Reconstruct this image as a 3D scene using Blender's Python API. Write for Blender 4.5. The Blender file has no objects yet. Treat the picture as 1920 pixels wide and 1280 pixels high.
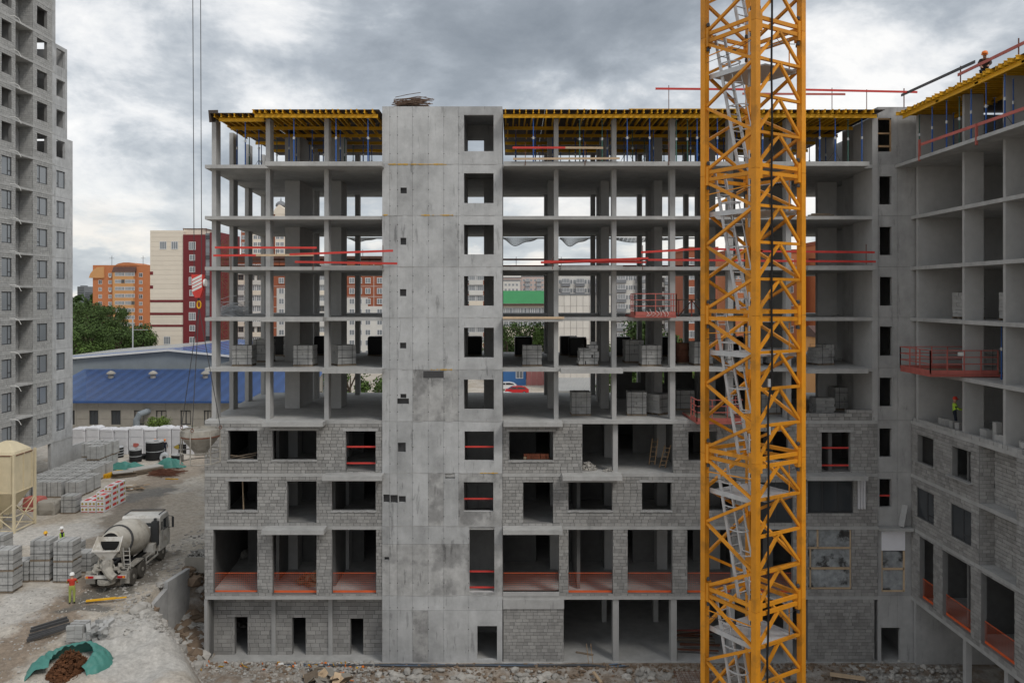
import bpy, bmesh, math, random
from mathutils import Vector, Matrix, noise
R = math.radians
random.seed(7)
sc = bpy.context.scene
COL = sc.collection
# ---------------------------------------------------------------- camera, sky, sun, exposure
F = 1500.0            # focal length in photo pixels (photo is 1920 wide)
H = 21.4              # eye height above the pit floor
HY = 556.0            # horizon row in the photo
D = F / 32.0          # distance of the main facade
cd = bpy.data.cameras.new('camera'); cam = bpy.data.objects.new('camera', cd); COL.objects.link(cam)
cam.location = (0, 0, H); cam.rotation_euler = (R(90), 0, 0)
cd.sensor_width = 36; cd.lens = F / 1920 * 36; cd.shift_y = (HY - 640) / 1920
cd.clip_start = 0.5; cd.clip_end = 9000
sc.camera = cam

SUN_EL, SUN_AZ = 50, 136          # elevation; azimuth clockwise from +Y (behind the camera, slightly right)
w = bpy.data.worlds.new('World'); sc.world = w; w.use_nodes = True
nt = w.node_tree; nt.nodes.clear()
def wn(t, **k):
    n = nt.nodes.new(t)
    for a, b in k.items(): setattr(n, a, b)
    return n
L = nt.links.new
wo = wn('ShaderNodeOutputWorld')
sky = wn('ShaderNodeTexSky', sky_type='NISHITA', sun_disc=False)
sky.sun_elevation = R(SUN_EL); sky.sun_rotation = R(SUN_AZ); sky.dust_density = 2.0
bg1 = wn('ShaderNodeBackground'); bg1.inputs[1].default_value = 0.10
L(sky.outputs[0], bg1.inputs[0])
tc = wn('ShaderNodeTexCoord'); sp = wn('ShaderNodeSeparateXYZ'); L(tc.outputs['Generated'], sp.inputs[0])
def wm(op, a, b=None, c=None, clamp=False):
    n = wn('ShaderNodeMath', operation=op); n.use_clamp = clamp
    for i, v in enumerate((a, b, c)):
        if v is None: continue
        if isinstance(v, (int, float)): n.inputs[i].default_value = v
        else: L(v, n.inputs[i])
    return n.outputs[0]
zz = wm('MAXIMUM', sp.outputs[2], 0.0)
# cloud space: the view direction with the vertical stretched towards the horizon, so that banks flatten there
vz = wm('MULTIPLY', wm('POWER', zz, 0.85), 1.9)
cv = wn('ShaderNodeCombineXYZ'); L(sp.outputs[0], cv.inputs[0]); L(sp.outputs[1], cv.inputs[1]); L(vz, cv.inputs[2])
def wnoise(scale, detail, rough, off, stretch=(1, 1, 1), dist=0.0):
    mp = wn('ShaderNodeMapping'); mp.inputs['Location'].default_value = off; mp.inputs['Scale'].default_value = stretch
    L(cv.outputs[0], mp.inputs[0])
    n = wn('ShaderNodeTexNoise'); n.inputs['Scale'].default_value = scale; n.inputs['Detail'].default_value = detail
    n.inputs['Roughness'].default_value = rough; n.inputs['Distortion'].default_value = dist
    L(mp.outputs[0], n.inputs['Vector']); return n.outputs[0]
SKYOFF = (25.73, 8.4, 3.2)
n1 = wnoise(1.9, 2, 0.5, SKYOFF, (1, 1, 1.0), 0.25)                       # large masses
n2 = wnoise(4.6, 12, 0.6, (SKYOFF[0] + 7.1, 4.4, 0), (1, 1, 1.0), 0.2)     # billows
def ramp(fac, stops):
    r = wn('ShaderNodeValToRGB'); el = r.color_ramp.elements
    while len(el) < len(stops): el.new(0.5)
    for e, (p, c) in zip(el, stops): e.position = p; e.color = (*c, 1)
    L(fac, r.inputs[0]); return r.outputs[0]
mixn = wm('ADD', wm('MULTIPLY', n1, 0.46), wm('MULTIPLY', n2, 0.54))
cloudc = ramp(mixn, [(0.31, (.23, .26, .295)), (0.41, (.33, .365, .405)), (0.465, (.44, .48, .525)), (0.505, (.61, .645, .68)), (0.54, (.84, .855, .87)), (0.585, (1.04, 1.03, 1.01))])
# cumulus banks low over the horizon, hazier and warmer there
n3 = wnoise(6.0, 9, 0.55, (SKYOFF[0] * .7 + 1.3, 9.0, 0), (1, 1, 1.2), .1)
lowc = ramp(n3, [(0.38, (.48, .525, .57)), (0.46, (.66, .70, .73)), (0.50, (.88, .875, .85)), (.56, (1.06, 1.0, .92))])
lowf = wn('ShaderNodeMapRange', interpolation_type='SMOOTHSTEP'); L(sp.outputs[2], lowf.inputs[0])
lowf.inputs[1].default_value = 0.03; lowf.inputs[2].default_value = 0.17; lowf.inputs[3].default_value = 0.9; lowf.inputs[4].default_value = 0.0
mx = wn('ShaderNodeMix', data_type='RGBA'); L(lowf.outputs[0], mx.inputs[0]); L(cloudc, mx.inputs[6]); L(lowc, mx.inputs[7])
bg2 = wn('ShaderNodeBackground'); bg2.inputs[1].default_value = 0.95; L(mx.outputs[2], bg2.inputs[0])
ms = wn('ShaderNodeMixShader'); ms.inputs[0].default_value = 0.9
L(bg1.outputs[0], ms.inputs[1]); L(bg2.outputs[0], ms.inputs[2]); L(ms.outputs[0], wo.inputs[0])
sl = bpy.data.lights.new('sun', 'SUN'); so = bpy.data.objects.new('sun', sl); COL.objects.link(so)
sl.energy = 1.5; sl.angle = R(18); sl.color = (1.0, 0.96, 0.9)
sd = Vector((math.sin(R(SUN_AZ)) * math.cos(R(SUN_EL)), math.cos(R(SUN_AZ)) * math.cos(R(SUN_EL)), math.sin(R(SUN_EL))))
so.rotation_euler = sd.to_track_quat('Z', 'Y').to_euler(); so.location = (0, -20, 80)
vs = sc.view_settings; vs.view_transform = 'Standard'; vs.look = 'None'; vs.gamma = 1.0; vs.exposure = 0.12; vs.use_curve_mapping = False
sc.render.engine = 'CYCLES'
cy_ = sc.cycles; cy_.max_bounces = 6; cy_.diffuse_bounces = 4; cy_.glossy_bounces = 2; cy_.transparent_max_bounces = 12
cy_.caustics_reflective = False; cy_.caustics_refractive = False
cy_.use_denoising = True
try: cy_.denoiser = 'OPENIMAGEDENOISE'
except Exception: pass

# ---------------------------------------------------------------- helpers
def PX(px, py, Y): return Vector(((px - 960) * Y / F, Y, H - (py - HY) * Y / F))   # a pixel at a known depth
def xf(px): return (px - 960) / 32.0            # on the main facade
def zf(py): return H - (py - HY) / 32.0
def gnd(px, py, Z=3.9):                         # a pixel on level ground
    Y = (H - Z) * F / (py - HY); return Vector(((px - 960) * Y / F, Y, Z))

def lin(c):   # sRGB 0-255 -> linear
    return tuple(((v / 255) / 12.92 if v / 255 <= .04045 else ((v / 255 + .055) / 1.055) ** 2.4) for v in c)
MATS = {}
def mat(name, col, rough=.85, var=.12, scale=3.0, bump=0.0, bscale=30., metal=0.0, streak=0.0, tint=0.0, stain=None, spec=.3, c2=None, c2pos=.55, alpha=1.0, pos=True, tr=0.0):
    """procedural material: world-position noise between shades, optional vertical streaks, per-piece tint, fine relief"""
    m = bpy.data.materials.new(name); m.use_nodes = True; MATS[name] = m
    t = m.node_tree; b = t.nodes['Principled BSDF']; l = t.links.new
    def N(ty, **k):
        n = t.nodes.new(ty)
        for a, v in k.items(): setattr(n, a, v)
        return n
    def M(op, a, bb=None):
        n = N('ShaderNodeMath', operation=op)
        for i, v in enumerate((a, bb)):
            if v is None: continue
            if isinstance(v, (int, float)): n.inputs[i].default_value = v
            else: l(v, n.inputs[i])
        return n.outputs[0]
    if pos: vec = N('ShaderNodeNewGeometry').outputs['Position']
    else: vec = N('ShaderNodeTexCoord').outputs['Object']
    def noi(s, d=4, stretch=None, r=.55):
        v = vec
        if stretch:
            mp = N('ShaderNodeMapping'); mp.inputs['Scale'].default_value = stretch; l(v, mp.inputs[0]); v = mp.outputs[0]
        n = N('ShaderNodeTexNoise'); n.inputs['Scale'].default_value = s; n.inputs['Detail'].default_value = d; n.inputs['Roughness'].default_value = r
        l(v, n.inputs['Vector']); return n.outputs[0]
    f = M('MULTIPLY', M('SUBTRACT', noi(scale, 5), .5), var * 3.2)
    f = M('ADD', f, M('MULTIPLY', M('SUBTRACT', noi(scale * .22, 3), .5), var * 2.2))
    if streak:
        f = M('ADD', f, M('MULTIPLY', M('SUBTRACT', noi(1.0, 5, (1.5, 1.5, .2), .6), .52), streak * 1.5))
        f = M('ADD', f, M('MULTIPLY', M('SUBTRACT', noi(.8, 9, None, .72), .5), streak * 3.2))
        dm = N('ShaderNodeMapRange', interpolation_type='SMOOTHSTEP'); l(noi(1.0, 6, (3.2, 3.2, .5), .7), dm.inputs[0]); dm.inputs[1].default_value = .58; dm.inputs[2].default_value = .66
        f = M('SUBTRACT', f, M('MULTIPLY', dm.outputs[0], streak * 1.0))
    if tint:
        oi = N('ShaderNodeObjectInfo'); at = N('ShaderNodeAttribute', attribute_name='tint')
        fr = M('FRACT', M('ADD', oi.outputs['Random'], at.outputs['Fac']))
        f = M('ADD', f, M('MULTIPLY', M('SUBTRACT', fr, .5), tint * 2))
    f = M('ADD', f, 1.0)
    base = None
    if c2 is not None:
        mr = N('ShaderNodeMapRange', interpolation_type='SMOOTHSTEP'); l(noi(scale * .35, 6, None, .6), mr.inputs[0])
        mr.inputs[1].default_value = c2pos - .06; mr.inputs[2].default_value = c2pos + .06
        mc = N('ShaderNodeMix', data_type='RGBA'); l(mr.outputs[0], mc.inputs[0]); mc.inputs[6].default_value = (*col, 1); mc.inputs[7].default_value = (*c2, 1)
        base = mc.outputs[2]
    vm = N('ShaderNodeVectorMath', operation='SCALE'); l(f, vm.inputs['Scale'])
    if base is None: vm.inputs[0].default_value = col
    else: l(base, vm.inputs[0])
    l(vm.outputs[0], b.inputs['Base Color'])
    b.inputs['Roughness'].default_value = rough; b.inputs['Metallic'].default_value = metal
    b.inputs['Specular IOR Level'].default_value = spec
    if alpha < 1: b.inputs['Alpha'].default_value = alpha
    if tr: b.inputs['Transmission Weight'].default_value = tr
    if bump:
        bp = N('ShaderNodeBump'); bp.inputs['Strength'].default_value = bump; bp.inputs['Distance'].default_value = .02
        l(noi(bscale, 4), bp.inputs['Height']); l(bp.outputs[0], b.inputs['Normal'])
    return m
mat('concrete', (.38, .38, .376), .9, .11, 1.3, .35, 18, streak=.24, tint=.08)
mat('tower_concrete', (.425, .432, .435), .88, .12, 1.1, .3, 14, streak=.30, tint=.10)
mat('slab', (.40, .40, .392), .9, .12, 1.6, .3, 16, streak=.14)
mat('column', (.40, .40, .395), .9, .09, 2.2, .3, 20, streak=.06, tint=.05)
mat('tower_blotchy', (.40, .40, .395), .88, .14, 1.6, .3, 14, streak=.36, tint=.12, c2=(.27, .27, .268), c2pos=.52)
mat('block', (.315, .31, .30), .95, .14, 1.1, .6, 40, tint=.17, streak=.10)
mat('shade_toned_block', (.15, .15, .148), .95, .15, 2.0, .4, 30)  # block darkened so its colour carries the shade of the inner rooms
mat('pale_block', (.37, .37, .362), .95, .08, 2.5, .5, 45, tint=.10)
mat('mortar', (.19, .19, .187), .95, .15, 2.0, .4, 40)
mat('dirt_wood', (.20, .16, .12), .9, .2, 4, .3, 30, tint=.2)
mat('wood', (.38, .25, .14), .8, .15, 5, .2, 30, tint=.15)
mat('pale_wood', (.52, .39, .26), .8, .14, 5, .2, 30, tint=.15)
mat('plywood', (.075, .06, .05), .7, .2, 2, .1, 20, tint=.15)
mat('beam_yellow', (.66, .36, .018), .6, .14, 4, .1, 30, tint=.14)
mat('crane_yellow', (.68, .275, .018), .5, .12, 3.0, .12, 50, spec=.35, c2=(.50, .21, .02), c2pos=.58, tint=.15)
mat('prop_blue', (.03, .10, .33), .5, .15, 6, tint=.2)
mat('prop_green', (.05, .12, .10), .5, .15, 6, tint=.2)
mat('red_paint', (.56, .055, .045), .6, .14, 3, tint=.1)
mat('faded_red', (.42, .12, .10), .7, .18, 3, .1, 30, tint=.1)
mat('orange_net', (.72, .13, .04), .7, .1, 5)
mat('galv', (.50, .52, .54), .45, .12, 5, metal=.25)
mat('steel_dark', (.06, .06, .062), .6, .2, 6)
mat('rust', (.16, .07, .045), .85, .25, 6, .2, 30)
mat('rebar', (.13, .085, .06), .8, .25, 8, tint=.2)
mat('black_rubber', (.016, .016, .017), .75, .1, 6)
mat('near_black', (.010, .010, .011), .45, .1, 6)
mat('hole', (.012, .012, .012), .95, 0, 1)  # near-black that paints in the shade inside openings
mat('white_wrap', (.62, .62, .64), .5, .07, 3, .4, 6, tint=.06)
mat('bright_white', (.86, .86, .90), .4, .03, 4)
mat('white_paint', (.68, .68, .66), .5, .07, 4)
mat('truck_white', (.60, .585, .55), .5, .12, 3, .08, 20, c2=(.42, .39, .34), c2pos=.56, streak=.08)
mat('truck_dirty', (.36, .34, .30), .8, .2, 4, .3, 25, c2=(.24, .225, .2), c2pos=.52)
mat('drum', (.47, .445, .395), .65, .14, 2.5, .15, 20, c2=(.36, .33, .28), c2pos=.55, streak=.1)
mat('dusty_tyre', (.10, .092, .08), .9, .2, 5, .2, 30)
mat('glass', (.05, .056, .062), .08, .0, 1, spec=.6)
mat('window_glass', (.20, .22, .24), .12, .12, .4, spec=.6)
mat('frame_dark', (.055, .057, .06), .6, .1, 4)
mat('frame_white', (.72, .72, .72), .5, .04, 4)
mat('plastic_film', (.30, .32, .33), .3, .45, 3, .6, 5, c2=(.06, .06, .06), c2pos=.56)
mat('silo', (.60, .52, .36), .6, .08, 2, .1, 20, streak=.07, c2=(.50, .40, .25), c2pos=.66)
mat('teal', (.065, .215, .185), .5, .12, 2, .3, 6)
mat('brown_heap', (.105, .045, .02), .95, .3, 5, .3, 30, tint=.35)
mat('blue_roof', (.045, .105, .28), .5, .12, .8, tint=.14, streak=.05)
mat('grey_roof', (.36, .36, .35), .7, .1, .6, tint=.1)
mat('grey_clad', (.22, .25, .275), .6, .08, .7, streak=.06)
mat('old_wall', (.31, .29, .255), .9, .12, 1.2, .3, 10, streak=.1, tint=.07)
mat('orange_brick', (.47, .18, .08), .9, .06, .5, tint=.03)
mat('orange_pale', (.56, .30, .13), .9, .05, .5)
mat('cream', (.72, .65, .55), .85, .04, .5, tint=.03)
mat('maroon', (.17, .025, .03), .7, .06, .5, tint=.05)
mat('brick_red', (.30, .10, .055), .9, .08, .5, tint=.06)
mat('panel_white', (.60, .59, .56), .85, .06, .6, tint=.06)
mat('panel_grey', (.20, .21, .225), .85, .06, .6)
mat('white_tile', (.66, .63, .58), .85, .05, 1, tint=.05)
mat('green_roof', (.035, .22, .075), .6, .1, .4)
mat('roof_brown', (.10, .055, .045), .8, .1, 1)
mat('kiosk_blue', (.05, .15, .36), .6, .05, 1)
mat('pink_fence', (.48, .20, .19), .7, .06, 1, tint=.1)
mat('far_pink', (.46, .36, .33), .9, .1, .2, tint=.1)
mat('bark', (.10, .075, .055), .95, .2, 4)
mat('leaf', (.078, .13, .03), .85, .25, .8, tint=.35)
mat('leaf_dark', (.055, .092, .025), .85, .25, .6, tint=.35)
mat('leaf_bright', (.115, .17, .035), .85, .25, .8, tint=.35)
mat('skin', (.46, .27, .19), .6, .05, 6)
mat('hivis', (.42, .66, .06), .6, .05, 6)
mat('hivis_dull', (.33, .38, .10), .7, .06, 6)
mat('cloth_red', (.50, .05, .03), .8, .08, 6)
mat('cloth_navy', (.015, .02, .035), .85, .1, 6)
mat('cloth_brown', (.05, .035, .03), .85, .1, 6)
mat('helmet_white', (.78, .78, .76), .35, .02, 4)
mat('helmet_orange', (.75, .20, .03), .35, .02, 4)
mat('helmet_yellow', (.75, .42, .03), .35, .02, 4)
mat('helmet_red', (.60, .06, .04), .35, .02, 4)
mat('car_red', (.55, .02, .025), .25, .03, 2, spec=.6)
mat('car_white', (.72, .72, .72), .25, .03, 2, spec=.6)
mat('lamp_red', (.45, .01, .02), .3, .02, 4)
mat('lamp_orange', (.80, .30, .02), .3, .02, 4)
mat('olive', (.36, .27, .05), .8, .08, 4)
mat('foam', (.55, .33, .05), .9, .25, 6, .4, 20)
mat('pipe_blue', (.12, .20, .32), .5, .2, 2)
mat('rock', (.36, .345, .32), .95, .18, 2, .4, 12, tint=.22)
mat('rock_brown', (.19, .14, .10), .95, .22, 2, .4, 12, tint=.25)
mat('puddle', (.085, .08, .045), .12, .12, 1, spec=.5)
mat('net_grey', (.35, .36, .36), .8, .1, 3)

class MB:
    def __init__(s): s.v = []; s.f = []; s.t = []
    def add(s, vs, fs, tint=0.0):
        o = len(s.v); s.v += [tuple(p) for p in vs]
        for f in fs: s.f.append(tuple(i + o for i in f)); s.t.append(tint)
        return s
    BF = ((0, 3, 2, 1), (4, 5, 6, 7), (0, 1, 5, 4), (1, 2, 6, 5), (2, 3, 7, 6), (3, 0, 4, 7))
    def box(s, x0, x1, y0, y1, z0, z1, tint=0.0):
        return s.add([(x0, y0, z0), (x1, y0, z0), (x1, y1, z0), (x0, y1, z0), (x0, y0, z1), (x1, y0, z1), (x1, y1, z1), (x0, y1, z1)], MB.BF, tint)
    def cbox(s, c, sz, M=None, tint=0.0):
        hx, hy, hz = sz[0] / 2, sz[1] / 2, sz[2] / 2; c = Vector(c)
        P = [Vector(p) for p in ((-hx, -hy, -hz), (hx, -hy, -hz), (hx, hy, -hz), (-hx, hy, -hz), (-hx, -hy, hz), (hx, -hy, hz), (hx, hy, hz), (-hx, hy, hz))]
        if M is not None: P = [M @ p for p in P]
        return s.add([c + p for p in P], MB.BF, tint)
    def bar(s, p, q, w_, h_=None, up=(0, 0, 1), tint=0.0):
        p, q = Vector(p), Vector(q); h_ = h_ or w_; d = (q - p)
        if d.length < 1e-6: return s
        d.normalize(); u = Vector(up)
        if abs(d.dot(u)) > .98: u = Vector((0, 1, 0))
        a = d.cross(u).normalized(); b = a.cross(d).normalized()
        P = []
        for e in (p, q):
            for sa, sb in ((-1, -1), (1, -1), (1, 1), (-1, 1)): P.append(e + a * sa * w_ / 2 + b * sb * h_ / 2)
        return s.add(P, ((0, 1, 2, 3), (7, 6, 5, 4), (0, 4, 5, 1), (1, 5, 6, 2), (2, 6, 7, 3), (3, 7, 4, 0)), tint)
    def tube(s, pts, r, n=6, caps=True, tint=0.0):
        pts = [Vector(p) for p in pts]; rs = r if isinstance(r, (list, tuple)) else [r] * len(pts)
        P = []; m = len(pts); a0 = None
        for i, p in enumerate(pts):
            d = (pts[min(i + 1, m - 1)] - pts[max(i - 1, 0)]).normalized()
            if a0 is None:
                u = Vector((0, 0, 1)) if abs(d.z) < .9 else Vector((1, 0, 0)); a = d.cross(u).normalized()
            else:
                a = (a0 - d * a0.dot(d)).normalized()
            a0 = a; b = d.cross(a)
            for k in range(n):
                an = 2 * math.pi * k / n; P.append(p + (a * math.cos(an) + b * math.sin(an)) * rs[i])
        fs = []
        for i in range(m - 1):
            for k in range(n):
                k2 = (k + 1) % n; fs.append((i * n + k, i * n + k2, (i + 1) * n + k2, (i + 1) * n + k))
        if caps: fs.append(tuple(range(n - 1, -1, -1))); fs.append(tuple((m - 1) * n + k for k in range(n)))
        return s.add(P, fs, tint)
    def lathe(s, prof, o=(0, 0, 0), axis=(0, 0, 1), n=16, tint=0.0):   # prof: (radius, height)
        a = Vector(axis).normalized(); u = Vector((1, 0, 0)) if abs(a.x) < .9 else Vector((0, 1, 0))
        e1 = a.cross(u).normalized(); e2 = a.cross(e1); o = Vector(o); P = []
        for r, h in prof:
            for k in range(n):
                an = 2 * math.pi * k / n; P.append(o + a * h + (e1 * math.cos(an) + e2 * math.sin(an)) * r)
        fs = []
        for i in range(len(prof) - 1):
            for k in range(n):
                k2 = (k + 1) % n; fs.append((i * n + k, i * n + k2, (i + 1) * n + k2, (i + 1) * n + k))
        fs.append(tuple(range(n - 1, -1, -1))); fs.append(tuple((len(prof) - 1) * n + k for k in range(n)))
        return s.add(P, fs, tint)
    def prism(s, poly, a, b, axis='y', tint=0.0):   # poly of 2d points extruded a..b along axis
        def mk(p, t): return {'y': (p[0], t, p[1]), 'x': (t, p[0], p[1]), 'z': (p[0], p[1], t)}[axis]
        n = len(poly); P = [mk(p, a) for p in poly] + [mk(p, b) for p in poly]
        fs = [tuple(range(n)), tuple(range(2 * n - 1, n - 1, -1))] + [(i, i + n, (i + 1) % n + n, (i + 1) % n) for i in range(n)]
        return s.add(P, fs, tint)
    def mesh(s, name, smooth=False):
        me = bpy.data.meshes.new(name); me.from_pydata(s.v, [], s.f); me.update()
        if any(s.t):
            at = me.attributes.new('tint', 'FLOAT', 'FACE'); at.data.foreach_set('value', s.t)
        bm = bmesh.new(); bm.from_mesh(me); bmesh.ops.recalc_face_normals(bm, faces=bm.faces); bm.to_mesh(me); bm.free()
        if smooth: me.polygons.foreach_set('use_smooth', [True] * len(me.polygons))
        return me
    def build(s, name, m, parent=None, local=False, smooth=False, **tags):
        me = s.mesh(name, smooth); me.materials.append(MATS[m])
        return link(name, me, parent, local, **tags)
def link(name, me, parent=None, local=False, **tags):
    o = bpy.data.objects.new(name, me); COL.objects.link(o)
    if parent is not None:
        o.parent = parent
        if not local:
            r = parent
            off = Vector((0, 0, 0))
            while r is not None: off += Vector(r.location); r = r.parent
            o.location = -off
    for k, v in tags.items():
        if v: o[k] = v
    return o
def thing(name, label, cat, loc=(0, 0, 0), group=None, rz=0.0):
    o = bpy.data.objects.new(name, None); COL.objects.link(o); o.location = loc; o.rotation_euler = (0, 0, rz)
    o.empty_display_size = .2
    o['label'] = label; o['category'] = cat
    if group: o['group'] = group
    return o
KIDS = {}
def kids(o):
    return list(o.children)
def dup(o, loc, rz=0.0, label=None, group=None, scale=None):
    def cp(s, par):
        c = s.copy(); COL.objects.link(c)
        if par is not None: c.parent = par
        for ch in kids(s): cp(ch, c)
        return c
    c = cp(o, None); c.location = loc; c.rotation_euler = (0, 0, rz)
    if scale: c.scale = (scale, scale, scale) if isinstance(scale, (int, float)) else scale
    if label: c['label'] = label
    if group: c['group'] = group
    return c
def tag(o, label=None, category=None, group=None, kind=None):
    for k, v in (('label', label), ('category', category), ('group', group), ('kind', kind)):
        if v: o[k] = v
    return o
def cut(rects, ops):
    """rectangles (u0,u1,z0,z1) minus openings"""
    out = list(rects)
    for (a0, a1, b0, b1) in ops:
        nx = []
        for (u0, u1, z0, z1) in out:
            if a1 <= u0 or a0 >= u1 or b1 <= z0 or b0 >= z1: nx.append((u0, u1, z0, z1)); continue
            if b1 < z1: nx.append((u0, u1, b1, z1))
            if b0 > z0: nx.append((u0, u1, z0, b0))
            m0, m1 = max(z0, b0), min(z1, b1)
            if a0 > u0: nx.append((u0, a0, m0, m1))
            if a1 < u1: nx.append((a1, u1, m0, m1))
        out = nx
    return out
def face_box(mb, plane, f, u0, u1, d0, d1, z0, z1, tint=0.0):
    """a box on a wall plane; d is the depth behind the face (negative = proud)"""
    if plane == 'Y': mb.box(u0, u1, f + d0, f + d1, z0, z1, tint)
    elif plane == 'X': mb.box(f + d0, f + d1, u0, u1, z0, z1, tint)
    else: mb.box(f - d1, f - d0, u0, u1, z0, z1, tint)      # '+X' faces +X
BLK = {}
def block_mesh(name, sx, sy, sz, m):
    k = (name, round(sx, 3), round(sy, 3), round(sz, 3), m)
    if k not in BLK:
        b = MB(); e = min(sx, sy, sz) * .05
        # chamfered on the visible edges through a slightly smaller outer face
        b.box(-sx / 2, sx / 2, -sy / 2, sy / 2, -sz / 2, sz / 2)
        me = b.mesh(name); me.materials.append(MATS[m]); BLK[k] = me
    return BLK[k]
def masonry(plane, f, u0, u1, z0, z1, ops, bw=.39, bh=.198, gap=.02, th=.3, back=None, blocks=None, rnd=.014):
    """block wall: recessed mortar backing (into `back`) and every block laid in running bond (into `blocks`)"""
    for (a, b, c, d) in cut([(u0, u1, z0, z1)], ops):
        face_box(back, plane, f, a, b, .022, th, c, d)
    n = max(1, round((z1 - z0) / bh)); rh = (z1 - z0) / n
    for i in range(n):
        za, zb = z0 + i * rh, z0 + (i + 1) * rh
        u = u0 - (bw / 2 if i % 2 else 0) - random.random() * .05
        while u < u1:
            e = u + bw * random.choice((1, 1, 1, 1, 1, .62, 1.0)); a, b = max(u, u0), min(e, u1)
            if b - a > .05:
                for (p, q, r, t) in cut([(a, b, za, zb)], ops):
                    if q - p > .04 and t - r > .04:
                        pr = -random.random() * rnd; g1, g2, g3 = (random.uniform(.25, 1.0) * gap for _ in range(3)); g3 = g3 * (2.2 if random.random() < .08 else 1)
                        blocks.append((plane, f, p + g1, q - g3 * .8, pr, .05, r + g2 * .6, t - gap * .4 - random.random() * .006))
            u = e
def lay_blocks(blocks, parent, m, n_single=300, name='block', pick=None):
    """the largest/nearest blocks as objects of their own, the rest joined into one part"""
    idx = sorted(range(len(blocks)), key=pick or (lambda i: random.random()))
    single = set(idx[:n_single]); mb = MB()
    for i, b in enumerate(blocks):
        plane, f, u0, u1, d0, d1, z0, z1 = b
        if i in single:
            du, dd, dz = round((u1 - u0) * 50) / 50 or .02, .05, round(z1 - z0, 2)
            me = block_mesh(name, du, dd, dz, m) if plane == 'Y' else block_mesh(name, dd, du, dz, m)
            o = bpy.data.objects.new(name, me); COL.objects.link(o); o.parent = parent
            uc, dc, zc = (u0 + u1) / 2, (d0 + .025), (z0 + z1) / 2
            c = {'Y': Vector((uc, f + dc, zc)), 'X': Vector((f + dc, uc, zc)), '+X': Vector((f - dc, uc, zc))}[plane]
            o.location = c - Vector(parent.location)
        else: face_box(mb, plane, f, u0, u1, d0, d1, z0, z1, random.random())
    if mb.f: mb.build(name + '_masonry', m, parent, kind='stuff')
# ---------------------------------------------------------------- ground
S = [zf(1117), zf(986), zf(887), zf(788), zf(690), zf(595), zf(500), zf(405), zf(309)]   # slab tops S0..S8
ZR = zf(205)                       # underside of the roof deck sheet
def sm(a, b, x):
    t = max(0., min(1., (x - a) / (b - a))); return t * t * (3 - 2 * t)
def ground_z(x, y):
    """yard level 3.9 all round; the pit with the building foot lies at 0"""
    yard = 3.9
    # edge of the yard: a broken line that runs from the foreground slope to the retaining wall and along the building's end
    if y < 47.4:
        ex = -21.2 if y > 45.6 else -21.2 + (45.6 - y) * .71
        k = sm(ex - .2, ex + 3.3 - 2.6 * sm(44.5, 47.4, y), x); low = .35
    elif y < 50.9: ex = -21.0; k = sm(-21.15, -20.95, x); low = .35 + (y - 47.4) * .25
    else:
        ex = -20.6 + (y - 50.9) * .9; k = sm(ex - .3, ex + 1.6, x) * (1 - sm(52, 57, y)); low = 1.4
        if x > -17.9: k = 1; low = 0
    if x > -18.0 and y > 46.0: k = 1.0; low = .0
    if y > 61.0 and k > 0: k *= 1 - sm(61, 61.6, y)
    if x > 60: k *= 1 - sm(60, 66, x)
    low2 = low if x < -17.9 else low * (1 - sm(-17, -8, x))
    z = yard + (low2 - yard) * k
    # roughness: the yard is nearly flat, the slope and the foreground are churned
    rough = .05 + .28 * sm(48.5, 45, y) * (1 - sm(-12, -9, x)) * sm(-46, -30, x)
    if k > .02 and x < -12: rough = max(rough, .3)
    if -18 < x and y > 45.8 and y < 61: rough = 0.0
    p = Vector((x, y, 0))
    if y < 120 and abs(x) < 90: z += rough * (noise.fractal(p * .55, 1.0, 2.0, 5) * .75)
    # the pale spoil mound in the near corner
    if y < 47 and x < -11 and k < .999:
        q_ = math.exp(-((x + 19.0) / 3.4) ** 2 - ((y - 40.0) / 3.2) ** 2); z += (1 - k) * q_ * (.75 + .35 * noise.fractal(p * .9, 1.0, 2.0, 5))
    # shallow wet hollows before the facade
    if y < 45.6 and x > -12:
        z -= .12 + .26 * sm(45.6, 44.2, y) * (.5 + .5 * math.sin(x * .75 + 1.2))
        z += .10 * noise.fractal(p * 1.3, 1.0, 2.0, 4)
    return z
def axis(a, b, st, far_lo, far_hi):
    out = []; v = a
    while v <= b + 1e-6: out.append(v); v += st
    d = st; v = a; lo = []
    while v > far_lo: d *= 1.35; v -= d; lo.append(v)
    d = st; v = out[-1]; hi = []
    while v < far_hi: d *= 1.35; v += d; hi.append(v)
    return lo[::-1] + out + hi
GX = axis(-48, -8, .3, -4000, -8.0001); GX = GX + [-7.4 + .6 * i for i in range(60)] + axis(29, 30, .6, 28.9, 4000)[1:]
GX = sorted(set(round(v, 3) for v in GX))
GY = axis(33, 62, .3, -400, 5000)
gb = MB(); nx = len(GX)
gv = [(x, y, ground_z(x, y)) for y in GY for x in GX]
gf = [(j * nx + i, j * nx + i + 1, (j + 1) * nx + i + 1, (j + 1) * nx + i) for j in range(len(GY) - 1) for i in range(nx - 1)]
gme = bpy.data.meshes.new('ground'); gme.from_pydata(gv, [], gf); gme.update()
gme.polygons.foreach_set('use_smooth', [True] * len(gme.polygons))
gm = bpy.data.materials.new('yard_ground'); gm.use_nodes = True; MATS['yard_ground'] = gm
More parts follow.
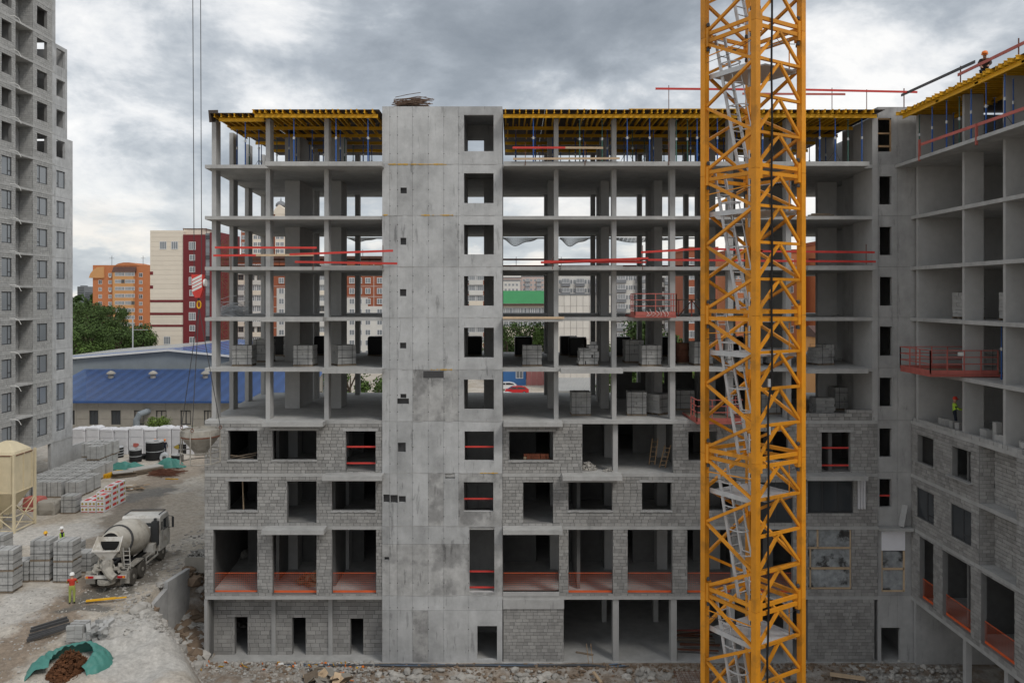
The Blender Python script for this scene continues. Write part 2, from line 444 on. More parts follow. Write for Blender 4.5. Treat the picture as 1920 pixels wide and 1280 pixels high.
def ground_nodes():
    t = gm.node_tree; l = t.links.new; b = t.nodes['Principled BSDF']
    N = t.nodes.new
    g = N('ShaderNodeNewGeometry'); 
    def noi(s, d=6, r=.6, st=None):
        v = g.outputs['Position']
        if st: mp = N('ShaderNodeMapping'); mp.inputs['Scale'].default_value = st; mp.inputs['Rotation'].default_value = (0, 0, R(-12)); l(v, mp.inputs[0]); v = mp.outputs[0]
        n = N('ShaderNodeTexNoise'); n.inputs['Scale'].default_value = s; n.inputs['Detail'].default_value = d; n.inputs['Roughness'].default_value = r; l(v, n.inputs['Vector']); return n.outputs[0]
    def mr(v, a, bb):
        n = N('ShaderNodeMapRange'); n.interpolation_type = 'SMOOTHSTEP'; l(v, n.inputs[0]); n.inputs[1].default_value = a; n.inputs[2].default_value = bb; return n.outputs[0]
    def mix(f, a, bb):
        n = N('ShaderNodeMix'); n.data_type = 'RGBA'; l(f, n.inputs[0])
        for i, v in ((6, a), (7, bb)):
            if isinstance(v, tuple): n.inputs[i].default_value = (*v, 1)
            else: l(v, n.inputs[i])
        return n.outputs[2]
    def mul(a, bb):
        n = N('ShaderNodeMath'); n.operation = 'MULTIPLY'
        for i, v in enumerate((a, bb)):
            if isinstance(v, (int, float)): n.inputs[i].default_value = v
            else: l(v, n.inputs[i])
        return n.outputs[0]
    c = mix(mr(noi(.30, 7, .6), .40, .62), (.455, .42, .37), (.375, .33, .272))
    c = mix(mul(mr(noi(.9, 8, .7), .52, .64), .45), c, (.25, .215, .175))
    sp0 = N('ShaderNodeSeparateXYZ'); l(g.outputs['Position'], sp0.inputs[0])
    def ma(op, a, bb=None, cc=None):
        n = N('ShaderNodeMath'); n.operation = op
        for i, v in enumerate((a, bb, cc)):
            if v is None: continue
            if isinstance(v, (int, float)): n.inputs[i].default_value = v
            else: l(v, n.inputs[i])
        return n.outputs[0]
    wob = ma('MULTIPLY', ma('SUBTRACT', noi(.55, 7, .65), .5), 5.0); wob2 = ma('MULTIPLY', ma('SUBTRACT', noi(.8, 6, .6), .5), 3.0)
    def seg(p, q):          # distance to a segment, wobbled
        dx, dy = q[0] - p[0], q[1] - p[1]; L2 = dx * dx + dy * dy
        ux = ma('SUBTRACT', sp0.outputs[0], p[0]); uy = ma('SUBTRACT', sp0.outputs[1], p[1])
        t_ = ma('DIVIDE', ma('ADD', ma('MULTIPLY', ux, dx), ma('MULTIPLY', uy, dy)), L2); n = N('ShaderNodeClamp'); l(t_, n.inputs[0]); t_ = n.outputs[0]
        ex = ma('SUBTRACT', ux, ma('MULTIPLY', t_, dx)); ey = ma('SUBTRACT', uy, ma('MULTIPLY', t_, dy))
        return ma('ADD', ma('SQRT', ma('ADD', ma('MULTIPLY', ex, ex), ma('MULTIPLY', ey, ey))), wob2)
    def band(p, q, wdt, col, amt, soft=.5):
        nonlocal c
        n = N('ShaderNodeMapRange'); n.interpolation_type = 'SMOOTHSTEP'; l(seg(p, q), n.inputs[0]); n.inputs[1].default_value = wdt + soft; n.inputs[2].default_value = wdt - soft; n.inputs[3].default_value = 0; n.inputs[4].default_value = amt
        c = mix(n.outputs[0], c, col)
    P2 = lambda a, b_: tuple(gnd(a, b_))[:2]
    band(P2(-40, 1275), P2(190, 1085), 1.5, (.235, .185, .14), .9); band(P2(165, 1045), P2(300, 905), 1.9, (.22, .19, .155), .85); band(P2(300, 900), P2(420, 850), 2.5, (.30, .25, .20), .8)
    band((-20.5, 42.0), (-17.5, 38.0), 2.3, (.44, .43, .41), .8); band(P2(-20, 1010), P2(120, 1000), 2.6, (.47, .455, .43), .75); band(P2(20, 1150), P2(60, 1120), 1.6, (.46, .445, .42), .7); band(P2(330, 1000), P2(345, 930), 1.6, (.40, .345, .28), .8)
    band(P2(165, 1118), P2(235, 1105), .9, (.12, .115, .10), .85, .35); band(P2(270, 1085), P2(310, 1040), .8, (.14, .125, .105), .8, .4); band(P2(130, 1143), P2(190, 1140), .5, (.13, .125, .115), .85, .3); band(P2(240, 935), P2(300, 920), 1.3, (.17, .165, .155), .8, .4)
    sp_ = N('ShaderNodeSeparateXYZ'); l(g.outputs['Position'], sp_.inputs[0])
    low = N('ShaderNodeMapRange'); low.interpolation_type = 'SMOOTHSTEP'; l(sp_.outputs[2], low.inputs[0])
    low.inputs[1].default_value = 3.55; low.inputs[2].default_value = 2.4
    soil = mix(mr(noi(.8), .42, .6), (.24, .195, .155), (.36, .335, .305))
    c = mix(low.outputs[0], c, soil)
    vf = N('ShaderNodeVectorMath'); vf.operation = 'SCALE'; l(c, vf.inputs[0])
    mm = N('ShaderNodeMapRange'); l(noi(3.5, 10, .76), mm.inputs[0]); mm.inputs[1].default_value = .3; mm.inputs[2].default_value = .7; mm.inputs[3].default_value = .68; mm.inputs[4].default_value = 1.42
    l(mm.outputs[0], vf.inputs['Scale'])
    # far town ground beyond the yard: green-grey
    l(vf.outputs[0], b.inputs['Base Color']); b.inputs['Roughness'].default_value = .92; b.inputs['Specular IOR Level'].default_value = .2
    bp = N('ShaderNodeBump'); bp.inputs['Strength'].default_value = .9; bp.inputs['Distance'].default_value = .09; l(noi(4, 10, .74), bp.inputs['Height']); l(bp.outputs[0], b.inputs['Normal'])
ground_nodes(); gme.materials.append(gm)
link('ground', gme, kind='structure')

# ---------------------------------------------------------------- the unfinished L-shaped building
YB = 60.5; XW = 23.4               # rear edge; plane of the right wing's courtyard facade
bld = thing('unfinished_building', 'unfinished grey concrete apartment building with open upper floors and block-walled lower storeys', 'building', (2, D, 0))
def leftx(y): return -18.0 - (y - D) * .068
TX0, TX1 = xf(717), xf(942)
def slab_poly(poly, z, t=.2, name='floor_slab'):
    b = MB(); b.prism(poly, z - t, z, 'z'); return b.build(name, 'slab', bld)
for k, z in enumerate(S):
    slab_poly([(leftx(D), D), (21.45, D), (21.45, YB), (leftx(YB), YB)], z)
    slab_poly([(21.46, D + 2.3), (XW - .01, D + 2.3), (XW - .01, YB), (21.46, YB)], z, .2)
    slab_poly([(XW, -24), (38, -24), (38, YB), (XW, YB)], z, .2)  # runs on unseen behind the camera, lengthened to shade the courtyard
# balconies: px range on the facade, level index, projection
for k, a, b_ in ((8, 497, 716), (8, 944, 1630), (6, 602, 716), (5, 490, 605), (4, 604, 716), (3, 490, 605), (2, 604, 716), (1, 490, 607),
                 (6, 1052, 1168), (5, 943, 1055), (4, 1052, 1168), (3, 944, 1055), (2, 1055, 1167), (1, 943, 1055), (6, 1515, 1641), (4, 1515, 1628), (2, 1515, 1628)):
    m = MB(); m.box(xf(a) * .98, xf(b_) * .98, D - .95, D - .001, S[k] - .22, S[k] + .035); m.build('balcony_slab', 'slab', bld)
# a timber stop board along one balcony edge
m = MB(); m.box(xf(943), xf(1056), D - 1.0, D - .955, S[5] - .06, S[5] + .07); m.build('stop_board', 'pale_wood', bld)
# front row of pylons on the open floors
FX = [(505 - 960) * 47.6 / F, (614 - 960) * 47.6 / F] + [2.62 + 3.43 * i for i in range(5)]
def pylon(x0, x1, y0, y1, k, top=None):
    z0 = S[k]; z1 = (S[k + 1] - .2) if k + 1 < len(S) else ZR - .45
    b = MB(); b.box(x0, x1, y0, y1, z0, z1 if top is None else top); return b.build('column', 'column', bld)
for k in range(3, 9):
    for x in FX:
        sl = .7 if x < 0 else .62
        pylon(x - .13, x + .13 + (.05 if x > 8 else 0), D + .45, D + .45 + sl, k)
    for (px, yy, dd) in ((397, 47.6, .75), (430, 51.4, .85), (459, 55.3, .85), (489, 59.3, .8)):
        x = (px - 960) * yy / F; pylon(x, x + .26, yy, yy + dd, k)
    # inner pylons and rear columns
    pylon(-14.76, -13.8, 52.0, 55.4, k); pylon(-11.75, -11.1, 52.0, 53.8, k)
    pylon(-14.1, -13.85, 57.0, 57.6, k)
    for i in range(-2, 0): pylon(-11.6 + (i + 1) * 3.45, -11.25 + (i + 1) * 3.45, 59.1, 59.5, k)
    for i in range(6):
        x = 2.35 + 3.45 * i
        if i < 5: pylon(x - .02, x + .5, 51.9, 53.0, k)
        pylon(x - .02 + .05, x + .36, 59.1, 59.6, k)
        if 0 < i < 5: pylon(x + .1, x + .48, 55.2, 56.1, k)
    pylon(20.1, 21.35, 52.6, 53.0, k); pylon(22.35, 23.1, 53.4, 57.0, k)
    pylon(17.2, 18.6, 54.0, 54.25, k)
    # end wall of the open bays, with its inner face in view
    pylon(21.12, 21.44, D + .01, 49.5, k)
    # right wing: thin pylons across its courtyard face, the wall in the inner corner
    for (px, wd) in ((1800, 1.0), (1876, 1.0)):
        yy = XW * F / (px - 960); pylon(XW + .12, XW + .12 + wd, yy - .2, yy, k)
    pylon(XW + .12, XW + 1.1, 34.2, 34.4, k); pylon(XW + .12, XW + 1.1, 30.5, 30.7, k); pylon(XW + .12, XW + 1.1, 26.8, 27.0, k); pylon(XW + .12, XW + 1.1, 22.8, 23.0, k)
    pylon(XW + .12, 29.5, 46.3, 46.55, k)
    pylon(26.2, 29.0, 41.0, 41.2, k); pylon(26.5, 26.7, 30, 36.5, k); pylon(29.5, 29.8, -23.9, 46.2, k)
# concrete upstand behind a few rear bays (third open floor closed towards the back)
for (a, b_, h) in ((7.2, 21.0, 2.7),):
    m = MB()
    for r in cut([(a, b_, S[3], S[3] + h)], [(8.6, 9.2, S[3] + 1.1, S[3] + 2.6), (10.0, 10.9, S[3] + 1.0, S[3] + 2.7), (12.9, 13.6, S[3] + 1.4, S[3] + 2.6), (17.6, 18.6, S[3] + 1.6, S[3] + 2.7)]):
        m.box(r[0], r[1], 57.2, 57.4, r[2], r[3])
    m.build('partition_wall', 'shade_toned_block', bld)

# ---- lift tower with its cast panels
TB = [200, 308, 404, 500, 595, 692, 789, 886, 985, 1115, 1241]
COLS = [717, 731, 745, 774, 803, 832, 860, 942]
TOP = {0: (870, 925.5, 216, 284), 1: (870, 925.5, 325, 381), 2: (870, 926, 421.5, 477), 3: (870, 926, 517.5, 573), 4: (870, 926, 614, 670), 5: (870, 926, 711, 767), 6: (871, 926, 808, 863),
       7: (869.5, 925, 903, 958), 8: (880, 927, 987, 1109), 9: (895, 932, 1172, 1236)}
HOLES = {1: [(751, 763, 352, 363)], 2: [(751, 762, 446, 459)], 3: [(750, 762, 542, 555)], 4: [(750, 762, 642, 653)], 5: [(751, 762, 738, 746), (745, 767, 746.5, 757)], 6: [(746, 761, 829, 847)],
         7: [(719, 731, 926, 941), (732, 746, 927, 942), (748, 761, 929, 941), (835, 853, 884.5, 897)], 8: [(721, 730, 1043, 1049)]}
TY = D - .06
ties = MB()
for i in range(10):
    y0, y1 = TB[i], TB[i + 1]
    ops = [(xf(a), xf(b_), zf(d), zf(c)) for (a, b_, c, d) in [TOP[i]]]
    hol = [(xf(a), xf(b_), zf(d), zf(c)) for (a, b_, c, d) in HOLES.get(i, [])]
    cols = COLS if i < 8 else [717, 731, 745, 774, 803, 832, 878, 942]
    rows = [y0, y1] if i not in (8, 9) else [y0, y0 + (34 if i == 8 else 28), y1]
    for rr in range(len(rows) - 1):
        for c in range(len(cols) - 1):
            g = .006
            m = MB()
            for r in cut([(xf(cols[c]) + (0 if c == 0 else g), xf(cols[c + 1]) - (0 if c == len(cols) - 2 else g), zf(rows[rr + 1]) + g, zf(rows[rr]) - g)], ops + hol):
                m.box(r[0], r[1], TY - random.random() * .004, TY + .03, r[2], r[3])
            if m.f: m.build('wall_panel', 'tower_blotchy' if (i == 8 and rr == 1) or (i in (5, 7, 9) and random.random() < .2) else 'tower_concrete', bld)
    for px in cols[1:-1]:
        for t in (.18, .5, .82):
            py = y0 + (y1 - y0) * t; X, Z = xf(px), zf(py)
            if any(a - .05 < X < b_ + .05 and c - .05 < Z < d + .05 for (a, b_, c, d) in ops + hol): continue
            ties.lathe([(.026, 0), (.026, .012)], (X + .02, TY - .007, Z), (0, 1, 0), 6)
    m = MB()
    for r in cut([(TX0 + .01, TX1 - .01, zf(y1), zf(y0))], ops + [h for h in hol]):
        m.box(r[0], r[1], TY + .03, TY + .28, r[2], r[3])
    m.build('tower_wall', 'tower_concrete', bld)
    for h in hol:       # boxed-out recesses
        m = MB(); m.box(h[0], h[1], TY + .18, TY + .2, h[2], h[3]); m.build('recess_back', 'steel_dark' if random.random() < .55 else 'concrete', bld)
ties.build('tie_hole_shade', 'hole', bld, kind='stuff')  # dark discs painted in for the shade inside the tie holes
m = MB()
m.box(TX0, TX0 + .25, D + .23, 51, .0, zf(200)); m.box(-3.08, -2.84, D + .23, 51, 0, zf(200)); m.box(TX1 - .24, TX1, D + .23, 51, 0, zf(200))
m.box(TX0 + .26, TX1 - .25, D + .24, 51, zf(200) - .22, zf(200) - .02)
m.build('tower_side_wall', 'concrete', bld)
for i in range(-1, 9):
    z0 = 0 if i < 0 else S[i]; z1 = (S[i + 1] if i < 8 else zf(200))
    m = MB()
    dh = 2.25 if i == 8 else 2.75
    for r in cut([(TX0, TX1, z0 + .001, z1 - .201)], [(-2.82, -1.79, z0 - .1, z0 + dh)] if i >= 3 else []): m.box(r[0], r[1], 51.01, 51.2, r[2], r[3])
    m.build('tower_back_wall', 'concrete', bld)
# rough day joints and squeezed-out foam along the tower
for (py, a, b_, mm) in ((308.5, 728, 838, 'foam'), (403.5, 717, 728, 'foam'), (403.8, 790, 850, 'foam'), (692.5, 808, 848, 'foam'), (886, 900, 935, 'foam')):
    m = MB(); px = a
    while px < b_:
        w_ = random.uniform(2, 6); h = random.uniform(.6, 2.2)
        m.box(xf(px), xf(min(b_, px + w_)), TY - random.uniform(.012, .035), TY + .01, zf(py + h * .6), zf(py - h * .6)); px += w_ * random.uniform(.8, 1.3)
    m.build('foam_seam', mm, bld, kind='stuff')
m = MB()
for py in TB[1:-1]:
    px = 717
    while px < 940:
        w_ = random.uniform(3, 16)
        if random.random() < .75: m.box(xf(px), xf(min(941, px + w_)), TY - random.uniform(.008, .022), TY + .01, zf(py + random.uniform(.3, 1.3)), zf(py - random.uniform(.2, .9)))
        px += w_
m.build('joint_lip', 'concrete', bld, kind='stuff')
m = MB(); m.box(xf(794), xf(832), TY - .012, TY + .01, zf(708), zf(695)); m.build('patch_plate', 'steel_dark', bld)

# ---- block walls of the lower storeys
back = MB(); blk = []
def O(*l): return [(xf(a), xf(b_), zf(d), zf(c)) for (a, b_, c, d) in l]
GW = D + .02        # block face plane
L3 = O((428, 482, 807, 862), (511, 593, 807, 862), (648, 704, 808, 883.6))
L2 = O((428, 482, 902, 957), (538, 593, 902, 980), (622.5, 704, 902, 957))
L1 = O((400, 482, 980, 1112), (511, 593, 980, 1115), (622, 705, 980, 1113))
def wallrow(x0, x1, k, ops, **kw):
    z0 = S[k] + .001; z1 = S[k + 1] - .201
    masonry('Y', GW, x0, x1, z0, z1, ops, back=back, blocks=blk, **kw)
wallrow(xf(383), TX0 - .002, 2, L3); wallrow(xf(383), TX0 - .002, 1, L2); wallrow(xf(383), TX0 - .002, 0, L1)
R3 = O((955, 1037, 809, 863), (1092, 1262, 780, 890), (1291, 1345, 809, 863), (1425, 1478, 809, 863), (1541, 1595, 810, 884))
R2 = O((981, 1037, 904, 981), (1066, 1148, 904, 957), (1204, 1259, 904, 957), (1325, 1380, 904, 957), (1425, 1487, 904, 980), (1515, 1600, 900, 962))
R1 = O((943, 1048, 980, 1109), (1066, 1149, 980, 1113), (1177, 1261, 980, 1113), (1289, 1372, 980, 1113), (1400, 1487, 980, 1113), (1515, 1597, 990, 1105))
wallrow(TX1 + .002, 21.44, 2, R3); wallrow(TX1 + .002, 21.44, 1, R2); wallrow(TX1 + .002, 21.44, 0, R1)
# drape, leaning slab and dust on the ledges by the stair tower
m = MB(); n_ = 9
vs_ = [(xf(1606) + (xf(1622) - xf(1606)) * i / n_, D - .12 + .06 * math.sin(i * 2.1), z_) for z_ in (S[2] - .2, zf(930), zf(953)) for i in range(n_ + 1)]
m.add(vs_, [(j * (n_ + 1) + i, j * (n_ + 1) + i + 1, (j + 1) * (n_ + 1) + i + 1, (j + 1) * (n_ + 1) + i) for j in range(2) for i in range(n_)]); tag(m.build('plastic_drape', 'white_wrap'), 'pale plastic sheet hanging below the balcony by the stair tower', 'plastic sheet')
m = MB(); m.bar((xf(1686), D - .25, S[1] + .05), (xf(1697), D - .02, S[1] + 1.25), .35, .06); tag(m.build('leaning_board', 'concrete'), 'narrow grey board leaning on the stair tower wall', 'board')
m = MB(); m.box(xf(1645), xf(1706), D - .45, D + .07, S[1] - .19, S[1] - .01); m.build('stair_ledge', 'slab', bld)
# parapet being laid on the third open floor
masonry('Y', GW, xf(1480), xf(1641), S[3] + .002, S[3] + .62, [(xf(1480), xf(1588), S[3] + .42, S[3] + .7)], bw=.5, bh=.205, gap=.03, back=back, blocks=blk, rnd=.02)
# ground storey: recessed wall on the left, block infill on the right
GR = D + .92
masonry('Y', GR, xf(389), TX0 - .002, 0, S[0] - .201, [((a - 960) * GR / F, (b_ - 960) * GR / F, -1, H - (c - HY) * GR / F) for (a, b_, c) in ((440, 464, 1156), (548, 573, 1157), (657, 681, 1159))], bw=.55, bh=.24, gap=.02, back=back, blocks=blk)
masonry('Y', GW, xf(943.5), xf(1057), 0, zf(1141), [], back=back, blocks=blk)
masonry('Y', GW, xf(1515), xf(1640), 0, S[0] - .201, [], back=back, blocks=blk)
m = MB(); m.box(xf(943.2), xf(1057.5), D - .06, D + .3, zf(1140.5), S[0] - .201); m.build('ledge_beam', 'concrete', bld)
m = MB(); m.box(xf(943.2), xf(1049), D - .03, D + .25, S[0] + .002, zf(1109)); m.build('ledge_beam', 'concrete', bld)
for (a, b_) in ((382.5, 388.5),):
    m = MB(); m.box(xf(a), xf(b_), D + .03, GR + .1, 0, S[0] - .202); m.build('column', 'column', bld)
for (a, b_) in ((501, 509), (609.5, 617.5)):
    m = MB(); m.box(xf(a), xf(b_), GR - .1, GR + .2, 0, S[0] - .202); m.build('column', 'column', bld)
for X in (6.1, 9.5, 12.9, 16.3):
    m = MB(); m.box(X - .17, X + .17, D + .08, D + .7, 0, S[0] - .202); m.build('column', 'column', bld)
    m = MB(); m.box(X - .2, X + .12, 52.6, 53.2, 0, S[0] - .202); m.build('column', 'column', bld)
# column in the wide gap of the third storey and pylons in the shop storey
m = MB(); m.box(xf(1151), xf(1160), D + .35, D + .9, S[2] + .001, S[3] - .202); m.build('column', 'column', bld)
for X in (-14.3, -11, 2.6, 6.1, 9.5, 12.9, 16.3):
    for k in (0, 1, 2):
        m = MB(); m.box(X - .15, X + .5, 51.5, 52.6, S[k] + .001, S[k + 1] - .202); m.build('column', 'column', bld)
# jambs, sills and lintels that read as smooth cement around openings
for (a, b_, y0, y1) in ((428, 482, 807, 862), (511, 593, 807, 862), (648, 704, 808, 883), (428, 482, 902, 957), (622.5, 704, 902, 957), (955, 1037, 809, 863), (1066, 1148, 904, 957), (1204, 1259, 904, 957), (1541, 1595, 810, 884)):
    m = MB(); m.box(xf(a - 5), xf(b_ + 5), D - .012, D + .2, zf(y0) + .004, zf(y0 - 4.5)); m.build('lintel', 'concrete', bld)
    if y1 not in (883, 884):
        m = MB(); px = a - 2
        while px < b_ + 2:
            w_ = random.uniform(2, 6); m.box(xf(px), xf(min(px + w_, b_ + 2)), D - .03 - random.random() * .02, D + .12, zf(y1 + 2 + random.random() * 1.5), zf(y1 - .2)); px += w_
        m.build('sill', 'concrete', bld)
# plain closing walls (left end, rear, partitions) added to block light in the lower storeys
m = MB()
for k in (-1, 0, 1, 2):
    z0 = .0 if k < 0 else S[k] + .001; z1 = S[k + 1] - .201
    for r in cut([(D + .34, YB - .1, z0, z1)], []): m.add([(leftx(r[0]) + .0, r[0], r[2]), (leftx(r[0]) + .25, r[0], r[2]), (leftx(r[1]) + .25, r[1], r[2]), (leftx(r[1]), r[1], r[2]),
                  (leftx(r[0]) + .0, r[0], r[3]), (leftx(r[0]) + .25, r[0], r[3]), (leftx(r[1]) + .25, r[1], r[3]), (leftx(r[1]), r[1], r[3])], MB.BF)
    m.box(-18.5, 38, YB - .3, YB - .02, z0, z1)
m.build('rear_wall', 'shade_toned_block', bld)
for k in (-1, 0, 1, 2):
    z0 = .0 if k < 0 else S[k] + .001; z1 = S[k + 1] - .201
    for (x, y0, y1) in ((-14.6, D + 2.6, 56), (-10.9, D + 1.6, 55), (3.9, D + 1.2, 56), (9.9, D + (7.5 if k < 2 else 2.4), 57), (14.2, D + 1.4, 58), (18.7, D + .4, 56)):
        if k == -1 and 0 < x < 12: continue
        if k == -1 and x < 0: y0 = D + 1.3
        m = MB(); m.box(x, x + .2, y0, y1, z0, z1); m.build('partition_wall', 'shade_toned_block', bld)
    if k >= 0:
        m = MB()
        for r in cut([(-17.5, 21, z0, z1)], [(-16.4, -15.3, z0, z0 + 2.2), (-13, -11.9, z0, z0 + 2.3), (-9.8, -8.8, z0, z0 + 2.2), (1.6, 2.6, z0, z0 + 2.2), (6.9, 8, z0, z0 + 2.2), (11, 12, z0, z0 + 2.2), (16, 17, z0, z0 + 2.2)]): m.box(r[0], r[1], 53.0, 53.15, r[2], r[3])
        m.build('partition_wall', 'shade_toned_block', bld)

# ---- stair tower in the inner corner
SX0, SX1 = 21.46, XW - .0
SY = D + .08
st_ops = [(1650, 1673, 330, 383), (1650.5, 1673.5, 425, 478), (1651, 1674, 519, 573), (1651, 1674.5, 612, 667), (1650.5, 1674, 708, 762), (1650, 1673.5, 803, 857), (1650, 1673, 898, 951), (1645, 1672.5, 221, 284), (1654, 1698, 992, 1110), (1653.5, 1689.5, 1177, 1246)]
ops = O(*st_ops)
for (ya, yb) in zip([200, 308, 404, 500, 595, 690, 788, 886, 986, 1117], [308, 404, 500, 595, 690, 788, 886, 986, 1117, 1241]):
    m = MB()
    for (ca, cb) in ((SX0, xf(1684)), (xf(1684), SX1 + .7)):
        for r in cut([(ca + .004, cb - .004, zf(yb) + .006, zf(ya) - .006)], ops): m.box(r[0], r[1], SY, SY + .25, r[2], r[3])
    m.build('stair_wall', 'concrete', bld)
m = MB(); m.box(SX0, SX0 + .15, SY + .26, 52, 0, zf(200)); m.box(SX0 + .15, 26, 51.8, 52, 0, zf(200)); m.box(XW + .12, XW + .3, SY + .3, 51.8, 0, zf(200)); m.build('stair_side_wall', 'concrete', bld)
m = MB(); m.box(SX0, XW + .1, SY + .3, 52, zf(202) - .2, zf(202)); m.build('stair_roof', 'slab', bld)
# boarded stair window: wooden frame at the top, film-covered frames and a white sheet below
fr = MB()
for (a, b_, c, d) in ((1645, 1672.5, 221, 223.5), (1645, 1647, 221, 284), (1670, 1672.5, 221, 284), (1646, 1671, 248, 251), (1646, 1671, 272, 275.5)): fr.box(xf(a), xf(b_), SY + .03, SY + .1, zf(d), zf(c))
fr.build('window_frame', 'wood', bld)
m = MB(); m.box(xf(1654), xf(1698), SY - .03, SY + .0, zf(1032), zf(992.5)); m.build('white_sheet', 'bright_white', bld)
m = MB(); m.box(xf(1655), xf(1697), SY + .06, SY + .07, zf(1109), zf(1034)); m.build('plastic_sheet', 'plastic_film', bld)
m = MB()
for (a, b_, c, d) in ((1654, 1656, 1033, 1110), (1695, 1698, 1033, 1110), (1655, 1697, 1065, 1069), (1655, 1697, 1107, 1110)): m.box(xf(a), xf(b_), SY + .01, SY + .06, zf(d), zf(c))
m.build('window_frame', 'pale_wood', bld)
# shop window behind the mast: timber grid with film
m = MB(); m.box(xf(1516), xf(1596), D + .16, D + .17, zf(1104), zf(991)); m.build('plastic_sheet', 'plastic_film', bld)
m = MB()
for (a, b_, c, d) in ((1533, 1536, 991, 1028), (1595, 1597, 991, 1104), (1515, 1596, 1026, 1029.5), (1515, 1596, 1064, 1068), (1515, 1596, 1102, 1105), (1519, 1522, 1029, 1104)): m.box(xf(a), xf(b_), D + .1, D + .16, zf(d), zf(c))
m.build('window_frame', 'pale_wood', bld)
# glazed windows with dark frames
def glazed(x0, x1, z0, z1, y, par, mull=(.3,), f=.06, plane='Y', sill=False, gm='glass', fm='frame_dark', tr=None):
    g = MB(); face_box(g, plane, y, x0, x1, .03, .04, z0, z1); wo_ = g.build('window_pane', gm, par)
    g = MB()
    for (a, b_, c, d) in [(x0, x1, z0, z0 + f), (x0, x1, z1 - f, z1), (x0, x0 + f, z0 + f, z1 - f), (x1 - f, x1, z0 + f, z1 - f)] + [(x0 + (x1 - x0) * t - f / 2, x0 + (x1 - x0) * t + f / 2, z0 + f, z1 - f) for t in mull]:
        face_box(g, plane, y, a, b_, .0, .028, c, d)
    if tr: 
        a, b_, t = tr; zc = z0 + (z1 - z0) * t; face_box(g, plane, y, x0 + (x1 - x0) * a + f / 2, x0 + (x1 - x0) * b_ - f / 2, .0, .028, zc - f / 2, zc + f / 2)
    g.build('window_frame', fm, par)
glazed(xf(1516), xf(1599), zf(961), zf(901), D + .12, bld, (.33, .68))
glazed(xf(1426), xf(1486), zf(979), zf(905), D + .12, bld, (.5,))
# red planks across openings
for (a, b_, y) in ((649, 704, 839), (649, 704, 870), (871, 926, 839), (870, 925, 937), (880, 927, 1074), (880, 927, 1104), (1541, 1595, 841), (1541, 1595, 874), (1650, 1673, 931)):
    m = MB(); m.box(xf(a) - .05, xf(b_) + .05, D + .3, D + .335, zf(y + 1.6), zf(y - 1.6))
    tag(m.build('safety_plank', 'red_paint'), {839: 'upper red plank barring an opening at the height of the first full-block storey', 870: 'lower red plank at the foot of the doorway beside the lift tower'}.get(y, 'red plank nailed across a dark opening as a guard'), 'plank', 'red guard planks in openings')
# orange barrier nets in the shop storey
def net(p, q, h, label, lift=.0):
    """lattice of real strips from p to q with a solid bottom band"""
    p, q = Vector(p), Vector(q); d = q - p; n = int(d.length / .11); t = thing('barrier_net', label, 'barrier net', p, 'orange nets across the shop openings')
    b = MB(); u = d.normalized(); up = Vector((0, 0, 1))
    for i in range(n + 1): a = p + d * i / n; b.bar(a + up * .05, a + up * h, .007, .004, up=u)
    for j in range(int(h / .11) + 1): z = up * min(h, .05 + j * .11); b.bar(p + z, q + z, .007, .007)
    b.build('mesh', 'orange_net', t, kind='stuff')
    b = MB(); b.bar(p + up * .06, q + up * .06, .02, .13); b.bar(p + up * h, q + up * h, .012, .03); b.build('band', 'orange_net', t)
for (a, b_) in ((400, 482), (511, 593), (622, 705), (943.5, 1048), (1066, 1149), (1177, 1261), (1289, 1372), (1400, 1487)):
    net((xf(a) + .02, D + .26, S[0] + .12), (xf(b_) - .02, D + .26, S[0] + .12), 1.15, 'orange plastic mesh barrier across a shop opening of the front facade')

# ---- right wing, courtyard face (plane X = XW)
def wy(px): return XW * F / (px - 960)
def wz(px, py): return H - (py - HY) * wy(px) / F
Wtop, Wlow = S[2] + 2.42, S[2] + .82
w3 = [(wy(1750), wy(1720), Wlow, Wtop), (wy(1820), wy(1785), Wlow, Wtop)]
w2 = [(wy(1751), wy(1719), S[1] + .75, S[1] + 2.45), (wy(1821), wy(1783), S[1] + .72, S[1] + 2.45)]
w1 = [(wy(1750), wy(1724), S[0] + .25, S[1] - .3), (wy(1820), wy(1767), S[0] + .25, S[1] - .3), (wy(1902), wy(1839), S[0] + .25, S[1] - .3), (33.2, 35.6, S[0] + .25, S[1] - .3), (29.2, 31.8, S[0] + .25, S[1] - .3), (25, 27.8, S[0] + .25, S[1] - .3), (19, 23, S[0] + .25, S[1] - .3)]
LG0, LG1 = 37.1, 40.1       # loggia
def wing(k, ops, log=True):
    z0, z1 = S[k] + .001, S[k + 1] - .201
    o2 = ops + ([(LG0, LG1, z0 - .1, z1 + .1)] if log else [])
    masonry('X', XW, 16, D - .01, z0, z1, o2, back=back, blocks=blk); face_box(back, 'X', XW, -24, 16, .03, .3, z0, z1)
    if log:
        masonry('X', XW + .78, LG0, LG1 - .001, z0, z1, [(LG0 + .15, LG0 + 1.0, z0 - .1, z0 + 2.3)], back=back, blocks=blk)
        masonry('Y', LG1, XW + .03, XW + .78, z0, z1, [], back=back, blocks=blk)
ne = [(20, 21.5), (24, 25.5), (28.5, 30), (33, 34.6)]
wing(2, w3 + [(a, b_, Wlow, Wtop) for a, b_ in ne]); wing(1, w2 + [(a, b_, S[1] + .75, S[1] + 2.45) for a, b_ in ne]); wing(0, w1, False)
for (a, b_, c, d) in w2 + [(a, b_, S[1] + .75, S[1] + 2.45) for a, b_ in ne]: glazed(a, b_, c, d, XW + .05, bld, (.42,), plane='X', f=.07, tr=(0, .42, .22))
glazed(LG0 + .15, LG0 + 1.0, S[1] + .05, S[1] + 2.3, XW + .85, bld, (), plane='X', f=.07)
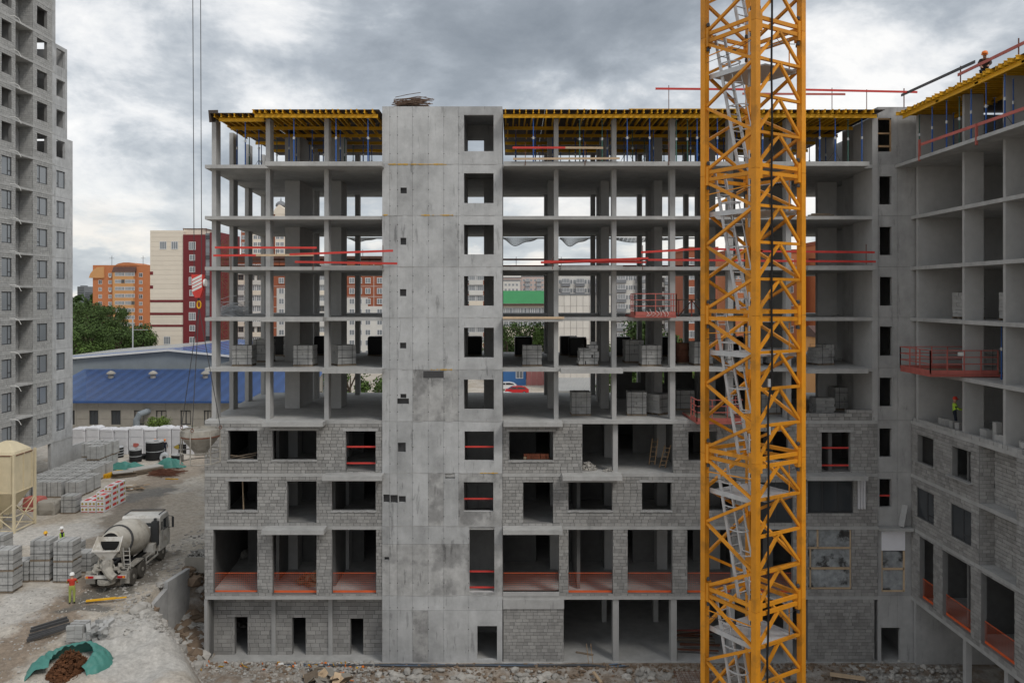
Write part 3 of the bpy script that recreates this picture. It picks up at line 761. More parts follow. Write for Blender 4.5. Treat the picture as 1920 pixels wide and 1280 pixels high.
m = MB(); m.box(XW - .25, XW + .04, wy(1822) - .1, wy(1784) + .15, Wlow - .02, Wlow + .04); m.box(XW - .12, XW + .02, wy(1751), wy(1719) + .1, Wlow - .02, Wlow + .05); m.build('sill', 'pale_block', bld)
for (a, b_, c, d) in w1[:3]:
    net((XW + .2, a + .02, c + .02), (XW + .2, b_ - .02, c + .02), 1.1, 'orange plastic mesh barrier across a shop opening of the right wing')
# wing interior: partitions and ground columns
for k in (-1, 0, 1, 2):
    z0 = 0 if k < 0 else S[k] + .001; z1 = S[k + 1] - .201
    m = MB(); m.box(XW + .3 if k >= 0 else XW + .13, 32, 46.6, 46.85, z0, z1); m.box(28.2, 28.4, -24, 46.6, z0, z1)
    if k >= 0: m.box(XW + .35, 28.2, 41.6, 41.75, z0, z1); m.box(XW + .35, 28.2, 36.4, 36.6, z0, z1)
    m.build('partition_wall', 'shade_toned_block' if k >= 0 else 'concrete', bld)
for px in (1800, 1877):
    yy = wy(px); m = MB(); m.box(XW + .15, XW + .45, yy - .3, yy, 0, S[0] - .202); m.build('column', 'column', bld)
for yy in (33.5, 29.5, 25.5): m = MB(); m.box(XW + .15, XW + .45, yy - .3, yy, 0, S[0] - .202); m.build('column', 'column', bld)
back.build('mortar_backing', 'mortar', bld)
# single blocks: the fresh parapet and the walls most in view; the rest joined
def pickblk(i):
    b = blk[i]; par = (b[6] > S[3] and b[0] == 'Y')
    return (0 if par else 1, 0 if b[0] == 'X' and b[2] > 37 and b[6] > S[2] else 1, i * 7919 % 3001)
lay_blocks(blk, bld, 'block', 300, 'block', pickblk)
# upper wing slab edge: the next course of loose blocks being set on the third open floor
for i in range(27):
    yy = D - .35 - i * .37
    if yy < 36.6: break
    b = block_mesh('block', .25, .34, .2, 'pale_block'); o = bpy.data.objects.new('laid_block', b); COL.objects.link(o); o.parent = bld
    o.location = Vector((XW + .14 + random.uniform(-.01, .02), yy, S[3] + .1)) - Vector(bld.location); o.rotation_euler = (0, 0, random.uniform(-.04, .04))
# ---------------------------------------------------------------- roof formwork: props, beams, sheets
ZP = 31.70
def beam_mesh(name, L_, along):
    b = MB()
    if along == 'y':
        b.box(-.04, .04, 0, L_, 0, .04); b.box(-.04, .04, 0, L_, .16, .2); b.box(-.014, .014, .001, L_ - .001, .04, .16)
    else:
        b.box(0, L_, -.04, .04, 0, .04); b.box(0, L_, -.04, .04, .16, .2); b.box(.001, L_ - .001, -.014, .014, .04, .16)
    me = b.mesh(name); me.materials.append(MATS['beam_yellow']); return me
BY = {l: beam_mesh('timber_beam', l, 'y') for l in (2.9, 3.9)}
BX = {l: beam_mesh('timber_beam', l, 'x') for l in (2.65, 3.3, 3.9)}
def put(name, me, loc, label, cat, group=None, rz=0.0):
    o = bpy.data.objects.new(name, me); COL.objects.link(o); o.location = loc; o.rotation_euler = (0, 0, rz)
    return tag(o, label, cat, group)
nb = 0
LS = 'yellow timber joist of the roof formwork with its end jutting over the front edge'
def joists(x0, x1, yfront, label, L_=3.9, sp=.40, grp='joists of the roof formwork', jit=.09):
    x = x0
    while x < x1:
        put('timber_joist', BY[L_], (x, yfront + random.uniform(-.1, .12), ZP + .2), label, 'beam', grp, random.uniform(-.02, .02)); x += sp + random.uniform(-jit, jit)
joists(xf(402), xf(478), D - .05, 'yellow joist end over the lower left corner of the roof formwork')
joists(xf(486), xf(713), D - 1.15, 'yellow joist jutting over the front edge left of the lift tower')
joists(xf(948), 20.9, D - 1.15, 'yellow joist jutting over the front edge right of the lift tower')
joists(-17.6, TX0 - .3, D + 2.7, 'yellow joist in the shade deeper under the roof formwork', sp=.62, grp='inner joists of the roof formwork')
joists(TX1 + .3, 20.9, D + 2.7, 'yellow joist in the shade deeper under the roof formwork', sp=.62, grp='inner joists of the roof formwork')
def girders(x0, x1, Y, label, L_=3.9):
    x = x0
    while x < x1 - 1:
        l = L_ if x + L_ < x1 else (3.3 if x + 3.3 < x1 + .4 else 2.65)
        put('timber_girder', BX[l], (x, Y + random.uniform(-.05, .05), ZP - random.uniform(0, .012)), label, 'beam', 'girders of the roof formwork', random.uniform(-.006, .006)); x += l - .12
girders(xf(486) , xf(715), D - .78, 'yellow girder under the front joists left of the lift tower'); girders(xf(408), xf(500), D + .22, 'yellow girder under the lower left corner of the formwork')
girders(TX1 + .05, 20.8, D - .78, 'yellow girder under the front joists right of the lift tower')
for i, yy in enumerate((D + 2.6, D + 4.9, D + 7.4, D + 10.2)):
    girders(-17.4, TX0 - .1, yy, 'yellow girder deeper inside under the left roof formwork'); girders(TX1 + .1, 20.8, yy, 'yellow girder deeper inside under the right roof formwork')
dk = thing('formwork_deck', 'dark plywood sheeting of the roof formwork over the yellow joists', 'formwork', (0, D, ZP + .4))
def sheets(x0, x1, y0, y1, dz=0.0):
    x = x0
    while x < x1 - .05:
        e = min(x1, x + 2.44); y = y0
        while y < y1 - .05:
            f = min(y1, y + 3.6); m = MB(); z = ZP + .402 + dz + random.uniform(0, .012)
            m.box(x + .005, e - .005, y + .005 + random.uniform(0, .05), f - .005, z, z + .021); m.build('plywood_sheet', 'plywood', dk); y = f
        x = e
sheets(xf(395), xf(481), D - .15, YB + .2); sheets(xf(482), TX0 - .02, D - 1.0, YB + .2, .0); sheets(TX1 + .02, 21.4, D - 1.0, YB + .2)
# stop boards along the deck edge, a loose raised sheet, the pale new bay to the right
m = MB(); m.bar((xf(395), D - .25, ZP + .2), (xf(395) - .0, D + 1.2, ZP + .55), .04, .7); m.build('edge_board', 'plywood', dk)
put('timber_beam', BX[3.9], (xf(1178), D - .2, ZP + .45), 'long yellow beam lying on top of the deck edge', 'beam', 'beams on the roof deck')
put('timber_beam', BX[3.9], (xf(1285), D - .2, ZP + .45), 'long yellow beam lying on top of the deck edge', 'beam', 'beams on the roof deck')
# props
def prop_proto(colr, tri, h):
    t = thing('steel_prop', '', 'prop', (0, 0, -50))
    m = MB(); m.tube([(0, 0, .01), (0, 0, h * .56)], .038, 8); m.build('outer_tube', colr, t, True)
    m = MB(); m.tube([(0, 0, h * .56), (0, 0, h - .01)], .028, 8); m.build('inner_tube', colr if colr == 'prop_green' else 'prop_blue', t, True)
    m = MB(); m.tube([(0, 0, h * .53), (0, 0, h * .59)], .055, 8); m.bar((-.12, 0, h * .56), (.12, 0, h * .56), .02); m.build('collar', 'galv', t, True)
    m = MB(); m.box(-.07, .07, -.07, .07, 0, .012); m.build('base_plate', 'galv', t, True)
    m = MB(); m.box(-.08, .08, -.05, .05, h - .01, h); m.build('head_plate', 'galv', t, True)
    if tri:
        for a in range(3):
            an = a * 2.1 + .4; m = MB(); m.tube([(0, 0, .75), (math.cos(an) * .5, math.sin(an) * .5, .01)], .014, 5); m.build('tripod_leg', 'steel_dark', t, True)
    return t
HP = ZP - S[8] - .003
protos = [prop_proto('prop_blue', False, HP), prop_proto('prop_blue', True, HP), prop_proto('prop_green', False, HP)]
proto_used = [False] * 3
def prop(kind, x, y, z, label, group, hs=1.0):
    s = protos[kind]
    if not proto_used[kind]:
        proto_used[kind] = True; s.location = (x, y, z); s['label'] = label; s['group'] = group; s.scale = (1, 1, hs); return s
    return dup(s, (x, y, z), random.random() * 3, label, group, (1, 1, hs))
def PP(px, Y): return (px - 960) * Y / F
for px in (460, 551, 630, 690): prop(0, PP(px, 46.3 if px > 480 else 47.2), 46.3 if px > 480 else 47.2, S[8], 'slim blue steel prop holding the left roof formwork at its front edge', 'front props of the left formwork')
for px in (1000, 1176, 1218, 1307, 1345, 1430, 1537, 1566, 1616): prop(0 if px % 3 else 1, PP(px, 46.25), 46.25, S[8], 'slim blue steel prop holding the right roof formwork at its front edge', 'front props of the right formwork')
for px in (1087, 1129, 1268, 1289, 1590): prop(2, PP(px, 46.6), 46.6, S[8], 'dark green steel prop holding the right roof formwork at its front edge', 'green front props of the right formwork')
for yy in (D + 2.6, D + 4.9, D + 7.4, D + 10.2):
    for seg, lab in (((-17.0, TX0 - .5), 'steel prop deeper inside under the left roof formwork'), ((TX1 + .8, 20.6), 'steel prop deeper inside under the right roof formwork')):
        x = seg[0]
        while x < seg[1]: prop(random.choice((0, 0, 2, 1)), x, yy, S[8], lab, lab.replace('steel prop', 'props')); x += random.uniform(1.1, 1.9)
# right wing formwork: joists run across the edge, girder along it
wl = 'yellow joist jutting over the courtyard edge of the right wing'
def beam_on(name, p, q, label, grp):
    p, q = Vector(p), Vector(q); m = MB(); u = (q - p).normalized(); s_ = u.cross(Vector((0, 0, 1))).normalized(); up = s_.cross(u)
    for (a, b_) in ((.02, .08), (.18, .08)): m.bar(p + up * a, q + up * a, b_, .04)
    m.bar(p + up * .1, q + up * .1, .028, .12); return tag(m.build(name, 'beam_yellow'), label, 'beam', grp)
yy = D - .45
while yy > 30:
    x0 = XW - 1.05 + random.uniform(-.12, .12); put('timber_joist', BX[3.9], (x0, yy, ZP + .2), wl, 'beam', 'joists of the right wing formwork', random.uniform(-.02, .02)); yy -= .42 + random.uniform(-.05, .07)
for a in (46.2, 42.6, 39.0, 35.4, 31.8): put('timber_girder', BY[3.9], (XW - .75, a - 3.75, ZP), 'yellow girder under the joists along the right wing edge', 'beam', 'girders of the right wing formwork')
for a in (46.2, 42.6, 39.0, 35.4): put('timber_girder', BY[3.9], (XW + 2.2, a - 3.75, ZP), 'yellow girder set back under the right wing formwork', 'beam', 'girders of the right wing formwork')
dk2 = thing('formwork_deck', 'dark plywood sheeting over the yellow joists of the right wing', 'formwork', (XW, 40, ZP + .4))
for i in range(7):
    y1 = D - .2 - i * 2.44; m = MB(); m.box(XW - .85, XW + 2.75, y1 - 2.43, y1, ZP + .403, ZP + .424); m.build('plywood_sheet', 'plywood', dk2)
    m = MB(); m.box(XW + 2.76, XW + 6.35, y1 - 2.43, y1, ZP + .403, ZP + .424); m.build('plywood_sheet', 'plywood', dk2)
m = MB(); m.box(XW - .95, XW - .0, 28, D - .0, S[8] - .19, S[8] - .012); m.build('balcony_slab', 'slab', bld)
for px in (1748, 1775, 1821, 1849, 1884): 
    yy = (XW - .55) * F / (px - 960); prop(0 if px != 1884 else 1, XW - .55, yy, S[8], 'slim blue steel prop at the edge of the right wing top floor', 'edge props of the right wing')
for px in (1724, 1799): 
    yy = (XW - .3) * F / (px - 960); prop(2, XW - .3, yy, S[8], 'dark green steel prop at the edge of the right wing top floor', 'green edge props of the right wing')
for (px, dx) in ((1900, .3), (1788, 1.4), (1865, 1.6), (1840, 2.6)):
    yy = (XW + dx) * F / (px - 960); prop(0, XW + dx, yy, S[8], 'blue steel prop set back on the right wing top floor', 'inner props of the right wing')

# ---------------------------------------------------------------- guard rails
def rail(label, planks, posts, grp=None, Yd=D - .1):
    """planks: (px0,py0,px1,py1,material,Y); posts: (px,ytop,ybottom,Y)"""
    p0 = PX(planks[0][0], planks[0][1], planks[0][5] if len(planks[0]) > 5 else Yd)
    t = thing('guard_rail', label, 'guard rail', p0, grp)
    for p in planks:
        Y = p[5] if len(p) > 5 else Yd; m = MB(); m.bar(PX(p[0], p[1], Y), PX(p[2], p[3], Y), .035, .12); m.build('plank', p[4], t)
    for p in posts:
        Y = p[3] if len(p) > 3 else Yd + .06; m = MB(); m.tube([PX(p[0], p[1], Y), PX(p[0], p[2], Y)], .022, 6); m.build('post', 'rust', t)
rail('red plank guard rail in two lines across the left bays', [(403, 464, 594, 464.5, 'red_paint'), (400, 479, 480, 478.5, 'red_paint'), (480, 478.5, 588, 478, 'pale_wood', D - .1)], [(433, 462, 506), (587, 462, 506)])
rail('red plank guard rail beside the lift tower, planks overlapping its corner', [(543, 477, 737, 470, 'red_paint'), (553, 491, 745, 494, 'red_paint')], [(718, 460, 503)], Yd=D - 1.15)
rail('stack of red guard planks along the balcony right of the lift tower', [(1014, 492, 1216, 484, 'red_paint'), (1020, 490, 1212, 491.5, 'red_paint', D - 1.0), (1032, 493, 1200, 487, 'faded_red', D - .92)], [(1036, 484, 505)], Yd=D - 1.1)
rail('long red two-plank guard rail on the balcony past the crane mast', [(1202, 473, 1320, 466, 'red_paint'), (1215, 487, 1420, 488.5, 'red_paint'), (1320, 466, 1430, 470, 'red_paint'), (1425, 471, 1640, 473, 'red_paint'), (1425, 489, 1642, 490.5, 'red_paint')], [(1205, 460, 506), (1424, 462, 506), (1624, 458, 496)], Yd=D - 1.1)
rail('half red, half bare wood guard rail on the topmost floor', [(961, 277, 1060, 277, 'red_paint'), (1060, 277, 1131, 277.5, 'pale_wood'), (962, 298, 1162, 297, 'pale_wood')], [(985, 266, 310), (1097, 266, 310), (1254, 266, 310)], Yd=D - 1.05)
rail('thin red rail on posts above the roof deck', [(1229, 166.5, 1412, 168, 'red_paint'), (1392, 176, 1585, 177, 'faded_red'), (1510, 168.5, 1720, 173, 'red_paint')], [(1254, 160, 206), (1560, 165, 206), (1625, 168, 206)], Yd=D - .9)
# along the right wing roof edge and top floor
t = thing('guard_rail', 'red and grey plank rail on posts along the right wing roof edge', 'guard rail', (XW - .8, 44, ZP + .4))
def w_at(px, py, X): Y = X * F / (px - 960); return Vector((X, Y, H - (py - HY) * Y / F))
for a, b_, mm in (((1690, 179), (1828, 116), 'steel_dark'), ((1796, 141), (1925, 78), 'faded_red')):
    m = MB(); m.bar(w_at(*a, XW - .7), w_at(*b_, XW - .7), .04, .15); m.build('plank', mm, t)
for (px, a, b_) in ((1695, 166, 202), (1801, 124, 162), (1910, 72, 113)):
    m = MB(); m.tube([w_at(px, a, XW - .68), w_at(px, b_, XW - .68)], .03, 6); m.build('post', 'rust', t)
t = thing('guard_rail', 'faded red plank rail along the right wing top floor edge', 'guard rail', (XW - .9, 42, S[8]))
m = MB(); m.bar(w_at(1727, 271, XW - .9), w_at(1925, 202, XW - .9), .04, .15); m.build('plank', 'faded_red', t)
for (px, a, b_) in ((1724, 262, 302), (1831, 232, 272)):
    m = MB(); m.bar(w_at(px, a, XW - .93), w_at(px, b_, XW - .93), .1, .1); m.build('post', 'faded_red', t)
# rails along the rear edges, seen through the building
for (k, a, b_) in ((6, 415, 715), (6, 943, 1310), (6, 1515, 1590)):
    z = S[k]; t = thing('guard_rail', {415: 'dark plank rail along the rear edge left of the lift tower', 943: 'dark plank rail along the rear edge right of the lift tower', 1515: 'short dark plank rail along the rear edge past the crane mast'}[a], 'guard rail', (PP(a, YB), YB - .1, z))
    for h in (.55, 1.05):
        m = MB(); m.box(PP(a, YB), PP(b_, YB), YB - .12, YB - .09, z + h - .07, z + h + .07); m.build('plank', 'rust' if a == 415 else 'faded_red', t)
    x = PP(a, YB) + 1
    while x < PP(b_, YB): m = MB(); m.tube([(x, YB - .07, z), (x, YB - .07, z + 1.25)], .02, 5); m.build('post', 'steel_dark', t); x += 3.4
# sagging catch nets behind the seventh floor
def catch_net(xa, xb, sag, lab):
    n, k = 24, 5; m = MB(); vs = []; z = S[7] - .25
    for i in range(n + 1):
        u = i / n
        for j in range(k + 1):
            v = j / k; dz = -sag * math.sin(math.pi * min(1, u * 1.25)) ** 1.3 * v * (.7 + .3 * math.sin(u * 9)); vs.append((xa + (xb - xa) * u, YB + .2 + v * .9, z + dz))
    # lattice threads
    for j in range(k + 1): m.tube([vs[i * (k + 1) + j] for i in range(n + 1)], .012 if j < k else .035, 3)
    for i in range(n + 1): m.tube([vs[i * (k + 1) + j] for j in range(k + 1)], .012, 3)
    for i in range(n):
        for j in range(k):
            p, q = Vector(vs[i * (k + 1) + j]), Vector(vs[(i + 1) * (k + 1) + j + 1]); m.tube([p, q], .012, 3)
            p, q = Vector(vs[(i + 1) * (k + 1) + j]), Vector(vs[i * (k + 1) + j + 1]); m.tube([p, q], .012, 3)
    tag(m.build('safety_net', 'net_grey'), lab, 'net', 'sagging catch nets at the rear')
catch_net(PP(943, 61), PP(1025, 61), .75, 'sagging safety net behind the bay next to the lift tower'); catch_net(PP(1050, 61), PP(1120, 61), .8, 'sagging safety net behind the second bay right of the lift tower')
catch_net(PP(1140, 61), PP(1320, 61), .4, 'sagging safety net behind the bays left of the crane mast'); catch_net(PP(650, 61), PP(717, 61), .35, 'sagging safety net behind the bay left of the lift tower')

# ---------------------------------------------------------------- pallets of blocks
def pallet_part(t, sx=1.2, sy=1.05):
    m = MB()
    for y in (-sy / 2 + .05, 0, sy / 2 - .05): m.box(-sx / 2, sx / 2, y - .045, y + .045, 0, .09)
    for i in range(5): x = -sx / 2 + .05 + i * (sx - .1) / 4; m.box(x - .05, x + .05, -sy / 2, sy / 2, .09, .112)
    m.build('pallet', 'dirt_wood', t, True)
def block_pallet(name, label, rows=6, bh=.19, mess=0.0, strap=True, missing=0, m_='pale_block'):
    t = thing(name, label, 'block stack', (0, 0, -60)); pallet_part(t)
    A = block_mesh('block', .382, .508, bh - .01, m_); B = block_mesh('block', .565, .338, bh - .01, m_); tot = []
    for r in range(rows):
        z = .113 + r * bh + bh / 2
        if r % 2 == 0: cells = [(-.39 + i * .39, -.26 + j * .52, A) for i in range(3) for j in range(2)]
        else: cells = [(-.29 + i * .58, -.345 + j * .345, B) for i in range(2) for j in range(3)]
        for (x, y, me) in cells:
            if r == rows - 1 and random.random() < missing: continue
            o = bpy.data.objects.new('block', me); COL.objects.link(o); o.parent = t
            o.location = (x + random.gauss(0, .008 + mess), y + random.gauss(0, .008 + mess), z); o.rotation_euler = (0, 0, random.gauss(0, .01 + mess * .8))
    if strap:
        h = .113 + rows * bh
        for x in (-.33, .33):
            m = MB(); m.box(x - .012, x + .012, -.55, -.542, .05, h + .006); m.box(x - .012, x + .012, -.542, .55, h + .001, h + .008); m.box(x - .012, x + .012, .542, .55, .05, h + .006); m.build('strap', 'steel_dark', t, True)
        for z in (h * .38, h * .78):
            m = MB(); m.box(-.60, .60, -.548, -.541, z - .01, z + .01); m.box(.598, .606, -.545, .54, z - .01, z + .01); m.build('strap', 'steel_dark', t, True)
    return t
PR = {}
def place_pallet(kind, X, Y, Z, rz, label, group):
    if kind not in PR:
        t = {'neat': lambda: block_pallet('block_pallet', ''), 'tall': lambda: block_pallet('block_pallet', '', 7), 'mess': lambda: block_pallet('block_pallet', '', 6, .19, .03, True, .5),
             'low': lambda: block_pallet('block_pallet', '', 5, .19, .012, False, .4)}[kind]()
        PR[kind] = t; t.location = (X, Y, Z); t.rotation_euler = (0, 0, rz); t['label'] = label; t['group'] = group; return t
    return dup(PR[kind], (X, Y, Z), rz, label, group)
G4 = 'block pallets on the second open floor'; G3 = 'block pallets on the lowest open floor'
for (px, Y, kind, rz, lab) in ((461, 48.6, 'neat', .06, 'neat strapped pallet of grey blocks between the two leftmost columns'), (575, 48.5, 'neat', -.05, 'strapped pallet of grey blocks mid-way between two columns left of the lift tower'), (646, 48.9, 'neat', .62, 'pallet of grey blocks turned corner-on half behind a column'),
                         (997, 48.6, 'neat', .02, 'strapped pallet of grey blocks in the bay next to the lift tower'), (1101, 48.8, 'mess', .05, 'untidy pallet of grey blocks with a loose block on top'), (1217, 48.6, 'neat', .03, 'strapped pallet of grey blocks below the hanging red platform'),
                         (1312, 49.2, 'tall', .1, 'tall pallet of grey blocks half hidden by the crane mast'), (1405, 49.2, 'neat', 0, 'pallet of grey blocks seen through the crane mast bracing'), (1450, 49.4, 'low', .2, 'low pallet of loose blocks behind the crane mast bracing'), (1535, 49.4, 'mess', .35, 'loosened pallet of grey blocks near the end wall')):
    place_pallet(kind, PP(px, Y + .3), Y, S[4], rz, lab, G4)
m = MB(); o = bpy.data.objects.new('loose_block', block_mesh('block', .382, .2, .18, 'pale_block')); COL.objects.link(o); o.location = (PP(1112, 48.8), 48.7, S[4] + .113 + 6 * .19 + .1); tag(o, 'single grey block standing on top of the untidy pallet', 'block')
for (px, Y, lab) in ((495, 51.5, 'grey block pallet in the shade behind the leftmost block pallet'), (552, 52.0 + 4, 'grey block pallet in the shade behind the pylon'), (1187, 51.0, 'grey block pallet in the shade beside the strapped one under the platform')):
    place_pallet('tall', PP(px, Y), Y, S[4], random.uniform(-.1, .1), lab, G4)
for (px, Y, kind, rz, lab) in ((1088, 49.2, 'tall', .04, 'pallet of grey blocks standing on two loose bricks'), (1193, 49.2, 'tall', -.08, 'pallet of dusty dark-stained blocks left of the corner-on pallet'), (1234, 49.6, 'neat', .75, 'pallet of grey blocks turned corner-on before a column'),
                         (1282, 51.6, 'neat', .0, 'block pallet in deep shade behind a column left of the crane mast'), (1440, 49.8, 'neat', .05, 'block pallet behind the crane mast on the lowest open floor'), (1541, 49.4, 'low', .03, 'low stack of blocks behind the fresh parapet'), (1577, 51.6, 'tall', 0, 'dark block pallet behind the low stack and parapet')):
    place_pallet(kind, PP(px, Y), Y, S[3], rz, lab, G3)
for (X, Y, k, lab) in ((25.1, 44.0, 5, 'block pallet against the corner wall of the right wing'), (25.5, 40.4, 5, 'block pallet between two pylons of the right wing'), (24.8, 42.4, 4, 'block pallet behind the red platform on the right wing')):
    place_pallet('tall', X, Y, S[k], .08, lab, 'block pallets in the right wing')
# wrapped pallets at the rear, near-black all over
def black_pallet():
    t = thing('wrapped_pallet', '', 'wrapped pallet', (0, 0, -60)); pallet_part(t)
    m = MB(); n = 20; rings = []
    for (s_, z) in ((.97, .113), (1.0, .3), (1.01, .9), (1.0, 1.28), (.9, 1.36)):
        rings.append([((.62 * s_) * (abs(math.cos(a)) ** .25) * (1 if math.cos(a) > 0 else -1) + random.gauss(0, .008), (.55 * s_) * (abs(math.sin(a)) ** .25) * (1 if math.sin(a) > 0 else -1) + random.gauss(0, .008), z + random.gauss(0, .012)) for a in [2 * math.pi * i / n + .01 for i in range(n)]])
    vs = [p for r in rings for p in r]; fs = [(i * n + k, i * n + (k + 1) % n, (i + 1) * n + (k + 1) % n, (i + 1) * n + k) for i in range(len(rings) - 1) for k in range(n)] + [tuple((len(rings) - 1) * n + k for k in range(n))]
    m.add(vs, fs); m.build('pallet_wrap', 'near_black', t, True); return t
bp0 = None
for (px, Y, lab) in ((527, 57, 'near-black wrapped pallet in the gap left of the pylon'), (606, 57.5, 'near-black wrapped pallet behind the middle column'), (708, 57, 'near-black wrapped pallet beside the lift tower'), (888, 57.2, 'near-black wrapped pallet seen through a tower window'), (981, 56.6, 'near-black wrapped pallet in the bay next to the lift tower'),
               (1066, 57.3, 'near-black wrapped pallet, left of a touching pair'), (1083, 55.8, 'near-black wrapped pallet, right of a touching pair'), (1166, 56.3, 'near-black wrapped pallet before green bushes'), (1250, 56.6, 'near-black wrapped pallet behind the column left of the barrel'), (1375, 57, 'near-black wrapped pallet seen through the crane mast'), (1570, 58, 'near-black wrapped pallet near the end wall')):
    if bp0 is None: bp0 = black_pallet(); b = bp0; b.location = (PP(px, Y), Y, S[4])
    else: b = dup(bp0, (PP(px, Y), Y, S[4]), random.uniform(-.15, .15))
    b['label'] = lab; b['group'] = 'black wrapped pallets at the rear'
# rusty drum, tables and odds on the floors
t = thing('steel_drum', 'rusty brown steel drum standing beside the column', 'drum', (PP(1280, 50.5), 50.5, S[4]))
m = MB(); m.lathe([(.4, .08), (.42, .1), (.41, .45), (.43, .47), (.41, .5), (.41, .85), (.43, .87), (.41, .9), (.42, 1.25), (.40, 1.27)], n=16); m.build('barrel', 'rust', t, True, True)
m = MB(); m.box(-.4, .4, -.4, -.3, 0, .08); m.box(-.4, .4, .3, .4, 0, .08); m.build('skid', 'dirt_wood', t, True)
t = thing('work_trestle', 'dark timber trestle with crossed braces standing behind the red platform', 'trestle', (PP(1297, 49.5), 49.5, S[5]))
m = MB(); m.box(-1.0, 1.5, -.5, .5, 1.0, 1.06); m.build('top', 'dirt_wood', t, True)
for x in (-.9, -.1, .7, 1.4):
    m = MB(); m.bar((x, -.4, 0), (x, -.4, 1.0), .08); m.build('leg', 'faded_red' if x < .2 else 'dirt_wood', t, True)
for (a, b_, c) in ((-.9, -.1, 0), (.7, -.1, 1), (.7, 1.4, 1)):
    m = MB(); m.bar((a, -.46, .05), (b_, -.46, .98), .05, .09, up=(0, 1, 0)); m.build('brace', 'rust', t, True)
for (a, b_, y, X0, mm, lab) in ((1505, 1568, 398, 0, 'beam_yellow', 'yellow beams and boards stacked on the floor edge past the mast'),):
    t = thing('board_pile', lab, 'boards', (PP(a, 48), 48, S[7]))
    for i in range(5): m = MB(); z = S[7] + .03 + .05 * (i // 2) * 1.6; m.bar((PP(a, 48) + i * .1, 47.6 + (i % 2) * .25, z), (PP(b_, 48) - i * .12, 47.8 + (i % 2) * .2, z + .03), .2, .06); m.build('board', mm if i % 2 else 'dirt_wood', t)
# wire tangle, rubble and rebar heaps
def heap(name, c, rx, ry, h, n, mm, label, cat, smin=.05, smax=.2, flat=.6, seed=1):
    rr = random.Random(seed); m = MB()
    for i in range(n):
        a = rr.random() * 6.283; r = math.sqrt(rr.random()); x, y = math.cos(a) * r * rx, math.sin(a) * r * ry
        z = h * (1 - r ** 1.5) * rr.random() ** .7; s_ = rr.uniform(smin, smax)
        M_ = Matrix.Rotation(rr.random() * 6, 3, (rr.gauss(0, 1), rr.gauss(0, 1), rr.gauss(0, 1)))
        m.cbox((c[0] + x, c[1] + y, c[2] + z + s_ * .25), (s_ * rr.uniform(.7, 1.5), s_, s_ * flat), M_, rr.random())
    return tag(m.build(name, mm), label, cat, kind='stuff' if not label else None)
def wires(name, c, L_, n, mm, label, cat, spread=.3, h=.3, r=.012, dirx=1, seed=2):
    rr = random.Random(seed); m = MB()
    for i in range(n):
        y = rr.gauss(0, spread); z = abs(rr.gauss(0, h * .5)); x0 = rr.uniform(-.3, .1) * L_; a = rr.gauss(0, .12)
        p = Vector((c[0] + x0, c[1] + y, c[2] + z)); q = p + Vector((L_ * rr.uniform(.5, 1) * dirx, rr.gauss(0, spread), rr.gauss(0, h * .3))); q.z = max(q.z, c[2] + .01)
        mid = (p + q) / 2 + Vector((0, rr.gauss(0, .1), rr.uniform(0, h * .4))); m.tube([p, mid, q], r, 4)
    return tag(m.build(name, mm), label, cat)
wires('wire_heap', (PP(420, 49.6), 49.6, S[5]), 1.6, 90, 'galv', 'heap of tangled grey wire mesh on the floor by the corner column', 'wire heap', .5, .7, .014)
wires('rebar_bundle', (xf(750), D + .7, zf(195)), 1.9, 80, 'rebar', 'bundle of short rebar and planks on top of the lift tower', 'rebar bundle', .35, .40, .02)
m = MB(); m.box(xf(747), xf(785), D + .6, D + 1.8, zf(200) + .0, zf(195)); tag(m.build('concrete_pad', 'concrete'), 'pale concrete pad under the rebar bundle on the lift tower', 'pad')
m = MB(); m.box(xf(752), xf(778), D + .7, D + 1.4, zf(193), zf(187)); tag(m.build('board_stack', 'plywood'), 'small dark stack of boards on top of the lift tower', 'boards')
heap('rubble_heap', (xf(1105), D + 1.1, S[2]), .55, .45, .45, 120, 'rock', 'heap of broken block pieces in the open gap of the block wall', 'rubble', .05, .2, .5, 3)
heap('rubble_heap', (xf(1142), D + .5, S[2]), .35, .2, .1, 40, 'rock', 'scatter of rubble by the column in the open gap', 'rubble', .04, .12, .5, 4)
heap('block_heap', (xf(565), D + 2.2, S[0]), .75, .6, .75, 46, 'rock_brown', 'small pile of brown broken blocks inside a shop opening', 'rubble', .18, .34, .7, 5)
heap('sand_heap', (xf(458), D + 1.6, S[1]), .9, .8, .45, 300, 'rock', 'low grey heap inside a block-walled window opening', 'heap', .06, .18, .4, 6)
m = MB(); m.bar((xf(447), D + 1.0, S[1] + .1), (xf(441), D + 1.3, S[1] + 2.4), .05, .12); tag(m.build('leaning_board', 'pale_wood'), 'pale board leaning inside the window above the grey heap', 'board')
for i, (a, b_, c, d) in enumerate(((430, 858, 482, 848), (432, 853, 476, 858), (436, 862, 480, 852))):
    m = MB(); m.bar(PX(a, c if False else b_, D + .7), PX(c, d, D + .9), .2, .04); tag(m.build('floor_board', 'dirt_wood'), 'plank lying inside the top left block-walled window', 'board', 'planks in the corner window')
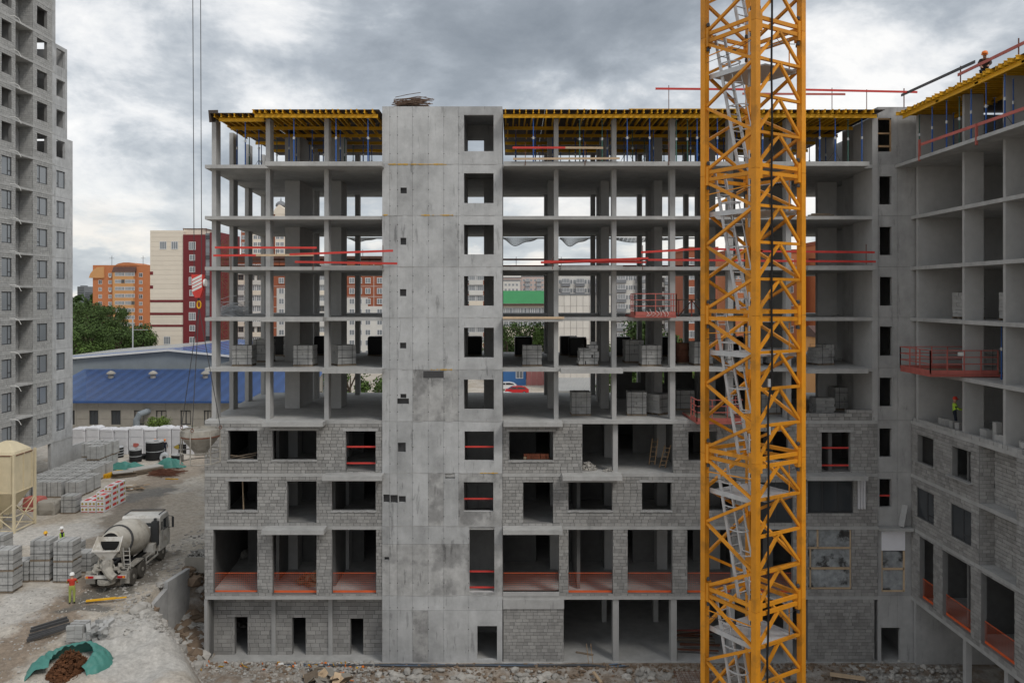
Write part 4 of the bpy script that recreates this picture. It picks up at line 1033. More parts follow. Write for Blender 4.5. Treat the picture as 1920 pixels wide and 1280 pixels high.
for i, (a, b_) in enumerate(((1230, 1238), (1245, 1253))):
    X0, X1 = xf(a), xf(b_); t = thing('wooden_ladder', 'brown wooden ladder leaning on the side wall of the gap' if i == 0 else 'splayed brown wooden ladder lying lower against the gap wall', 'ladder', (X0, D + 2.6 - i, S[2]))
    y_ = D + 2.4 - i * .9; lean = .5 + i * .3; hh = 1.6 - i * .25
    for s_ in (0, .35): m = MB(); m.bar((X0 + s_, y_, S[2] + .02), (X0 + s_ + lean * .45, y_ + .1, S[2] + hh), .05); m.build('rail', 'wood', t)
    for j in range(5): u = (j + .7) / 5.4; m = MB(); m.bar((X0 + lean * .45 * u, y_ + .1 * u, S[2] + hh * u), (X0 + .35 + lean * .45 * u, y_ + .1 * u, S[2] + hh * u), .03); m.build('rung', 'wood', t)
rs = random.Random(11)
t = thing('brick_row', 'short stack of reddish bricks lying in a block-walled window', 'bricks', (xf(985), D + .6, zf(863)))
for r in range(2):
    for i in range(9):
        m = MB(); x = xf(985) + i * .165; m.cbox((x, D + .75, S[2] + .78 + r * .155), (.15, .25, .14), Matrix.Rotation(rs.gauss(0, .06), 3, 'Z')); m.build('brick', 'brick_red' if rs.random() < .7 else 'pale_wood', t)
m = MB(); m.box(xf(985), xf(1036), D + .55, D + .95, S[2] + .001, S[2] + .7); m.build('base', 'dirt_wood', t)

# ---------------------------------------------------------------- hanging cantilever platforms
def platform(name, label, c, wx, dy, rz=0.0, h=1.2, plaq=False, m_='faded_red', ext=2.4):
    t = thing(name, label, 'work platform', c, None, rz)
    m = MB(); m.box(-wx / 2, wx / 2, -dy / 2, dy / 2 + ext, -.16, -.03); m.build('deck', m_, t, True)
    m = MB(); m.box(-wx / 2 + .02, wx / 2 - .02, -dy / 2 + .02, dy / 2 + ext - .1, -.029, -.01); m.build('deck_boards', 'dirt_wood', t, True)
    for (a, b_) in (((-wx / 2, -dy / 2), (wx / 2, -dy / 2)), ((-wx / 2, -dy / 2), (-wx / 2, dy / 2)), ((wx / 2, -dy / 2), (wx / 2, dy / 2))):
        a3, b3 = Vector((*a, 0)), Vector((*b_, 0)); n = max(2, round((b3 - a3).length / 1.0))
        for z in (.5, .85, h): m = MB(); m.bar(a3 + Vector((0, 0, z)), b3 + Vector((0, 0, z)), .045); m.build('rail', m_, t, True)
        m = MB(); m.bar(a3 + Vector((0, 0, .08)), b3 + Vector((0, 0, .08)), .02, .2); m.build('toe_board', m_, t, True)
        for i in range(n + 1): p = a3.lerp(b3, i / n); m = MB(); m.bar(p, p + Vector((0, 0, h)), .05, .05, up=(0, 1, 0)); m.build('post', m_, t, True)
    if plaq:
        m = MB(); m.box(-.05, .2, -dy / 2 - .04, -dy / 2 - .028, .93, 1.1); m.build('plate', 'white_paint', t, True)
    return t
platform('cantilever_platform', 'faded red cantilever loading platform with rails hung before the open floor', (PP(1226, D - .9), D - .7, S[5] + .18), 2.35, 1.5)
rs = random.Random(3); m = MB()
for i in range(7):
    x = PP(1212 + i * 6, D - 1.5); m.tube([(x, D - 1.49, S[5] + .35 + rs.random() * .3), (x + rs.uniform(.05, .2), D - 1.52, S[5] + .25), (x + rs.uniform(-.1, .2), D - 1.5, S[5] + .1)], .014, 4)
tag(m.build('rope_scraps', 'white_paint'), 'tangle of pale rope hanging on the red platform rail', 'rope')
platform('cantilever_platform', 'red cantilever platform half hidden behind the crane mast, beside blue pipes', (PP(1345, D - .9), D - .7, S[3] + .18), 2.6, 1.5)
wp = platform('cantilever_platform', 'long red cantilever platform with a small white plate on the right wing', (23.4, 43.0, S[4] + .2), 3.2, 3.5, R(-90), 1.2, False, 'faded_red', .8)
m = MB(); m.box(1.63, 1.65, -.35, -.05, .93, 1.12); m.build('plate', 'white_paint', wp, True)
for (dx, px) in ((1, 1324), (2, 1320), (3, 1328)):
    m = MB(); m.tube([(PP(px, 47.4), 47.4, S[3] + .01), (PP(px - 2, 47.2), 47.2 + .02 * dx, S[4] - .25)], .03, 6); tag(m.build('blue_pipe', 'prop_blue'), 'blue pipe leaning against the slab next to the red platform', 'pipe', 'blue pipes by the platform')
for (X, Y) in ((24.6, 40.2), (25.4, 39.6), (25.1, 38.9)): prop(0, X, Y, S[4], 'tall blue prop standing between the right wing pylons', 'blue props in the right wing', 2.78 / HP)

# ---------------------------------------------------------------- tower crane mast
u = Vector((math.cos(R(122)), math.sin(R(122)), 0)); v = Vector((math.cos(R(32)), math.sin(R(32)), 0)); SD = 2.16
Nn = Vector((457 * 24.9 / F, 24.9, 0)); Lf = Nn + u * SD; Rt = Nn + v * SD; Bk = Nn + u * SD + v * SD
cr = thing('tower_crane', 'yellow lattice tower crane mast with ladders, grey platforms and a black cable', 'crane', (Nn.x, Nn.y + 1.2, 0))
ZJ = 20.8; SH = 4.6
secs = [ZJ + SH * i for i in range(-5, 6)]
def zb(p, z): return Vector((p.x, p.y, z))
def cbar(name, p, q, w_, h_=None, mm='crane_yellow'):
    m = MB(); m.bar(p, q, w_, h_ or w_); return m.build(name, mm, cr)
legrot = Matrix.Rotation(R(32), 3, 'Z')
for z0 in secs:
    z1 = z0 + SH
    for c in (Nn, Lf, Rt, Bk):
        m = MB(); m.cbox((c.x, c.y, (z0 + z1) / 2), (.2, .2, SH - .01), legrot); m.build('mast_leg', 'crane_yellow', cr)
        # sleeve and pins at the joint
        inw = ((Nn + Bk) / 2 - c).normalized()
        for d_, f in ((u, 1), (v, 1)):
            sg = 1 if ((Nn + Bk) / 2 - c).dot(d_) > 0 else -1
            m = MB(); m.cbox(zb(c + d_ * sg * .16, z0), (.14, .14, .62), legrot); m.build('joint_sleeve', 'crane_yellow', cr)
            for zz_ in (-.40, .42): m = MB(); m.lathe([(.055, -.05), (.055, .03), (.03, .07)], zb(c + d_ * sg * .16, z0 + zz_), (0, 0, 1), 8); m.build('pin', 'steel_dark', cr)
    faces = ((Nn, Lf, 'z'), (Nn, Rt, 'k'), (Lf, Bk, 'z'), (Rt, Bk, 'z'))
    for (a, b_, kind) in faces:
        e = (b_ - a).normalized() * .1
        for dz in (.12, -.12): cbar('horizontal', zb(a + e, z0 + dz), zb(b_ - e, z0 + dz), .08, .12)
        if kind in ('k', 'k2'):
            n = 4 if kind == 'k' else 2; st = SH / n
            for i in range(n):
                za, zt = z0 + i * st, z0 + (i + 1) * st
                if i < n - 1: cbar('horizontal', zb(a + e, zt), zb(b_ - e, zt), .09)
                lo = .16 if i == 0 else .06; hi = .18 if i == n - 1 else .05; mid = (a + b_) / 2
                cbar('brace', zb(a + e, za + lo), zb(mid - e * .4, zt - hi), .085); cbar('brace', zb(b_ - e, za + lo), zb(mid + e * .4, zt - hi), .085)
        else:
            q = SH / 4
            for (pa, pb, za, zt) in ((b_, a, z0 + .2, z0 + q), (b_, a, z0 + 2 * q - .03, z0 + q + .06), (b_, a, z0 + 2 * q + .03, z0 + 3 * q - .06), (b_, a, z0 + SH - .2, z0 + 3 * q)):
                ee = (pb - pa).normalized() * .1; cbar('brace', zb(pa + ee, za), zb(pb - ee, zt), .09)
    # lugs
    for c in (Lf, Nn):
        for t_ in (.12, .86): m = MB(); m.lathe([(.07, -.02), (.07, .02)], zb(c + v * .12, z0 + SH * t_), -u, 10); m.build('lug', 'crane_yellow', cr)
    # rest platform
    zp = z0 + SH * .73
    P_ = lambda a, b__: Nn + u * SD * a + v * SD * b__
    m = MB(); m.add([zb(P_(*q), zp) for q in ((.04, .25), (.96, .1), (.96, .92), (.04, .92))] + [zb(P_(*q), zp - .05) for q in ((.04, .25), (.96, .1), (.96, .92), (.04, .92))], ((0, 1, 2, 3), (7, 6, 5, 4), (0, 4, 5, 1), (1, 5, 6, 2), (2, 6, 7, 3), (3, 7, 4, 0))); m.build('rest_platform', 'galv', cr)
    for (a, b__) in (((.04, .08), (.97, .08)), ((.04, .93), (.97, .93))): cbar('platform_edge', zb(P_(*a), zp - .02), zb(P_(*b__), zp - .02), .04, .16, 'galv')
    for q in ((.1, .85), (.9, .85)): cbar('handrail_post', zb(P_(*q), zp), zb(P_(*q), zp + 1.0), .03, None, 'crane_yellow')
    cbar('handrail', zb(P_(.1, .85), zp + 1.0), zb(P_(.9, .85), zp + 1.0), .03, None, 'galv')
    cbar('tie_rod', zb(Lf, zp + .62), zb(Nn, zp + .74), .03); 
    # inclined ladder with hoops up to the next platform
    pa, pb = P_(.42, .22), P_(.90, .22); lw = v * .23
    q0, q1 = zb(pa, z0 + .1), zb(pb, z0 + SH + .1)
    for s_ in (-1, 1): m = MB(); m.bar(q0 + lw * s_, q1 + lw * s_, .045, .10); m.build('ladder_rail', 'galv', cr)
    n = 16
    for i in range(n): p = q0.lerp(q1, (i + .5) / n); m = MB(); m.tube([p - lw, p + lw], .02, 5); m.build('ladder_rung', 'galv', cr)
    # upright ladder end above the platform
    e0, e1 = zb(P_(.40, .42), z0 + SH * .62), zb(P_(.40, .42), z0 + SH + .75)
    for s_ in (-1, 1): m = MB(); m.bar(e0 + lw * s_, e1 + lw * s_, .045, .09); m.build('ladder_rail', 'galv', cr)
    for i in range(6): p = e0.lerp(e1, (i + .5) / 6); m = MB(); m.tube([p - lw, p + lw], .02, 5); m.build('ladder_rung', 'galv', cr)
    for t_ in (.30, .46, .62, .78):
        p = q0.lerp(q1, t_); pts = []
        for k in range(9):
            an = math.pi * (k / 8); pts.append(p + v * (.23 + .12 * math.sin(an)) * math.cos(an) - u * .6 * math.sin(an))
        m = MB(); m.tube(pts, .024, 5); m.build('ladder_hoop', 'galv', cr)
    for k in (2, 4, 6):
        an = math.pi * k / 8; off = v * (.23 + .12 * math.sin(an)) * math.cos(an) - u * .6 * math.sin(an)
        m = MB(); m.tube([q0.lerp(q1, .30) + off, q0.lerp(q1, .78) + off], .016, 4); m.build('hoop_strap', 'galv', cr)
    # clutter: junction box and slack wires
    m = MB(); m.cbox(zb(P_(.45, .05), zp + .55), (.09, .09, .1), legrot); m.build('junction_box', 'steel_dark', cr)
    m = MB(); m.tube([zb(Lf, zp + .42), zb(P_(.5, .03), zp + .50), zb(Nn, zp + .72)], .010, 4); m.tube([zb(P_(.05, .5), zp + .9), zb(P_(.05, .6), zp + .75), zb(P_(.05, .92), zp + .85)], .012, 4); m.build('slack_wire', 'steel_dark', cr, kind='stuff')
rs = random.Random(5); pts = []; 
for i in range(60):
    z = -2 + i * .8; o_ = .0 if z > 18.6 else (-.16 if z > 10 else -.2)
    pts.append(zb(Nn + v * (.62 + o_ + .015 * math.sin(z * 1.7)) - u * .1, z))
m = MB(); m.tube(pts, .033, 6); m.build('power_cable', 'black_rubber', cr)
for z in (18.7, 17.2): m = MB(); m.tube([zb(Nn + v * .5 - u * .1, z - .12), zb(Nn + v * .5 - u * .1, z + .12)], .05, 8); m.build('cable_clamp', 'galv', cr)

# ---------------------------------------------------------------- hook block and concrete bucket
YH = 44.0
hb = thing('crane_hook_block', 'red and white striped crane hook block on two ropes', 'hook block', PX(372, 560, YH))
px_m = F / YH
c = PX(371, 535, YH)
m = MB(); m.prism([(c.x - .30, c.z + .6), (c.x + .32, c.z + .6), (c.x + .30, c.z - .25), (c.x + .16, c.z - .68), (c.x - .1, c.z - .68), (c.x - .28, c.z - .35)], YH - .14, YH + .14, 'y'); m.build('casing', 'red_paint', hb)
for i in range(7):
    a = c.z + .55 - i * .19; m = MB(); x0 = c.x - .26; m.add([(x0, YH - .146, a - .34), (x0, YH - .146, a - .2), (c.x + .27, YH - .146, a + .06), (c.x + .27, YH - .146, a - .08)], ((0, 1, 2, 3),))
    if a - .34 > c.z - .5: m.build('stripe', 'white_paint', hb)
m = MB(); m.lathe([(.2, -.05), (.2, .05)], (c.x + .40, YH, c.z + .15), (1, 0, 0), 16); m.build('sheave', 'white_paint', hb)
m = MB(); hz = PX(373, 578, YH); m.tube([hz + Vector((.1 * math.cos(a), 0, .2 * math.sin(a) + .2)) for a in [i * math.pi / 8 for i in range(17)]], .04, 6, False); m.build('shackle', 'beam_yellow', hb)
m = MB(); m.tube([c + Vector((.02, 0, -.68)), hz + Vector((0, 0, .45))], .07, 8); m.build('swivel', 'steel_dark', hb)
for (a, b_) in ((358, 364), (373.5, 378)):
    m = MB(); m.tube([PX(b_, 517, YH), PX(a, -700, YH)], .022, 5); m.build('hoist_rope', 'steel_dark', hb)
bk = thing('concrete_bucket', 'rust-stained grey concrete bucket hanging on slings beside the corner of the building', 'concrete bucket', PX(376, 866, YH))
cz = PX(376, 806, YH); Rb = 35 * YH / F
m = MB(); m.lathe([(Rb * .3, -1.35), (Rb * .32, -1.2), (Rb * .98, -.36), (Rb, -.34), (Rb, .06), (Rb * .97, .07), (Rb * .96, -.05), (0.05, -.06)], cz, (0, 0, 1), 28); m.build('hopper', 'truck_dirty', bk, smooth=False)
m = MB(); m.lathe([(Rb * 1.02, -.34), (Rb * 1.02, -.27)], cz, (0, 0, 1), 28); m.build('rim_band', 'rust', bk)
zb0 = PX(376, 866, YH).z
for an in (R(175), R(262), R(5), R(90), R(215), R(320)):
    p = cz + Vector((math.cos(an) * Rb * 1.02, math.sin(an) * Rb * 1.02, 0)); m = MB(); m.tube([p, Vector((p.x, p.y, zb0))], .035, 6); m.build('leg', 'truck_dirty', bk)
for z_ in (zb0 + .03, zb0 + .62):
    m = MB(); m.tube([Vector((cz.x + math.cos(a) * Rb * 1.02, cz.y + math.sin(a) * Rb * 1.02, z_)) for a in [i * math.pi / 12 for i in range(25)]], .03, 5, False); m.build('ring', 'truck_dirty', bk)
for (an, ) in ((R(178),), (R(268),), (R(4),)):
    p = cz + Vector((math.cos(an) * Rb * 1.04, math.sin(an) * Rb * 1.04, .15)); m = MB(); m.tube([p, hz + Vector((0, 0, .02))], .022, 5); m.build('sling', 'steel_dark', bk)
    m = MB(); m.tube([p + Vector((.07 * math.cos(a), 0, .09 * math.sin(a))) for a in [i * math.pi / 6 for i in range(13)]], .02, 5, False); m.build('eyelet', 'rust', bk)
# ---------------------------------------------------------------- neighbouring tower block under construction (left)
XL = -44.5
lb = thing('tower_block', 'tall grey apartment tower under construction with glazed lower windows and empty upper openings', 'building', (XL, 72, 3.9))
FL = [7.5 + 2.98 * k for k in range(15)]
lback, lblk = MB(), []
AW, CW, DW = (69.75, 71.15), (74.95, 76.6), (78.1, 79.65)
AW2 = (64.2, 66.0)
for k, z in enumerate(FL):
    z0, z1 = z + .001, z + 2.98 - .181; zs, zh = z + .74, z + 2.42
    ymax = 77.8 if z > 45.5 else (80.0 if z > 36.8 else 81.0)
    # floor slab edge, slightly proud
    m = MB(); m.box(XL - 14, XL + .03, 56, 77.8, z - .18, z); m.build('floor_slab', 'slab', lb)
    masonry('+X', XL, 60, 71.7, z0, z1, [(AW[0], AW[1], zs, zh), (AW2[0], AW2[1], zs, zh)], back=lback, blocks=lblk)
    masonry('+X', XL, 74.3, 77.4, z0, z1, [(CW[0], CW[1], zs, zh)], back=lback, blocks=lblk)
    # loggia: recessed back wall with a door, side wall that faces the yard's near end
    masonry('+X', XL - 1.3, 71.71, 74.29, z0, z1, [(71.85, 72.85, z, z + 2.3)], back=lback, blocks=lblk)
    masonry('Y', 74.3, XL - 1.28, XL - .03, z0, z1, [], back=lback, blocks=lblk)
    m = MB(); m.box(XL - 1.3, XL - .05, 71.45, 71.699, z0, z1); m.build('loggia_wall', 'concrete', lb)
    # cast concrete end bay
    m = MB()
    for (a, b_) in ((77.4, 77.95), (77.95, ymax)):
        for r in cut([(a + .005, b_ - .005, z - .17, z + 2.98 - .186)], [(DW[0], min(DW[1], ymax - .3), zs, zh)]):
            if r[1] - r[0] > .02: face_box(m, '+X', XL, r[0], r[1], -.02, .25, r[2], r[3])
    if m.f: m.build('wall_panel', 'tower_concrete', lb)
    m = MB(); m.box(XL - 14, XL - .25, ymax - .25, ymax - .003, z - .17, z + 2.79); m.build('end_wall', 'concrete', lb)
    glz = z < 33
    for (a, b_) in (AW, AW2, CW, DW):
        if b_ > ymax: continue
        if glz:
            first = (a == AW[0] or a == AW2[0])
            glazed(a, b_, zs, zh, XL - .06, lb, (.66,) if first else (.30,), plane='+X', f=.075, gm='window_glass', tr=(.66, 1, .28) if first else (0, .30, .25))
    if glz: glazed(71.87, 72.83, z + .03, z + 2.28, XL - 1.36, lb, (), plane='+X', f=.07, gm='window_glass')
    if k % 1 == 0:   # white drain pipe curling out of the slab
        m = MB(); m.tube([(XL - .05, 70.9, z + .02), (XL + .35, 71.0, z + .05), (XL + .6, 71.2, z - .12), (XL + .72, 71.35, z - .5)], .035, 6); m.build('drain_pipe', 'white_paint', lb)
lback.build('mortar_backing', 'mortar', lb)
lay_blocks(lblk, lb, 'pale_block', 300, 'block', lambda i: -lblk[i][2] * 0 + i * 7919 % 4001)
m = MB(); m.box(XL - 14, XL - 13.8, 56, 77.7, 3.9, 52); m.box(XL - 7.2, XL - 7.0, 60, 77.7, 3.9, 52)
for yy in (60.1, 67.4, 74.6): m.box(XL - 13.8, XL - (1.31 if 71 < yy < 75 else .31), yy, yy + .2, 3.9, 52)
m.build('inner_wall', 'concrete', lb)
# ground storey: open garage with a concrete pier at the corner
m = MB(); m.box(XL - 14, XL + .03, 56, 81, 7.25, 7.5 - .181); m.build('floor_slab', 'slab', lb)
for (a, b_) in ((60, 69.5), (77.2, 81)): m = MB(); face_box(m, '+X', XL, a, b_, .0, .3, 3.7, 7.24); m.build('ground_wall', 'concrete', lb)
m = MB(); m.box(XL - .5, XL - .1, 73.6, 74.2, 3.7, 7.24); m.build('column', 'column', lb)
m = MB(); m.box(XL - 6, XL - 5.8, 60, 81, 3.7, 7.24); m.build('ground_wall', 'concrete', lb)
t = thing('low_wall', 'low bare concrete wall running out from the tower block to the white stacks', 'wall', (XL + 1, 83, 3.9))
m = MB(); m.box(XL - .4, XL - .1, 81.01, 83.5, 3.7, 6.3); m.build('return', 'concrete', t)
m = MB(); m.box(XL - .1, XL + 2.6, 83.2, 83.5, 3.7, 5.7); m.build('panel', 'concrete', t)

# ---------------------------------------------------------------- silos
def silo(loc, label):
    t = thing('cement_silo', label, 'silo', loc)
    m = MB(); n = 8
    cs = [(1, .86), (.86, 1), (-.86, 1), (-1, .86), (-1, -.86), (-.86, -1), (.86, -1), (1, -.86)]      # square body with cut corners
    def ring(r, z): return [(r * .92 * p[0], r * .92 * p[1], z) for p in cs]
    prof = [(.22, 1.1), (.24, 1.25), (1.32, 2.9), (1.32, 5.75), (1.25, 5.95), (.5, 6.5), (.2, 6.62)]
    vs = [p for r, z in prof for p in ring(r, z)]
    fs = [(i * n + k, i * n + (k + 1) % n, (i + 1) * n + (k + 1) % n, (i + 1) * n + k) for i in range(len(prof) - 1) for k in range(n)] + [tuple(range((len(prof) - 1) * n, len(prof) * n))]
    m.add(vs, fs); m.build('vessel', 'silo', t, True)
    for p in ring(1.34, 0) + [(1.24 * a_, 1.24 * b__, 0) for a_, b__ in ((1, 0), (-1, 0), (0, 1), (0, -1))]:
        m = MB(); m.bar((p[0], p[1], 2.9), (p[0], p[1], 5.74), .08); m.build('rib', 'silo', t, True)
    for z in (2.92, 5.7): m = MB(); m.tube([Vector(p) for p in ring(1.36, z)] + [Vector(ring(1.36, z)[0])], .04, 5, False); m.build('band', 'rust' if z > 5 else 'silo', t, True)
    legs = [(1.3 * sx, 1.3 * sy) for sx in (-1, 1) for sy in (-1, 1)]
    for (x, y) in legs: m = MB(); m.bar((x, y, 0), (x, y, 5.85), .16, .16, up=(0, 1, 0)); m.build('leg', 'silo', t, True)
    for (a, b_) in ((0, 1), (1, 3), (3, 2), (2, 0)):
        p, q = legs[a], legs[b_]
        m = MB(); m.bar((*p, .15), (*q, .15), .08); m.build('base_rail', 'silo', t, True)
        m = MB(); m.bar((*p, 1.2), (*q, 1.2), .06); m.build('base_rail', 'silo', t, True)
        m = MB(); m.bar((*p, .2), (*q, 2.2), .06); m.build('brace', 'silo', t, True); m = MB(); m.bar((*q, .2), (*p, 2.2), .06); m.build('brace', 'silo', t, True)
    for s_ in (-.18, .18): m = MB(); m.bar((s_ - .4, -1.36, .6), (s_ - .4, -1.36, 5.9), .04); m.build('ladder_rail', 'silo', t, True)
    for i in range(14): m = MB(); m.bar((-.58, -1.36, .9 + i * .36), (-.22, -1.36, .9 + i * .36), .025); m.build('ladder_rung', 'silo', t, True)
    return t
silo(gnd(14, 990), 'cream steel cement silo on a braced leg frame, complete with cone roof'); s2 = silo(gnd(-52, 1000), 'second cream steel cement silo standing behind a ladder at the yard edge')

# ---------------------------------------------------------------- yard pallets
for (px, py, lev, kind, rz, lab) in ((73, 1091, 2, 'neat', .03, 'left double stack of block pallets beside the mixer truck, '), (117, 1093, 2, 'neat', -.02, 'right double stack of block pallets beside the mixer truck, '), (152, 1075, 1, 'neat', .04, 'single block pallet between the double stack and the truck'), (128, 1062, 1, 'tall', .0, 'single block pallet tucked behind the double stack'),
                             (3, 1112, 2, 'neat', .05, 'double stack of block pallets at the yard edge, '), (33, 1092, 1, 'neat', .05, 'single block pallet behind the stack at the yard edge'), (127, 963, 1, 'tall', .02, 'single block pallet standing before the pallet field'), (-10, 1045, 1, 'tall', 0, 'single block pallet on the apron near the silo')):
    g = gnd(px, py)
    for l in range(lev):
        place_pallet(kind, g.x, g.y + .55, 3.9 + l * 1.26 + ground_z(g.x, g.y) - 3.9 + .01, rz + l * .03, lab + (('upper pallet' if l else 'lower pallet') if lev > 1 else ''), 'block pallets in the yard')
# the pallet field: one joined block body for each pallet (blocks too small to tell apart)
def far_pallet():
    t = thing('block_pallet', '', 'block stack', (0, 0, -60)); pallet_part(t); m = MB()
    for r in range(6):
        z = .113 + r * .205
        for i in range(3 if r % 2 == 0 else 2):
            for j in range(2 if r % 2 == 0 else 3):
                wx, wy_ = (.40, .53) if r % 2 == 0 else (.60, .353); x0 = -.6 + i * wx + .004; y0 = -.53 + j * wy_ + .004
                m.box(x0, x0 + wx - .008, y0, y0 + wy_ - .008, z, z + .197, random.random())
    m.build('blocks', 'pale_block', t, True, kind='stuff')
    for x in (-.3, .3): m = MB(); m.box(x - .012, x + .012, -.54, .54, 1.345, 1.352); m.box(x - .012, x + .012, -.54, -.533, .1, 1.345); m.build('strap', 'steel_dark', t, True)
    return t
fp = None; G = 'pallets in the block field by the tower block'
field = []
for row in range(10):
    Y = 70.2 + row * 1.32
    for c_ in range(6):
        X = -42.6 + c_ * 1.36 + (.25 if c_ >= 3 else 0) + row * .0
        if c_ == 5 and row > 8: continue
        if X > -37.0 - (Y - 70.2) * .33: continue
        field.append((X + random.uniform(-.06, .06), Y + random.uniform(-.05, .05), 3.92, random.uniform(-.03, .03)))
for X, Y in ((-41.3, 80.8), (-41.3, 79.4), (-42.6, 80.8), (-42.7, 82.1), (-41.2, 82.2)): field.append((X, Y, 3.92 + 1.37, random.uniform(-.05, .05)))
for (X, Y, Z, rz) in field:
    lab = 'upper block pallet stacked two high at the back of the pallet field' if Z > 4.5 else 'strapped pallet of grey blocks in the large pallet field before the tower block'
    if fp is None: fp = far_pallet(); fp.location = (X, Y, Z); fp.rotation_euler = (0, 0, rz); fp['label'] = lab; fp['group'] = G
    else: dup(fp, (X, Y, Z), rz, lab, G)
# film-covered brown pallets left of the insulation
for (px, py, lab) in ((66, 955, 'reddish film-wrapped pallet under the pallet field edge'), (92, 962, 'crumpled clear film over a brown pallet near the single block pallet')):
    g = gnd(px, py); t = thing('wrapped_pallet', lab, 'wrapped pallet', g); m = MB()
    n = 18; rings = []; rr = random.Random(px)
    for (s_, z) in ((1, .02), (1.03, .4), (1.0, .8), (.9, 1.02), (.4, 1.08)): rings.append([((.8 * s_) * (abs(math.cos(a)) ** .4) * (1 if math.cos(a) > 0 else -1) + rr.gauss(0, .03), (.6 * s_) * (abs(math.sin(a)) ** .4) * (1 if math.sin(a) > 0 else -1) + rr.gauss(0, .03), z + rr.gauss(0, .03)) for a in [2 * math.pi * i / n + .01 for i in range(n)]])
    m.add([p for r in rings for p in r], [(i * n + k, i * n + (k + 1) % n, (i + 1) * n + (k + 1) % n, (i + 1) * n + k) for i in range(len(rings) - 1) for k in range(n)] + [tuple((len(rings) - 1) * n + k for k in range(n))]); m.build('film', 'faded_red' if px == 66 else 'old_wall', t, True); pallet_part(t, 1.3, 1.0)
# insulation packs
def pack():
    t = thing('insulation_pack', '', 'insulation pack', (0, 0, -60))
    m = MB(); m.box(-.30, .30, -.6, .6, 0, .44); m.build('wrap', 'frame_white', t, True)
    for (x, s_) in ((-.15, 1), (.15, 1)): m = MB(); m.lathe([(.095, 0), (.095, .006)], (x, -.606, .24), (0, 1, 0), 10); m.build('end_print', 'olive', t, True)
    m = MB(); m.box(.3, .305, -.35, .25, .12, .34); m.build('side_print', 'red_paint', t, True)
    m = MB(); m.box(.3, .304, .32, .52, .12, .34); m.build('side_print', 'olive', t, True)
    m = MB(); m.box(-.26, .26, -.605, -.6, .02, .07); m.build('band_print', 'red_paint', t, True)
    m = MB(); m.box(-.2, .2, -.4, .3, .44, .445); m.build('top_print', 'red_paint', t, True); return t
p0_ = None; g0 = gnd(158, 961)
for ix, hts in enumerate(((2, 2, 2), (2, 3, 3), (3, 4, 4))):
    for iy, hh in enumerate(hts):
        for l in range(hh):
            loc = (g0.x + ix * .64 + random.uniform(-.02, .02), g0.y + .6 + iy * 1.24, 3.93 + l * .452)
            lab = 'red and white pack of insulation on the top of the stepped stack' if l == 3 else 'red and white pack of insulation with olive end prints in the stepped stack'
            if p0_ is None: p0_ = pack(); p0_.location = loc; p0_['label'] = lab; p0_['group'] = 'insulation packs in the stepped stack'
            else: dup(p0_, loc, random.uniform(-.03, .03), lab, 'insulation packs in the stepped stack')
# tall white-wrapped stacks along the warehouse
xs = -48.9; i = 0; rr = random.Random(9)
while xs < -36.2:
    wd = rr.uniform(1.3, 1.75); hh = rr.uniform(2.75, 3.0); t = thing('wrapped_stack', ['tall white film-wrapped stack in the row before the warehouse', 'tall white film-wrapped stack with a torn patch in the row before the warehouse'][i % 3 == 1 or i % 5 == 2], 'wrapped stack', (xs + wd / 2, 89.5, 3.9), 'white wrapped stacks')
    m = MB(); n = 22; rings = []
    for (s_, z) in ((1, 0), (1, hh * .5), (1, hh - .25), (1.04, hh - .2), (1.02, hh - .05), (.7, hh + .08), (.2, hh + .1)): rings.append([(wd / 2 * .99 * s_ * (abs(math.cos(a)) ** .22) * (1 if math.cos(a) > 0 else -1) + rr.gauss(0, .012), (.7 * s_) * (abs(math.sin(a)) ** .22) * (1 if math.sin(a) > 0 else -1) + rr.gauss(0, .012), z + rr.gauss(0, .025)) for a in [2 * math.pi * i_ / n + .01 for i_ in range(n)]])
    m.add([p for r in rings for p in r], [(a * n + k, a * n + (k + 1) % n, (a + 1) * n + (k + 1) % n, (a + 1) * n + k) for a in range(len(rings) - 1) for k in range(n)] + [tuple((len(rings) - 1) * n + k for k in range(n))]); m.build('film', 'white_wrap', t, True)
    for z in (hh * .33, hh * .66): m = MB(); m.box(-wd / 2 * .97, wd / 2 * .97, -.725, -.72, z - .012, z + .012); m.build('tape', 'galv', t, True)
    if i % 3 == 1 or i % 5 == 2:
        z = rr.uniform(.7, 1.4); m = MB(); pts = [(rr.uniform(.2, .36) * math.cos(a) * 1.3, z + rr.uniform(.15, .3) * math.sin(a)) for a in [k * .785 for k in range(8)]]; m.prism(pts, -.735, -.722, 'y'); m.build('torn_patch', 'olive' if i % 2 else 'faded_red', t, True)
    xs += wd + .02; i += 1
# black well rings and tanks
def ring_stack(px, py, r, h, label, rings=1, lid=True):
    g = gnd(px, py); t = thing('well_ring', label, 'well ring', g + Vector((0, r, 0)))
    for i in range(rings):
        a, b_ = h / rings * i, h / rings * (i + 1); m = MB(); m.lathe([(r * .97, a), (r, a + .03), (r, b_ - .05), (r * .97, b_ - .01)], (0, 0, 0), (0, 0, 1), 24); m.build('wall', 'black_rubber', t, True)
        if rings > 1: m = MB(); m.lathe([(r * 1.02, b_ - .06), (r * 1.02, b_ - .005)], (0, 0, 0), (0, 0, 1), 24); m.build('lip', 'galv', t, True)
    if lid:
        m = MB(); m.lathe([(r * .98, h), (r * .98, h + .06)], (0, 0, 0), (0, 0, 1), 24); m.build('lid', 'concrete', t, True)
        m = MB(); m.lathe([(r * .3, h + .06), (r * .3, h + .07)], (r * .25, -r * .1, 0), (0, 0, 1), 14); m.build('manhole', 'steel_dark', t, True)
